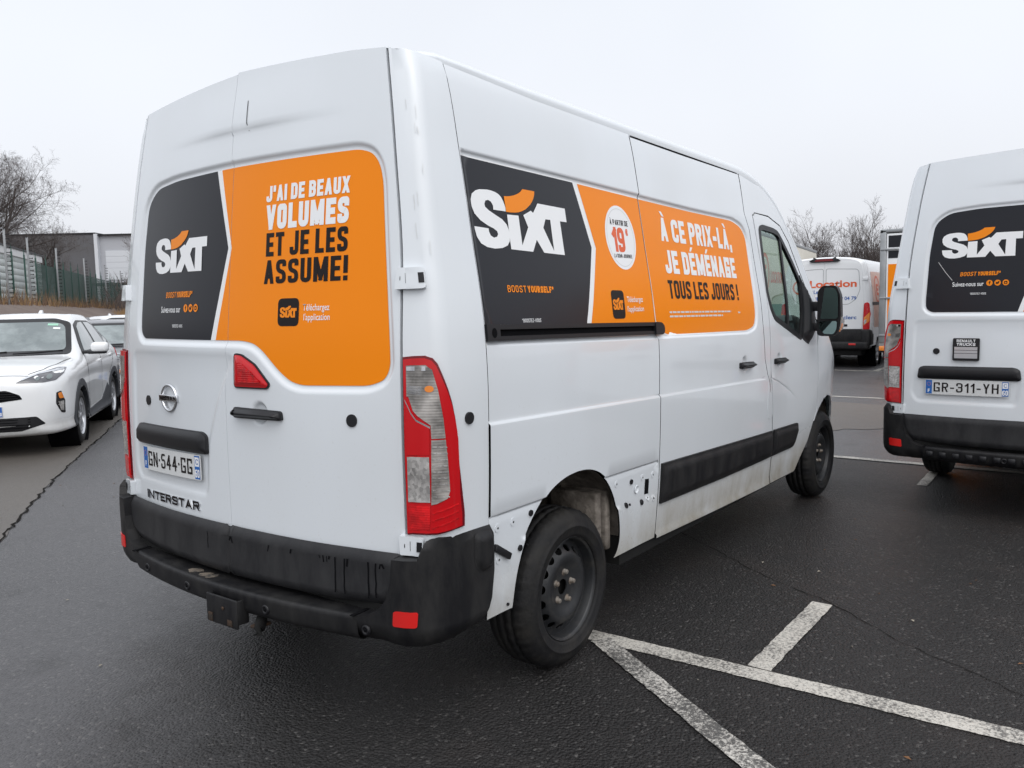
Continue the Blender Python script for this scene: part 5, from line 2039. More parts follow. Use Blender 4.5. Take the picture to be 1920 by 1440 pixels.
def bumper_stains(van):
    """run-off streaks and muddy scuffs on the near van's bumper"""
    cl = None
    for d in van.children:
        if d.name.startswith('rear_door'):
            for c in d.children:
                if c.name.startswith('door_cladding') and cl is None:
                    cl = c
    f = Face(lambda P: np.stack([xr(P[:, 0], P[:, 1]) - .006 * np.clip((.62 - P[:, 1]) / .1, 0, 1), P[:, 0], P[:, 1]], -1), (-1, 0, 0), -1)
    b = MB()
    rg = random.Random(5)
    for y, w, z1 in ((-.592, .006, .545), (-.632, .006, .545), (-.735, .007, .545), (-.766, .006, .55), (.12, .003, .60)):
        pts = [(y + rg.uniform(-.002, .002), z) for z in np.linspace(.668, z1, 6)]
        f.poly(b, stroke(pts, w, 0), "gap_dark", .0352)
    for i in range(11):
        y = rg.uniform(-.80, -.02)
        f.poly(b, stroke([(y, .668), (y + rg.uniform(-.006, .006), .668 - rg.uniform(.006, .022))], rg.uniform(.003, .008), 0), "gap_dark", .0353)
    b.build('runoff_streak', cl)['kind'] = 'stuff'
    dR = [c for c in van.children if c.name.startswith('rear_door')][0]
    b = MB()
    RF.poly(b, stroke([(-.088, 2.345), (-.090, 2.30), (-.092, 2.262), (-.104, 2.232)], .0035, 0), "gap_dark", .002)
    b.build('paint_crack', dR)
    cor = [c for c in van.children if c.name.startswith('body')][0]
    b = MB()
    f2 = Face(lambda P: corner(P), (-1, -1, 0), 1)
    for k in range(9):
        s0, z0 = rg.uniform(1.25, 1.6), rg.uniform(1.75, 2.25)
        panel(b, stroke([(s0 * .13, z0), (s0 * .13 + rg.uniform(-.004, .004), z0 - rg.uniform(.02, .05))], rg.uniform(.0015, .003), 0), lambda P: corner(P * np.array([1 / .13, 1])), "plate_white", (-1, -1, 0), grid=.1, off=.0012, rim=0)
    b.build('scuff_mark', cor)['kind'] = 'stuff'
    b = MB()
    bo = [c for c in van.children if c.name.startswith('rear_bumper')][0]
    for y, w in ((.22, .035), (.14, .03), (.10, .02)):
        x0 = -1.06 + .146 * y * y
        pts = [(x0 + .05 + .03 * math.cos(t) * rg.uniform(.6, 1.2), y + w * math.sin(t) * rg.uniform(.6, 1.2)) for t in np.linspace(0, 2 * math.pi, 11)[:-1]]
        b.add([(p, q, .4905 - (p - x0) * .04) for p, q in pts], [tuple(range(len(pts)))[::-1]], "mud")
    b.build('mud_patch', bo)['kind'] = 'stuff'


mat("rust", (.055, .028, .014), .8, var=(40, (.02, .016, .012), .4, .65))
mat("mud", (.17, .14, .11), .85, var=(30, (.05, .045, .04), .45, .6))


def step_tread(van):
    bo = [c for c in van.children if c.name.startswith('rear_bumper')][0]
    for i in range(17):
        y = .67 - i * .084
        x0 = -1.06 + .146 * y * y
        b = MB()
        b.box((x0 - .012, y - .022, .425), (x0 + .01, y + .022, .462), "trim_black", .004, None, 1)
        b.build('tread_rib', bo)


# ================================================================== the two hire vans
van = thing('panel_van', 'nearest white panel van, J\'AI DE BEAUX VOLUMES printed on its orange rear door', 'van', (0, 0, 0), 0, 'white hire vans in orange and black film')
build_van_common(van)
van2 = copy_tree(van)
van2.name = 'panel_van.001'


def lengthen(o):
    """the right-hand van is the longer, slightly taller version: its axles sit further forward"""
    if o.type == 'MESH':
        o.data = o.data.copy()
        n = len(o.data.vertices)
        co = np.empty(n * 3)
        o.data.vertices.foreach_get('co', co)
        co = co.reshape(-1, 3)
        co[:, 0] += .65 * np.clip((co[:, 0] + .58) / .13, 0, 1)
        co[:, 2] += .055 * sstep(1.5, 2.45, co[:, 2])
        o.data.vertices.foreach_set('co', co.ravel())
        o.data.update()
    for c in o.children:
        lengthen(c)

van2.location = (4.48, -2.415, 0)
van2['label'] = 'white panel van at the right edge, black maker badge above its plate GR-311-YH'
dress_rear(van, 1)
dress_side(van)
badge_ring(van)
tow_bracket(van)
bumper_stains(van)
dL1 = [c for c in van.children if c.name.startswith('rear_door')][1]
number_plate(dL1, "GN\u00b7544\u00b7GG", .708, .853, slope=.008)
dress_rear(van2, 2)
step_tread(van2)
dL2 = [c for c in van2.children if c.name.startswith('rear_door')][1]
number_plate(dL2, "GR-311-YH", .720, .859, slope=.004)
b = MB()
fz = Face(lambda P: np.stack([xr(P[:, 0], P[:, 1]) - .002, P[:, 0], P[:, 1]], -1), (-1, 0, 0), -1)
BD = rnd([(.549, 1.101), (.384, 1.101), (.384, 1.256), (.549, 1.256)], .010)
panel(b, BD, fz.surf, "trim_black", fz.out, grid=.1, off=.008, rim=.010)
fz.text(b, "RENAULT", .525, 1.228, .116, .019, .22, "decal_white", .0088, gw=.62, gap=.16)
fz.text(b, "TRUCKS", .525, 1.204, .116, .019, .22, "decal_white", .0088, gw=.62, gap=.16)
for z0, z1 in ((1.118, 1.150), (1.153, 1.172), (1.175, 1.196)):
    panel(b, [(.538, z0), (.396, z0), (.396, z1), (.538, z1)], fz.surf, "alloy", fz.out, grid=.1, off=.0095, rim=.003)
b.build('maker_badge', dL2)
lengthen(van2)


# ================================================================== ground
def sheet(name, poly, z, mname, kind='structure'):
    b = MB()
    P = [(x, y, z) for x, y in poly]
    area = sum(P[i][0] * P[(i + 1) % len(P)][1] - P[(i + 1) % len(P)][0] * P[i][1] for i in range(len(P)))
    if area < 0:
        P.reverse()
    b.add(P, [tuple(range(len(P)))], mname)
    o = b.build(name)
    if kind:
        o['kind'] = kind
    return o


def jag(pts, amp, step, seed):
    r = random.Random(seed)
    q = dens(pts, step, False)
    return [(a + r.uniform(-amp, amp), b_ + r.uniform(-amp, amp)) for a, b_ in q]


def ribbon(name, pts, w, z, mname, seed=0, kind='structure'):
    r = random.Random(seed)
    b = MB()
    V = []
    for i, p in enumerate(pts):
        d = np.array(pts[min(i + 1, len(pts) - 1)]) - np.array(pts[max(i - 1, 0)])
        d = d / (np.linalg.norm(d) + 1e-9)
        n = np.array((-d[1], d[0]))
        ww = w * r.uniform(.35, 1.3)
        a, c = np.array(p) + n * ww / 2, np.array(p) - n * ww / 2
        V += [(a[0], a[1], z), (c[0], c[1], z)]
    b.add(V, [(2 * i, 2 * i + 1, 2 * i + 3, 2 * i + 2) for i in range(len(pts) - 1)], mname)
    o = b.build(name)
    o['kind'] = kind
    return o


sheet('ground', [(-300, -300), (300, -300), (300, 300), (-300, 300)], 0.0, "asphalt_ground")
seam_l = [(-2.9, 0.0), (-1.8, 1.55), (-.514, 3.389), (.708, 5.291), (3.285, 8.939), (6.5, 13.4), (16, 26.5)]
sj = jag(seam_l, .012, .15, 5)
sheet('old_asphalt_strip', sj + [(-14, 30), (-14, -2)], .004, "asphalt_old")
ribbon('asphalt_crack', jag(seam_l, .016, .07, 6), .020, .0065, "crack_dark", 2)
seam_r = [(2.35, -.2), (1.95, -.75), (1.583, -1.24), (1.347, -1.673), (1.003, -2.089), (.739, -2.557), (.2, -3.5)]
ribbon('asphalt_crack', jag(seam_r, .010, .05, 8), .0055, .003, "crack_dark", 4)
pp = jag([(7.2, 1.4), (9.9, 1.4), (9.95, .5), (9.85, -.1), (9.8, -3)], .05, .25, 3) + jag([(8.4, -3), (7.9, -.9), (7.5, -.5), (7.1, -.1), (7.0, .6), (7.2, 1.4)], .07, .2, 4)
sheet('asphalt_patch', pp, .004, "asphalt_patch")


def mark(pts, w, mname="marking_white", z=.004, seed=0):
    """one painted line with slightly ragged edges"""
    r = random.Random(seed)
    a, c = np.array(pts[0], float), np.array(pts[1], float)
    d = (c - a) / np.linalg.norm(c - a)
    n = np.array((-d[1], d[0]))
    L = np.linalg.norm(c - a)
    k = max(3, int(L / .03))
    E1 = [tuple(a + d * L * i / k + n * (w / 2 + r.uniform(-.003, .003))) for i in range(k + 1)]
    E2 = [tuple(a + d * L * i / k - n * (w / 2 + r.uniform(-.003, .003))) for i in range(k + 1)]
    b = MB()
    V = [(p[0], p[1], z) for p in E2] + [(p[0], p[1], z) for p in E1]
    b.add(V, [(i, i + 1, k + 2 + i, k + 1 + i) for i in range(k)], mname)
    o = b.build('road_marking')
    o['kind'] = 'structure'
    return o


mark([(.325, -.80), (.52, -7.5)], .108, seed=1)
mark([(.30, -.93), (-1.30, -3.40)], .098, "marking_worn", .0065, 2)
mark([(.405, -1.634), (1.312, -1.636)], .100, "marking_white", .0065, 3)
mark([(4.47, -1.527), (5.38, -1.51)], .080, seed=4)
mark([(5.434, 3.0), (5.434, -7)], .105, "marking_white", .0065, 5)
mark([(10.70, 6), (10.70, -6)], .10, seed=6)
mark([(15.80, 8), (15.80, -6)], .10, seed=7)
mark([(15.90, 1.42), (18.6, 1.42)], .12, seed=8)
# leaf litter and grit on the bays
b = MB()
rg = random.Random(11)
for i in range(140):
    x, y = rg.uniform(-1.2, 5.2), rg.uniform(-5.5, -1.15)
    if i > 100:
        x, y = rg.uniform(-2.4, 1.0), rg.uniform(0.2, 5.0)
    s_ = rg.uniform(.004, .016)
    a = rg.uniform(0, 6.28)
    c_, n_ = math.cos(a) * s_, math.sin(a) * s_
    b.add([(x - c_, y - n_, .003), (x + n_ * .5, y - c_ * .5, .007), (x + c_, y + n_, .0035), (x - n_ * .5, y + c_ * .5, .006)], [(0, 1, 2, 3)], rg.choice(["litter_brown", "litter_brown", "litter_pale"]))
mat("litter_brown", (.16, .075, .03), .8)
mat("litter_pale", (.30, .27, .22), .8)
o = b.build('leaf_litter')
o['kind'] = 'stuff'


# ================================================================== other vehicles: lofted hulls with fitted parts
def smooth_hull(st, nx=90, sub=4, xs_dense=None):
    """st: list of (x, half profile [(y,z)...]) -> grid of points over the whole width"""
    st = sorted(st, key=lambda s_: s_[0])
    X = [s_[0] for s_ in st]
    A = np.array([s_[1] for s_ in st], float)
    n = A.shape[1]
    fy = [pchip(X, A[:, j, 0]) for j in range(n)]
    fz_ = [pchip(X, A[:, j, 1]) for j in range(n)]
    t = np.linspace(0, 1, nx)
    xs = X[0] + (X[-1] - X[0]) * (0.5 - 0.5 * np.cos(np.pi * t)) * .6 + (X[-1] - X[0]) * t * .4
    rows = []
    for x in xs:
        P = np.array([(float(fy[j](x)), float(fz_[j](x))) for j in range(n)])
        Q = []
        for j in range(n - 1):
            p0, p1, p2, p3 = P[max(j - 1, 0)], P[j], P[j + 1], P[min(j + 2, n - 1)]
            if j == 0:
                p0 = np.array((-P[1][0], P[1][1]))
            if j == n - 2:
                p3 = np.array((-P[n - 2][0], P[n - 2][1]))
            for k in range(sub):
                s_ = k / sub
                a = 0.42
                m1, m2 = (p2 - p0) * a, (p3 - p1) * a
                Q.append((2 * s_**3 - 3 * s_**2 + 1) * p1 + (s_**3 - 2 * s_**2 + s_) * m1 + (-2 * s_**3 + 3 * s_**2) * p2 + (s_**3 - s_**2) * m2)
        Q.append(P[-1])
        full = [(x, q[0], q[1]) for q in Q] + [(x, -q[0], q[1]) for q in reversed(Q[:-1])]
        rows.append(full)
    return rows


def hull_mesh(rows):
    V = [p for r in rows for p in r]
    m_ = len(rows[0])
    F = []
    for i in range(len(rows) - 1):
        for j in range(m_ - 1):
            F.append((i * m_ + j, i * m_ + j + 1, (i + 1) * m_ + j + 1, (i + 1) * m_ + j))
    return V, F


class Fit:
    """parts laid on a hull by casting rays along an axis"""

    def __init__(s, V, F):
        s.b = BVHTree.FromPolygons([Vector(v) for v in V], F)

    def surf(s, axis):
        def f(P):
            o = []
            for a, c in P:
                if axis == 'x+':
                    og, d = Vector((9, a, c)), Vector((-1, 0, 0))
                elif axis == 'x-':
                    og, d = Vector((-19, a, c)), Vector((1, 0, 0))
                elif axis == 'y+':
                    og, d = Vector((a, 9, c)), Vector((0, -1, 0))
                elif axis == 'y-':
                    og, d = Vector((a, -9, c)), Vector((0, 1, 0))
                else:
                    og, d = Vector((a, c, 9)), Vector((0, 0, -1))
                h = s.b.ray_cast(og, d)
                if h[0] is None:
                    h = s.b.find_nearest(og + d * 8)
                    q = h[0]
                    if axis[0] == 'x':
                        q = Vector((q.x, a, c))
                    elif axis[0] == 'y':
                        q = Vector((a, q.y, c))
                    else:
                        q = Vector((a, c, q.z))
                    o.append(q)
                else:
                    o.append(h[0])
            return np.array([tuple(q) for q in o])
        return f

    OUT = {'x+': (1, 0, 0), 'x-': (-1, 0, 0), 'y+': (0, 1, 0), 'y-': (0, -1, 0), 'z': (0, 0, 1)}

    def put(s, mb, poly, axis, mname, off=.004, rim=.006, grid=.06, holes=()):
        panel(mb, poly, s.surf(axis), mname, s.OUT[axis], holes=holes, grid=grid, off=off, rim=rim)

    def line(s, mb, pts, axis, w, mname, off=.003):
        panel(mb, stroke(pts, w, 0), s.surf(axis), mname, s.OUT[axis], grid=.2, seg=.06, off=off, rim=0)


def alloy_wheel(parent, x, y, z, sgn, r, spokes=5):
    w = thing_part('wheel', parent)
    b = MB()
    rr = r * .66
    prof = [(rr, .02), (rr * 1.04, .004), (r * .80, 0), (r * .93, .012), (r * .985, .035), (r, .06), (r, .15), (r * .97, .19), (r * .8, .21), (rr, .19)]
    b.lathe(prof, 40, "rubber", True, (x, y, z), 'Y', rfun=lambda k, j, q, o: (q, -sgn * o))
    b.build('tyre', w)
    b = MB()
    b.lathe([(rr * 1.01, .006), (rr * .97, .012), (rr * .93, .03), (rr * .9, .12)], 40, "alloy", True, (x, y, z), 'Y', rfun=lambda k, j, q, o: (q, -sgn * o))
    b.lathe([(.001, .012), (rr * .16, .012), (rr * .2, .02), (rr * .2, .06)], 20, "alloy", True, (x, y, z), 'Y', rfun=lambda k, j, q, o: (q, -sgn * o))
    b.lathe([(.001, .10), (rr * .9, .10)], 20, "under_dark", False, (x, y, z), 'Y', rfun=lambda k, j, q, o: (q, -sgn * o))
    for i in range(spokes):
        for da in (-.20, .20):
            a = 2 * math.pi * i / spokes + .3
            p0 = np.array((math.cos(a), math.sin(a))) * rr * .14
            p1 = np.array((math.cos(a + da), math.sin(a + da))) * rr * .95
            d = (p1 - p0) / np.linalg.norm(p1 - p0)
            n = np.array((-d[1], d[0]))
            V = []
            for p, wd, o in ((p0, rr * .07, .016), (p1, rr * .085, .022)):
                for sg_ in (-1, 1):
                    for dp in (0, .03):
                        q = p + n * sg_ * wd
                        V.append((x + q[0], y - sgn * (o + dp), z + q[1]))
            b.add(V, [(0, 2, 6, 4), (0, 4, 5, 1), (2, 3, 7, 6), (1, 5, 7, 3)], "alloy", False)
    b.build('rim', w)
    return w


CAR_ST = [
    (.90, [(0, .36), (.42, .37), (.45, .42), (.47, .55), (.46, .70), (.38, .77), (.2, .80), (0, .81)]),
    (.86, [(0, .26), (.58, .27), (.64, .36), (.68, .55), (.64, .76), (.55, .835), (.3, .87), (0, .88)]),
    (.72, [(0, .22), (.72, .24), (.775, .36), (.80, .56), (.775, .80), (.68, .895), (.4, .93), (0, .945)]),
    (.50, [(0, .21), (.79, .24), (.845, .36), (.86, .58), (.845, .86), (.745, .955), (.45, .985), (0, 1.0)]),
    (.05, [(0, .2), (.82, .24), (.870, .36), (.880, .62), (.862, .90), (.76, 1.0), (.5, 1.03), (0, 1.045)]),
    (-.35, [(0, .2), (.82, .24), (.868, .36), (.875, .62), (.858, .93), (.74, 1.035), (.5, 1.07), (0, 1.085)]),
    (-.52, [(0, .2), (.82, .24), (.866, .36), (.870, .62), (.855, .95), (.715, 1.085), (.5, 1.13), (0, 1.15)]),
    (-.85, [(0, .2), (.82, .24), (.862, .36), (.862, .62), (.852, .97), (.66, 1.30), (.48, 1.345), (0, 1.37)]),
    (-1.15, [(0, .2), (.82, .24), (.858, .36), (.858, .62), (.852, .98), (.625, 1.47), (.46, 1.525), (0, 1.545)]),
    (-1.5, [(0, .2), (.82, .24), (.858, .36), (.858, .62), (.854, .99), (.61, 1.52), (.45, 1.575), (0, 1.595)]),
    (-2.3, [(0, .2), (.82, .24), (.868, .36), (.872, .62), (.868, 1.01), (.60, 1.505), (.44, 1.565), (0, 1.585)]),
    (-2.8, [(0, .2), (.82, .26), (.872, .38), (.880, .64), (.870, 1.03), (.58, 1.42), (.42, 1.50), (0, 1.52)]),
    (-3.12, [(0, .24), (.79, .30), (.850, .42), (.862, .66), (.845, 1.02), (.58, 1.20), (.42, 1.27), (0, 1.30)]),
    (-3.26, [(0, .30), (.72, .34), (.79, .45), (.81, .68), (.78, .99), (.58, 1.07), (.40, 1.10), (0, 1.12)]),
    (-3.31, [(0, .40), (.60, .42), (.66, .50), (.68, .68), (.66, .90), (.5, .96), (.35, .98), (0, .99)]),
]


def build_suv(name, label, loc, rz, paint_m, grille=True, trim=True, plate="60", group=None, zscale=1.0):
    car = thing(name, label, 'car', loc, rz, group)
    st = [(x, [(y, .2 + (z - .2) * zscale) for y, z in pr]) for x, pr in CAR_ST]
    rows = smooth_hull(st, 110, 4)
    V, F = hull_mesh(rows)
    m_ = len(rows[0])
    F.append(tuple(reversed(range(m_))))
    F.append(tuple((len(rows) - 1) * m_ + i for i in range(m_)))
    ft = Fit(V, F)
    body = MB()
    wh = [(-.06, .335), (-2.56, .335)]
    keep = []
    for f in F:
        c = np.mean([V[i] for i in f], 0)
        cut_ = any(math.hypot(c[0] - a, c[2] - bz) < .385 and abs(c[1]) > .52 for a, bz in wh)
        if not cut_:
            keep.append(f)
    body.add(V, keep, paint_m, True)
    for a, bz in wh:
        for sg in (-1, 1):
            body.lathe([(.40, sg * .872), (.40, sg * .55), (.02, sg * .55)], 28, "gap_dark", True, (a, 0, bz), 'Y')
    for sg, ax in ((1, 'y+'), (-1, 'y-')):
        # shut lines
        for pts in ([(-.62, .36), (-.62, .62), (-.66, .95), (-.74, 1.07)], [(-1.66, .34), (-1.64, .70), (-1.67, 1.06)], [(-2.22, .72), (-2.50, .86), (-2.62, 1.05)]):
            ft.line(body, pts, ax, .008, "gap_dark")
    # bonnet edge
    ft.line(body, [(.75, .50), (.60, .62), (.30, .70), (-.30, .74)], 'z', .008, "gap_dark")
    ft.line(body, [(.75, -.50), (.60, -.62), (.30, -.70), (-.30, -.74)], 'z', .008, "gap_dark")
    ft.line(body, [(.79, -.52), (.82, 0), (.79, .52)], 'z', .008, "gap_dark")
    bo = body.build('body', car)
    k = lambda z: .2 + (z - .2) * zscale
    b = MB()
    WS = rnd([(-.71, k(1.075)), (.71, k(1.075)), (.62, k(1.465)), (.45, k(1.513)), (-.45, k(1.513)), (-.62, k(1.465))], .05)
    ft.put(b, WS, 'x+', "trim_black", .010, .012, .04)
    WG = rnd([(-.645, k(1.115)), (.645, k(1.115)), (.575, k(1.43)), (.42, k(1.465)), (-.42, k(1.465)), (-.575, k(1.43))], .06)
    ft.put(b, WG, 'x+', "car_glass", .0135, .002, .04)
    for pg, mn in (([(.38, k(1.42)), (.50, k(1.415)), (.50, k(1.44)), (.38, k(1.445))], "sticker_green"), ([(.45, k(1.375)), (.53, k(1.37)), (.53, k(1.39)), (.45, k(1.395))], "decal_white")):
        ft.put(b, pg, 'x+', mn, .0155, 0, .04)
    wo = b.build('windscreen', car)
    w_ = MB()
    for y0, y1 in ((.10, .62), (-.55, .02)):
        P = ft.surf('x+')(np.array([(y0, k(1.09)), ((y0 + y1) / 2, k(1.10)), (y1, k(1.115))]))
        w_.tube([q + np.array((.02, 0, .01)) for q in P], .008, 5, "trim_black")
    w_.build('wiper', wo)
    for sg, ax in ((1, 'y+'), (-1, 'y-')):
        b = MB()
        DL = rnd([(-.70, k(1.06)), (-1.10, k(1.435)), (-1.35, k(1.487)), (-2.15, k(1.475)), (-2.55, k(1.37)), (-2.76, k(1.17)), (-2.66, k(1.10)), (-1.70, k(1.065))], .03)
        ft.put(b, DL, ax, "trim_black", .006, .008, .05)
        for pg in ([(-.84, k(1.095)), (-1.15, k(1.40)), (-1.36, k(1.455)), (-1.63, k(1.46)), (-1.60, k(1.10))], [(-1.72, k(1.10)), (-1.74, k(1.458)), (-2.12, k(1.448)), (-2.28, k(1.40)), (-2.34, k(1.12))], [(-2.39, k(1.13)), (-2.34, k(1.385)), (-2.50, k(1.33)), (-2.65, k(1.17))]):
            ft.put(b, rnd(pg, .03), ax, "car_glass", .009, .002, .05)
        b.build('side_window', car)
        b = MB()
        ft.put(b, [(x_, z_ + .0) for x_, z_ in rnd([(-1.44, .925), (-1.62, .935), (-1.62, .955), (-1.44, .945)], .008)], ax, paint_m, .03, .03, .05)
        ft.put(b, [(x_, z_ + .02) for x_, z_ in rnd([(-2.30, .945), (-2.47, .955), (-2.47, .975), (-2.30, .965)], .008)], ax, paint_m, .03, .03, .05)
        b.build('door_handle', car)
        # headlamp
        h = MB()
        HL = rnd([(sg * .395, .828), (sg * .58, .915), (sg * .74, .965), (sg * .805, .955), (sg * .815, .90), (sg * .76, .835), (sg * .66, .822)], .015)
        ft.put(h, HL, 'x+', "lamp_dark", .006, .008, .05)
        ft.put(h, [(sg * .45, .868), (sg * .60, .925), (sg * .79, .955), (sg * .79, .938), (sg * .60, .908), (sg * .46, .852)], 'x+', "chrome", .0085, .002, .05)
        ft.put(h, circle(sg * .70, .875, .026, 14), 'x+', "car_glass", .009, .003, .05)
        ft.put(h, circle(sg * .60, .860, .020, 12), 'x+', "car_glass", .009, .003, .05)
        h.build('headlight', car)
        h = MB()
        ft.put(h, rnd([(sg * .765, .70), (sg * .80, .715), (sg * .825, .60), (sg * .82, .46), (sg * .795, .47), (sg * .76, .58)], .01), 'x+', "trim_black", .004, .006, .05)
        ft.put(h, rnd([(sg * .775, .69), (sg * .80, .70), (sg * .815, .63), (sg * .785, .63)], .006), 'x+', "bulb_orange", .008, .003, .05)
        ft.put(h, rnd([(sg * .775, .60), (sg * .815, .60), (sg * .81, .49), (sg * .79, .50)], .006), 'x+', "lens_crystal", .008, .003, .05)
        h.build('fog_lamp', car)
        if trim:
            for a, bz in wh:
                t_ = MB()
                ring = [(a + .452 * math.cos(t), bz + .455 * math.sin(t)) for t in np.linspace(-.12, math.pi + .12, 30)]
                ring += [(a + .375 * math.cos(t), bz + .375 * math.sin(t)) for t in np.linspace(math.pi + .12, -.12, 30)]
                ft.put(t_, ring, ax, "arch_plastic", .014, .05, .06)
                t_.build('wheel_arch_trim', car)
            t_ = MB()
            ft.put(t_, [(-.48, .25), (-.46, .36), (-1.55, .40), (-2.02, .58), (-2.13, .50), (-2.15, .26)], ax, "arch_plastic", .012, .03, .08)
            t_.build('sill_trim', car)
        # mirror
        mb_ = MB()
        mb_.box((-.84, sg * .90, k(1.075)), (-.66, sg * 1.105, k(1.205)), paint_m, .045, None, 3)
        mb_.box((-.82, sg * .86, k(1.055)), (-.67, sg * 1.08, k(1.10)), "trim_black", .02)
        mb_.box((-.78, sg * .80, k(1.06)), (-.70, sg * .92, k(1.10)), "trim_black", .01)
        mb_.build('door_mirror', car)
        for a, bz in wh:
            alloy_wheel(car, a, sg * .868, bz, sg, .335)
        h = MB()
        ft.put(h, rnd([(-3.0, .92), (-3.22, .92), (-3.24, 1.02), (-2.98, 1.05)], .02), ax, "lens_red", .008, .01, .05)
        h.build('tail_light', car)
    if grille:
        g = MB()
        ft.put(g, rnd([(-.24, .628), (-.46, .652), (-.43, .70), (-.31, .752), (.31, .752), (.43, .70), (.46, .652), (.24, .628)], .015), 'x+', "gap_dark", .004, .006, .06)
        for z in (.66, .685, .71, .735):
            w = .42 - abs(z - .665) * 1.1
            ft.put(g, [(-w, z), (w, z), (w, z + .006), (-w, z + .006)], 'x+', "trim_black", .009, .004, .2)
        g.build('grille', car)
    g = MB()
    ft.put(g, rnd([(-.42, .30), (-.66, .37), (-.58, .455), (-.28, .452), (.28, .452), (.58, .455), (.66, .37), (.42, .30)], .02), 'x+', "trim_black", .004, .006, .06)
    for z in (.335, .365, .395, .425):
        ft.put(g, [(-.52, z), (.52, z), (.52, z + .008), (-.52, z + .008)], 'x+', "gap_dark", .0075, .002, .2)
    g.build('lower_grille', car)
    p = MB()
    ft.put(p, [(-.26, .47), (.26, .47), (.26, .58), (-.26, .58)], 'x+', "plate_white", .012, .012, .3)
    ft.put(p, [(.215, .472), (.258, .472), (.258, .578), (.215, .578)], 'x+', "plate_blue", .0135, 0, .3)
    ft.put(p, [(-.258, .472), (-.215, .472), (-.215, .578), (-.258, .578)], 'x+', "plate_blue", .0135, 0, .3)
    ff = Face(ft.surf('x+'), (1, 0, 0), 1)
    ff.text(p, plate, .221, .480, .032, .038, .2, "decal_white", .0145)
    ff.poly(p, [(.220, .535), (.252, .535), (.252, .568), (.220, .568)], "print_blue", .0142)
    p.build('number_plate', car)
    a_ = MB()
    zt_ = k(1.585)
    a_.bm(fin_bm(zt_), paint_m, True)
    a_.build('aerial_fin', car)
    return car


def fin_bm(zt_):
    bm = bmesh.new()
    L = [(-2.30, .03, zt_ - .03), (-2.50, .035, zt_ - .04), (-2.50, -.035, zt_ - .04), (-2.30, -.03, zt_ - .03), (-2.44, .012, zt_ + .055), (-2.52, .014, zt_ + .055), (-2.52, -.014, zt_ + .055), (-2.44, -.012, zt_ + .055)]
    vs = [bm.verts.new(v) for v in L]
    for f in ((0, 1, 5, 4), (1, 2, 6, 5), (2, 3, 7, 6), (3, 0, 4, 7), (4, 5, 6, 7)):
        bm.faces.new([vs[i] for i in f])
    return bm


mat("car_glass", (.10, .125, .128), .04, coat=0.6, spec=.7, var=(2.2, (.20, .235, .235), .42, .62))
mat("sticker_green", (.30, .55, .42), .5)
mat("lamp_dark", (.06, .06, .07), .08, coat=.8)
mat("arch_plastic", (.035, .038, .045), .6)
mat("alu", (.36, .37, .38), .42, metal=.7, var=(3, (.27, .28, .28), .4, .7))
mat("cream_paint", (.66, .62, .53), .4, var=(1.2, (.58, .54, .45), .35, .7))
mat("film_peach", (.72, .42, .33), .4, var=(2.5, (.76, .58, .50), .35, .7))
mat("truck_green", (.05, .16, .12), .5)

SUV_P = (1.2566, 7.8148)
SUV_A = -2.19391
_h = np.array((math.cos(SUV_A), math.sin(SUV_A)))
_l = np.array((-_h[1], _h[0]))


def suv_at(a, c):
    q = np.array(SUV_P) + _h * a + _l * c
    return (float(q[0]), float(q[1]), 0)


build_suv('parked_car', 'white compact crossover with grey wheel-arch trim parked behind the nearest van', suv_at(0, .02), SUV_A, "car_white")
build_suv('parked_car', 'dark grey car mostly hidden between the white crossover and the van', (4.86, 11.07, 0), R_(-98), "car_grey", trim=False, zscale=.91)
build_suv('parked_car', 'white car at the back with only its roof showing above the dark grey car', (8.73, 17.64, 0), R_(-98), "car_white", trim=False, zscale=.97)

# ------------------------------------------------------------------ white rental van in the far row
TA = R_(3)
_th = np.array((math.cos(TA), math.sin(TA)))
_tl = np.array((-_th[1], _th[0]))
TP = np.array((16.5, 2.60)) + _tl * .068
tv = thing('panel_van', 'far white van with orange Location lettering and a high red brake lamp', 'van', (TP[0], TP[1], 0), TA)
TS = []
for x, s_, dz in ((-.02, .90, -.03), (.0, .955, -.012), (.05, .985, 0), (.14, 1.0, 0), (1.5, 1.0, .0), (3.6, 1.0, 0), (4.1, 1.0, -.03)):
    TS.append((x, [(0, .48), (.90 * s_, .48), (.985 * s_, .55), (1.005 * s_, 1.0), (.985 * s_, 1.45), (.93 * s_, 1.95), (.865 * s_, 2.30 + dz), (.76 * s_, 2.415 + dz), (.5 * s_, 2.475 + dz), (0, 2.50 + dz)]))
TS += [(4.5, [(0, .42), (.9, .42), (.98, .55), (1.0, 1.0), (.97, 1.35), (.88, 1.7), (.80, 1.95), (.70, 2.05), (.5, 2.12), (0, 2.16)]),
       (4.95, [(0, .40), (.9, .40), (.97, .55), (.99, .95), (.94, 1.15), (.84, 1.26), (.78, 1.35), (.7, 1.42), (.5, 1.46), (0, 1.50)]),
       (5.4, [(0, .35), (.8, .35), (.88, .50), (.90, .85), (.84, 1.0), (.76, 1.06), (.7, 1.09), (.6, 1.11), (.4, 1.13), (0, 1.15)]),
       (5.5, [(0, .4), (.6, .4), (.7, .50), (.72, .75), (.68, .85), (.6, .92), (.5, .95), (.4, .96), (.3, .97), (0, .98)])]
rows = smooth_hull(TS, 80, 3)
V, F = hull_mesh(rows)
tb = MB()
wh = [(1.02, .345), (4.3, .345)]
kp = [f for f in F if not any(math.hypot(np.mean([V[i][0] for i in f]) - a, np.mean([V[i][2] for i in f]) - z) < .42 and abs(np.mean([V[i][1] for i in f])) > .5 for a, z in wh)]
tb.add(V, kp, "car_white", True)
tb.add(rows[0], [tuple(range(len(rows[0])))], "car_white", False)
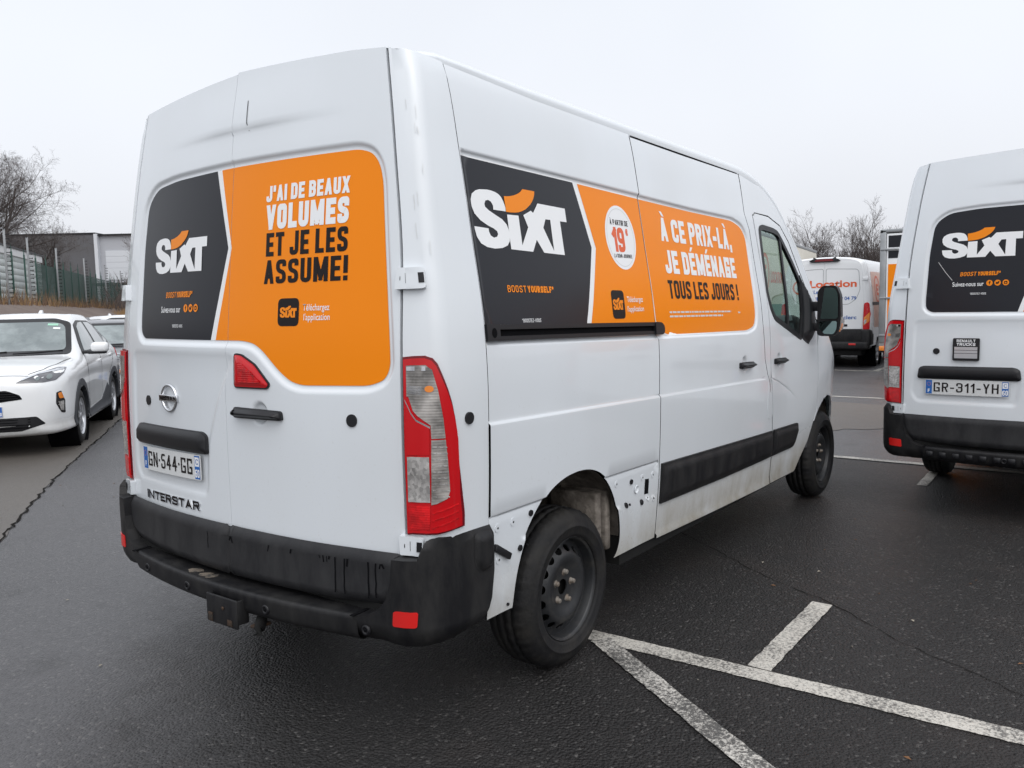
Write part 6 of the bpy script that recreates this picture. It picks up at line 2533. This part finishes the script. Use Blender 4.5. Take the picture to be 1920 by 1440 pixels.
for a, z in wh:
    for sg in (-1, 1):
        tb.lathe([(.43, sg * .98), (.43, sg * .6), (.02, sg * .6)], 20, "gap_dark", True, (a, 0, z), 'Y')
Ff = F + [tuple(range(len(rows[0])))]
ft = Fit(V, Ff)
tb.box((.3, -.7, .30), (5.0, .7, .5), "under_dark")
tb.build('body', tv)
for sg in (-1, 1):
    d = MB()
    DP = rnd([(sg * .006, .88), (sg * .80, .88), (sg * .835, 1.45), (sg * .80, 2.0), (sg * .735, 2.30), (sg * .64, 2.355), (sg * .006, 2.385)], .04)
    ft.put(d, DP, 'x-', "car_white", .012, .012, .12)
    rec = rnd([(sg * .03, 1.43), (sg * .52, 1.43), (sg * .68, 1.55), (sg * .755, 1.75), (sg * .725, 2.16), (sg * .68, 2.205), (sg * .03, 2.235)], .05)
    for i, p_ in enumerate([rec]):
        n_ = len(p_)
        ft.line(d, p_[:n_ - 0] + [p_[0]], 'x-', .012, "alu", .0135)
    dd_ = d.build('rear_door', tv)
    for z in (1.98, .80):
        h = MB()
        h.box((-.035, sg * .80, z - .03), (.02, sg * .92, z + .05), "car_white", .012)
        h.build('door_hinge', tv)
    l = MB()
    TLP = rnd([(sg * .825, .87), (sg * .955, .87), (sg * .965, 1.2), (sg * .945, 1.44), (sg * .90, 1.47), (sg * .845, 1.44), (sg * .83, 1.15)], .02)
    ft.put(l, TLP, 'x-', "lens_red", .02, .05, .05)
    ft.put(l, [(sg * .84, .95), (sg * .95, 1.05), (sg * .955, 1.25), (sg * .845, 1.13)], 'x-', "bulb_orange", .023, .002, .1)
    ft.put(l, [(sg * .845, .97), (sg * .90, 1.02), (sg * .90, 1.10), (sg * .845, 1.06)], 'x-', "lens_crystal", .025, .002, .1)
    l.build('tail_lamp', tv)
h = MB()
HLP = rnd([(-.34, 2.415), (-.28, 2.385), (.28, 2.385), (.34, 2.415), (.25, 2.462), (-.25, 2.462)], .02)
ft.put(h, HLP, 'x-', "trim_black", .06, .10, .06)
ft.put(h, rnd([(-.20, 2.405), (.22, 2.405), (.18, 2.452), (-.16, 2.452)], .015), 'x-', "lens_dark_red", .066, .006, .06)
h.build('brake_lamp', tv)
bb = MB()
bb.box((-.13, -.97, .42), (.30, .97, .60), "bumper_plastic", .05, None, 3)
bb.box((-.05, -.83, .58), (.05, .83, .875), "bumper_plastic", .02)
for sg in (-1, 1):
    bb.box((-.10, sg * .80, .50), (.32, sg * 1.0, .87), "bumper_plastic", .05, None, 3)
bb.box((.0, -.80, .28), (.5, .80, .44), "under_dark", .02)
bo = bb.build('rear_bumper', tv)
for sg in (-1, 1):
    rr_ = MB()
    rr_.box((-.139, sg * .55, .52), (-.12, sg * .70, .56), "reflector_red", .006)
    rr_.build('reflector', bo)
hh = MB()
hh.box((-.05, -.50, .935), (.0, -.30, .985), "trim_black", .012)
hh.build('door_handle', tv)
lt = MB()
TF = Face(lambda P: ft.surf('x-')(P), (-1, 0, 0), -1)
TF.font(lt, "Location", .325, 1.812, 1.01, .165, "print_red", .016, bold=.028)
TF.font(lt, "E.Leclerc", .316, 1.675, .40, .085, "print_blue", .016, bold=.02)
TF.font(lt, "BOURG 03 29 89 04 79", .40, 1.52, 1.08, .085, "print_blue", .016, bold=.02)
TF.font(lt, "location.leclerc", .18, 1.095, .87, .085, "print_blue", .016, bold=.02)
TF.poly(lt, circle(.54, 1.83, .17, 30), "print_red", .0155, holes=[circle(.54, 1.83, .13, 30)])
TF.text(lt, "E", .60, 1.76, .12, .15, .22, "print_blue", .016)
lt.build('lettering', tv)
sp = MB()
for ax in ('y-',):
    ft.put(sp, rnd([(.25, .90), (3.3, .90), (3.3, 2.15), (.25, 2.15)], .1), ax, "film_peach", .003, 0, .3)
    ft.put(sp, circle(.85, 1.75, .32, 30), ax, "print_red", .005, 0, .2, holes=[circle(.85, 1.75, .26, 30)])
    ft.put(sp, [(.15, 1.40), (2.6, 1.40), (2.6, 1.47), (.15, 1.47)], ax, "trim_black", .012, .01, .3)
    FX = Face(ft.surf('y-'), (0, -1, 0), 1)
    FX.text(sp, "E", .72, 1.62, .26, .26, .22, "print_red", .006)
sp.build('side_film', tv)
for a, z in wh:
    for sg in (-1, 1):
        alloy_wheel(tv, a, sg * .965, z, sg, .345)

# ------------------------------------------------------------------ hire truck: grey-framed box with dark and orange film
tk = thing('box_truck', 'box truck with grey aluminium corner post and orange film partly hidden by the right van', 'truck', (15.45, .16, 0), 0)
b = MB()
W2, L_, zb, zt = 1.12, 4.2, .62, 2.93
for sg in (-1, 1):
    b.box((0, sg * W2, zb), (.09, sg * (W2 - .12), zt), "alu", .015)
    b.box((.05, sg * (W2 - .005), zb + .1), (L_, sg * (W2 - .035), zt - .02), "car_white")
    b.box((0, sg * W2, zt - .06), (L_, sg * (W2 - .06), zt + .01), "alu", .01)
b.box((0, -W2, zt - .05), (.09, W2, zt + .02), "alu", .012)
b.box((0.02, -W2, zb - .12), (L_, W2, zb + .02), "alu", .01)
b.box((.05, -W2 + .03, zt - .04), (L_, W2 - .03, zt - .005), "car_white")
b.box((L_ - .04, -W2, zb), (L_, W2, zt), "car_white")
tkb = b.build('cargo_box', tk)
for sg in (-1, 1):
    d = MB()
    y0, y1 = sg * .008, sg * (W2 - .125)
    d.box((.015, y0, zb + .04), (.055, y1, zt - .07), "decal_white", .006)
    ya, yb_ = sorted((sg * .04, sg * (W2 - .16)))
    for z0, z1, mn in ((2.58, 2.82, "decal_dark"), (2.36, 2.51, "decal_dark"), (zb + .10, 2.24, "decal_orange")):
        d.box((.009, ya, z0), (.016, yb_, z1), mn)
    do_ = d.build('rear_door', tk)
    for z in (2.54, 1.55, .78):
        h = MB()
        h.box((-.02, sg * (W2 - .01), z - .018), (.012, sg * (W2 - .36), z + .018), "alu", .006)
        h.build('door_hinge', do_)
b = MB()
b.box((.0, -W2, .42), (.12, W2, .50), "trim_black", .02)
for sg in (-1, 1):
    b.box((-.03, sg * (W2 - .02), .46), (.05, sg * (W2 - .20), .56), "bulb_orange", .012)
b.build('tail_light_bar', tk)
b = MB()
b.box((.3, -.5, .40), (L_ + 1.8, .5, .55), "under_dark")
b.build('chassis', tk)
b = MB()
b.box((L_ + .15, -1.0, .45), (L_ + 1.9, 1.0, 1.45), "car_white", .12, None, 3)
b.box((L_ + .15, -.95, 1.30), (L_ + 1.3, .95, 2.25), "car_white", .18, None, 3)
b.build('cab', tk)
for a in (1.2, L_ + 1.1):
    for sg in (-1, 1):
        alloy_wheel(tk, a, sg * 1.0, .36, sg, .36)

# ------------------------------------------------------------------ long cream box body behind the far row
ca = math.atan2(6.55 - 4.75, 29.1 - 17.2)
ct = thing('box_truck', 'cream box lorry standing behind the white Location van, only its top corner in view', 'truck', (17.2, 4.75, 0), ca)
b = MB()
b.box((0, 0, .75), (12.0, 2.4, 3.34), "cream_paint", .02)
b.box((-.02, -.012, 3.28), (12.02, 2.42, 3.38), "alu", .012)
b.box((-.006, -.010, .74), (12.006, 2.41, 1.45), "truck_green")
b.build('cargo_box', ct)
b = MB()
cf = Face(lambda P: np.stack([P[:, 0], -.004 + 0 * P[:, 0], P[:, 1]], -1), (0, -1, 0), 1)
for cx in (2.2, 6.5):
    cf.poly(b, circle(cx, 2.25, .62, 40, .60), "print_red", .003, .3, holes=[circle(cx, 2.25, .52, 40, .50)])
    cf.text(b, "E", cx - .22, 1.95, .44, .58, .2, "print_red", .004)
    cf.font(b, "LOCATION", cx + .85, 2.05, 1.9, .34, "print_red", .004, bold=.03)
b.build('side_film', ct)
b = MB()
b.box((.4, .5, .5), (13.6, 1.9, .78), "under_dark")
b.build('chassis', ct)
b = MB()
b.box((12.2, .1, .55), (14.0, 2.3, 2.7), "car_white", .15, None, 3)
b.build('cab', ct)
for a in (1.6, 2.8, 12.9):
    for y, sg in ((.12, -1), (2.28, 1)):
        alloy_wheel(ct, a, y, .48, sg, .48)


# ================================================================== background on the left: bank, fence, buildings
mat("bank_soil", (.115, .085, .072), .9, var=(.9, (.16, .125, .105), .35, .68), bump=(7, .05))
mat("dry_grass", (.30, .19, .09), .9)
mat("dry_brush", (.16, .10, .065), .9)
mat("fence_green", (.010, .050, .038), .6)
mat("galvanised", (.28, .29, .30), .55, metal=.3)
mat("cladding_pale", (.60, .635, .62), .5, var=(.6, (.46, .50, .49), .4, .7))
mat("cladding_trim", (.72, .72, .72), .5)
mat("cladding_grey", (.105, .105, .113), .6, var=(.15, (.085, .078, .076), .4, .65))
mat("cladding_light", (.42, .43, .46), .6)
mat("cladding_white", (.60, .62, .65), .6)
mat("bark", (.075, .060, .052), .95)
mat("twig", (.10, .084, .080), .95)
mat("twig_pale", (.12, .10, .092), .95)
mat("wood_mass", (.085, .066, .058), .95)
mat("banner_pale", (.50, .55, .62), .5)
mat("board_edge", (.22, .13, .05), .9)
FP = np.array((13.5, 38.0))
FD_ = np.array((18.7, 26.6))
FD_ = FD_ / np.linalg.norm(FD_)
FN = np.array((FD_[1], -FD_[0]))              # towards the car park
FZ = 2.15


def fpt(s_, n_=0.0, z=0.0):
    q = FP + FD_ * s_ + FN * n_
    return (float(q[0]), float(q[1]), z)


# terrain: the bank and the level ground behind the fence
b = MB()
rg = random.Random(4)
SS = np.linspace(-34, 120, 150)
prof = [(6.2, -.05), (5.0, .25), (4.0, .72), (3.0, 1.22), (2.0, 1.68), (1.2, 1.98), (.5, 2.12), (-.3, 2.15), (-3, 2.15), (-120, 2.3)]
V = []
for s_ in SS:
    for n_, z in prof:
        V.append(fpt(s_, n_ + (rg.uniform(-.12, .12) if 0 < n_ < 6 else 0), z + (rg.uniform(-.07, .07) if 0 < n_ < 6 else 0)))
k = len(prof)
b.add(V, [(i * k + j, i * k + j + 1, (i + 1) * k + j + 1, (i + 1) * k + j) for i in range(len(SS) - 1) for j in range(k - 1)], "bank_soil", True)
o = b.build('embankment', fix=True)
o['kind'] = 'structure'
# edging boards lying down the bank
for s_, lab in ((1.5, 'nearest'), (9.5, 'middle'), (27, 'far')):
    b = MB()
    P = [np.array(fpt(s_ + q * .9, 4.6 - q * 4.4, .50 + 1.72 * q ** .8)) for q in (0, .25, .5, .75, 1)]
    V = []
    for p in P:
        d = np.array((FD_[0], FD_[1], 0)) * .16
        V += [tuple(p - d), tuple(p + d), tuple(p + d - np.array((0, 0, .12))), tuple(p - d - np.array((0, 0, .12)))]
    F = []
    for i in range(len(P) - 1):
        for j in range(4):
            F.append((4 * i + j, 4 * i + (j + 1) % 4, 4 * (i + 1) + (j + 1) % 4, 4 * (i + 1) + j))
    b.add(V, F, "board_edge", False)
    o = b.build('edging_board')
    tag(o, {'nearest': 'weathered edging strip down the brown bank, behind the white crossover', 'middle': 'weathered edging strip down the brown bank beside the van', 'far': 'weathered edging strip on the bank furthest along the green fence'}[lab], 'edging', 'edging strips on the bank')

# dead brush at the foot of the fence
b = MB()
rg = random.Random(9)
for i in range(5200):
    s_ = rg.uniform(-6, 75)
    cl = .5 + .5 * math.sin(s_ * 1.3) * math.sin(s_ * .47 + 1)
    if rg.random() > .25 + .75 * cl:
        continue
    n_ = rg.gauss(.1, .45)
    x, y, _ = fpt(s_, n_)
    hgt = rg.uniform(.15, .5) + 1.0 * cl * rg.random() ** 2
    a = rg.uniform(0, 6.28)
    dx, dy = math.cos(a) * hgt * .35, math.sin(a) * hgt * .35
    w = .012
    b.add([(x - w, y + w, 2.08), (x + w, y - w, 2.08), (x + dx, y + dy, 2.12 + hgt)], [(0, 1, 2)], rg.choice(["dry_grass", "dry_brush", "dry_brush"]))
for i in range(900):                                    # the russet bush half way down the bank
    s_, n_ = 22 + rg.gauss(0, .6), 2.7 + rg.gauss(0, .4)
    x, y, _ = fpt(s_, n_)
    a, h_ = rg.uniform(0, 6.28), rg.uniform(.2, .9)
    b.add([(x - .012, y + .012, 1.2), (x + .012, y - .012, 1.2), (x + math.cos(a) * h_ * .4, y + math.sin(a) * h_ * .4, 1.25 + h_)], [(0, 1, 2)], "dry_grass")
o = b.build('dry_brush')
o['kind'] = 'stuff'

# the fence: green posts and mesh, with tall galvanised posts of the electric fence
fen = thing('security_fence', 'tall green wire-mesh fence with spiked posts along the top of the brown bank', 'fence', fpt(0, 0, FZ), 0)
M0 = Matrix.Translation((-fpt(0)[0], -fpt(0)[1], -FZ))
gp = MB()
gp.box((-.035, -.035, -.3), (.035, .035, 2.55), "fence_green", .008)
gp.tube([(0, 0, 2.5), (0, 0, 2.95)], [.03, .004], 5, "fence_green")
gpo = gp.build('green_post', fen)
bp_ = MB()
bp_.box((-.045, -.045, -.3), (.045, .045, 3.45), "galvanised", .008)
bp_.box((-.09, -.02, 3.43), (.05, .02, 3.47), "trim_black")
for i in range(16):
    bp_.box((-.012, -.20, .12 + i * .205), (.012, -.04, .155 + i * .205), "trim_black")
    bp_.box((-.012, -.205, .10 + i * .205), (.012, -.175, .175 + i * .205), "trim_black")
bpo = bp_.build('electric_fence_post', fen)
wire = MB()
wire.box((0, -.004, 0), (.010, .004, 2.25), "fence_green")
pan = MB()
NW = 50
for i in range(NW):
    x = 2.5 * i / NW
    pan.add([(x, 0, 0), (x + .040, 0, 0), (x + .040, 0, 2.28), (x, 0, 2.28)], [(0, 1, 2, 3)], "fence_green")
for z in list(np.arange(.05, 2.28, .2)):
    pan.add([(0, .006, z), (2.5, .006, z), (2.5, .006, z + .02), (0, .006, z + .02)], [(0, 1, 2, 3)], "fence_green")
pao = pan.build('mesh_panel', fen)
ang = math.atan2(FD_[1], FD_[0])
first = {'g': gpo, 'e': bpo, 'm': pao}
n_e = 0


def put_copy(src, s_, n_=0.0, used=set()):
    o = src if src.name not in used else src.copy()
    if src.name in used:
        COL.objects.link(o)
    used.add(src.name)
    p = fpt(s_, n_)
    o.location = (p[0] - fpt(0)[0], p[1] - fpt(0)[1], 0)
    o.rotation_euler = (0, 0, ang)
    return o


s_ = -20.0
i = 0
EL = [-15.0, -7.5, .9, 5.3, 12.4, 21.8, 31.5, 41, 50, 59]
while s_ < 72:
    put_copy(gpo, s_)
    if s_ > 7:
        put_copy(pao, s_)
    s_ += 2.5
for e_ in EL:
    put_copy(bpo, e_, .12)

# pale clad hall behind the fence
hall = thing('clad_building', 'low pale clad hall with horizontal joints behind the fence at the left edge', 'building', fpt(-14, -2.6, FZ), ang)
b = MB()
Lh, Hh = 36.2, 3.55
b.box((0, .06, -.3), (Lh, 14, Hh), "cladding_pale")
b.box((-.1, -.06, Hh - .42), (Lh + .06, 14.1, Hh), "cladding_trim")
b.box((-.2, -.12, Hh), (Lh + .12, 14.2, Hh + .10), "trim_black")
b.build('wall', hall)
z = 0.0
pm = MB()
pm.box((.02, .035, 0), (Lh - .02, .055, .392), "cladding_pale", .003, None, 1)
p0 = pm.build('cladding_panel', hall)
for i in range(1, 8):
    c = p0.copy()
    COL.objects.link(c)
    c.location = (0, 0, .40 * i)

# far buildings
V3 = lambda p: Vector(p)
gb0, gb1, gb2 = Vector((35.3, 90.32, 0)), Vector((40.83, 82.84, 0)), Vector((46.5, 75.4, 0))
gdir = (gb1 - gb0).normalized()
gba = math.atan2(gdir.y, gdir.x)
big = thing('warehouse', 'large dark grey warehouse with a paler end bay beyond the bank', 'building', (gb0.x, gb0.y, 2.2), gba)
b = MB()
Lg = (gb1 - gb0).length
b.box((-14, 0, -.3), (Lg, 18, 7.75), "cladding_grey")
b.box((-14.1, -.1, 7.75), (Lg + .1, 18, 7.9), "trim_black")
b.build('dark_wall', big)
b = MB()
b.box((Lg, .3, -.3), (Lg + 12, 18, 7.6), "cladding_light")
b.box((Lg, -.25, -.3), (Lg + .35, .3, 7.75), "cladding_white")
b.box((Lg - .1, -.1, 7.6), (Lg + 12, 18, 7.72), "trim_black")
b.build('light_wall', big)
b = MB()
b.box((Lg + .9, .22, 3.05), (Lg + 12, .29, 3.635), "cladding_white")
pz = b.build('cladding_panel', big)
for i in range(1, 5):
    c = pz.copy()
    COL.objects.link(c)
    c.location = (0, 0, .60 * i)
b = MB()
b.box((Lg + .5, -2.2, 2.35), (Lg + 12, .1, 2.65), "trim_black", .02)
b.build('canopy', big)
# blue and white banners seen through the fence
for k_, (s_, w, lab) in enumerate(((17.0, 1.9, 'wide blue and white banner behind the green fence, nearest the pale hall'), (20.0, 1.7, 'blue and white banner behind the green fence, beside the wide one'), (22.6, .9, 'narrow pale banner behind the green fence, furthest from the hall'))):
    p = fpt(s_ + 4, -5.5, 0)
    t_ = thing('banner', lab, 'banner', (p[0], p[1], 2.15), ang - 1.1, 'banners behind the fence')
    b = MB()
    b.box((0, 0, .85), (w, .05, 2.35), "banner_pale", .01)
    if k_ < 2:
        b.box((w * .42, -.008, .90), (w * .80, 0, 2.30), "print_blue")
    b.build('sheet', t_)
    b = MB()
    for x in (.08, w - .08):
        b.box((x - .03, .05, -.2), (x + .03, .11, 2.35), "galvanised")
    b.build('post', t_)


# ================================================================== trees in winter
def grow(mb_t, mb_c, base, height, seed, spread=.55, stems=1, pale=False, levels=4, lean=0.0, twigs=1.0):
    rg = random.Random(seed)

    def branch(p, d, L, r, lev):
        n = 5 if lev <= 1 else (4 if lev == 2 else 3)
        pts, rad = [Vector(p)], [r]
        q, dd = Vector(p), Vector(d).normalized()
        for i in range(n):
            dd = (dd + Vector((rg.gauss(0, .10), rg.gauss(0, .10), rg.gauss(.05, .07)))).normalized()
            q = q + dd * (L / n)
            pts.append(q.copy())
            rad.append(r * (1 - (i + 1) / n * (.62 if lev == 0 else .80)))
        (mb_t if lev == 0 else mb_c).tube(pts, rad, (7 if lev == 0 else (4 if lev == 1 else 3)), "bark" if lev <= 1 else ("twig_pale" if pale else "twig"), False, lev <= 1)
        if lev >= levels:
            return
        kids = [rg.randint(8, 11), rg.randint(6, 8), rg.randint(4, 6), rg.randint(3, 5)][min(lev, 3)]
        kids = max(2, int(kids * twigs))
        for c in range(kids):
            t = (.22 if lev == 0 else .15) + (.76 if lev == 0 else .85) * (c + rg.random()) / kids
            f = t * n
            i = min(int(f), n - 1)
            pp_ = pts[i].lerp(pts[i + 1], f - i)
            ax = (pts[i + 1] - pts[i]).normalized()
            s1 = ax.cross(Vector((rg.gauss(0, 1), rg.gauss(0, 1), rg.gauss(0, .6)))).normalized()
            nd = (ax * (1 - spread * rg.uniform(.6, 1.2)) + s1 * spread * rg.uniform(.8, 1.3) + Vector((0, 0, .12))).normalized()
            ln = L * rg.uniform(.42, .62) * (1.1 - .45 * t if lev == 0 else 1 - .3 * t)
            branch(pp_, nd, ln, max(rad[i] * rg.uniform(.45, .65), .006), lev + 1)
    for s_ in range(stems):
        a = rg.uniform(0, 6.28)
        off = Vector((math.cos(a), math.sin(a), 0)) * (.35 * s_)
        dv = Vector((math.cos(a) * .16 * (stems > 1) + lean, math.sin(a) * .16 * (stems > 1), 1))
        branch(Vector(base) + off, dv, height * rg.uniform(.78, .88), height * .0135, 0)


def bare_tree(label, loc, height, seed, group=None, **kw):
    kw.setdefault('twigs', 1.25)
    t = thing('bare_tree', label, 'tree', loc, 0, group)
    a, c = MB(), MB()
    grow(a, c, (0, 0, -.3), height, seed, **kw)
    a.build('trunk', t)
    c.build('crown', t)
    return t


bare_tree('large bare many-stemmed tree behind the pale hall at the left edge', (22.4, 61.5, 2.1), 10.4, 21, stems=5, spread=.62, levels=4, twigs=1.5)
bare_tree('smaller bare tree with a dense twiggy crown right of the large one', (25.6, 62.5, 2.1), 6.6, 35, stems=3, spread=.66, levels=4, twigs=1.15)

WOOD_D = np.array((62.71 - 56.94, 9.95 - 17.75))
WOOD_D = WOOD_D / np.linalg.norm(WOOD_D)
WOOD_N = np.array((-WOOD_D[1], WOOD_D[0]))
if WOOD_N[0] < 0:
    WOOD_N = -WOOD_N


def wpt(s_, n_, z=0.0):
    q = np.array((56.94, 17.75)) + WOOD_D * s_ + WOOD_N * n_
    return (float(q[0]), float(q[1]), z)


protos = []
for i, (hgt, sd, kw) in enumerate(((6.2, 101, dict(spread=.50, stems=2)), (6.6, 102, dict(spread=.48, stems=1)), (7.2, 103, dict(spread=.34, stems=1)), (5.6, 104, dict(spread=.58, stems=2)), (7.6, 105, dict(spread=.44, stems=1, pale=True)))):
    protos.append((hgt, sd, kw))
WT = [(.9, 4.0, 2, 'tall thin bare tree over the near corner of the cream lorry'), (3.3, 4.4, 4, 'pale bare tree above the cream lorry, near its far end'), (2.0, 5.0, 0, 'hazy bare tree at the back of the wood above the cream lorry'), (-.9, 2.4, 1, 'tall bare tree at the edge of the nearest van\'s windscreen pillar'), (1.3, 3.2, 3, 'low bare tree above the corner of the cream lorry'), (5.4, 3.4, 0, 'bare tree just left of the straight-trunked tree'), (7.7, 3.6, 3, 'low bare tree behind the straight-trunked tree, on its right'), (9.6, 4.2, 4, 'pale thin-twigged bare tree left of the grey-framed truck'), (11.6, 3.8, 0, 'bushy bare tree directly above the grey-framed truck'), (.2, 1, 0, 'bare twin-stemmed tree right beside the cab of the nearest van'), (2.6, 2.2, 1, 'slender bare tree in the wood, second from the nearest van'), (4.3, 0.5, 3, 'low spreading bare tree above the red brake lamp'), (6.6, 2.6, 2, 'tall upright bare tree with one straight trunk above the Location van'), (8.8, 1.0, 0, 'bushy bare tree between the straight trunk and the grey-framed truck'), (10.4, 3.0, 1, 'bare tree just left of the grey-framed truck'), (12.9, .8, 4, 'pale bare sapling standing above the grey-framed truck')]
made = {}
for s_, n_, k_, lab in WT:
    hgt, sd, kw = protos[k_]
    if k_ in made:
        t = copy_tree(made[k_])
        t.location = wpt(s_, n_)
        t.rotation_euler = (0, 0, 2.1)
        t.scale = (1.0, 1.0, 1.08 if n_ > 3.3 else .95)
        t['label'] = lab
    else:
        t = bare_tree(lab, wpt(s_, n_), hgt, sd, 'bare trees of the far wood', **kw)
        made[k_] = t
for s_ in list(np.arange(-46, -2, 5.5)) + list(np.arange(17, 70, 6.5)):
    k_ = int(s_) % 5
    t = copy_tree(made[[0, 1, 2, 3, 4][k_]])
    t.location = wpt(float(s_), 2.0 + (int(s_) % 3))
    t.rotation_euler = (0, 0, float(s_))
    t['label'] = 'bare winter tree in the far wood, hidden behind the vans'

# the undergrowth of the wood, one grey-brown mass of stems
b = MB()
rg = random.Random(77)
for i in range(46000):
    s_ = rg.uniform(-50, 75) if i % 3 else rg.uniform(-3, 16)
    n_ = rg.uniform(1.0, 9)
    top = 4.3 + 1.0 * math.sin(s_ * .9) + .7 * math.sin(s_ * 2.3 + 1) + n_ * .10
    z0 = rg.uniform(0, top * .8)
    hgt = rg.uniform(.5, 1.6) * (1.25 - z0 / top * .6)
    x, y, _ = wpt(s_, n_)
    a, tl_ = rg.uniform(0, 6.28), rg.gauss(0, .35)
    w = rg.uniform(.010, .035)
    dx, dy = WOOD_D[0] * tl_ * hgt + math.cos(a) * .1, WOOD_D[1] * tl_ * hgt + math.sin(a) * .1
    b.add([(x - WOOD_D[0] * w, y - WOOD_D[1] * w, z0), (x + WOOD_D[0] * w, y + WOOD_D[1] * w, z0), (x + dx, y + dy, z0 + hgt)], [(0, 1, 2)], rg.choice(["wood_mass", "twig", "twig_pale", "wood_mass"]))
# the lie of the land that closes the view behind it
V, F = [], []
SS = np.linspace(-60, 85, 60)
for s_ in SS:
    h_ = 3.4 + .5 * math.sin(s_ * .8) + .3 * math.sin(s_ * 2.1)
    V += [wpt(float(s_), 9.5, -.2), wpt(float(s_), 11.5, h_ * .7), wpt(float(s_), 15, h_)]
b.add(V, [(3 * i + j, 3 * i + j + 1, 3 * i + j + 4, 3 * i + j + 3) for i in range(len(SS) - 1) for j in (0, 1)], "wood_mass", True)
o = b.build('woodland_undergrowth')
o['kind'] = 'stuff'
# a strip of verge at the foot of the wood
sheet('verge', [wpt(-60, -1.5)[:2], wpt(85, -1.5)[:2], wpt(85, 12)[:2], wpt(-60, 12)[:2]], .012, "bank_soil")
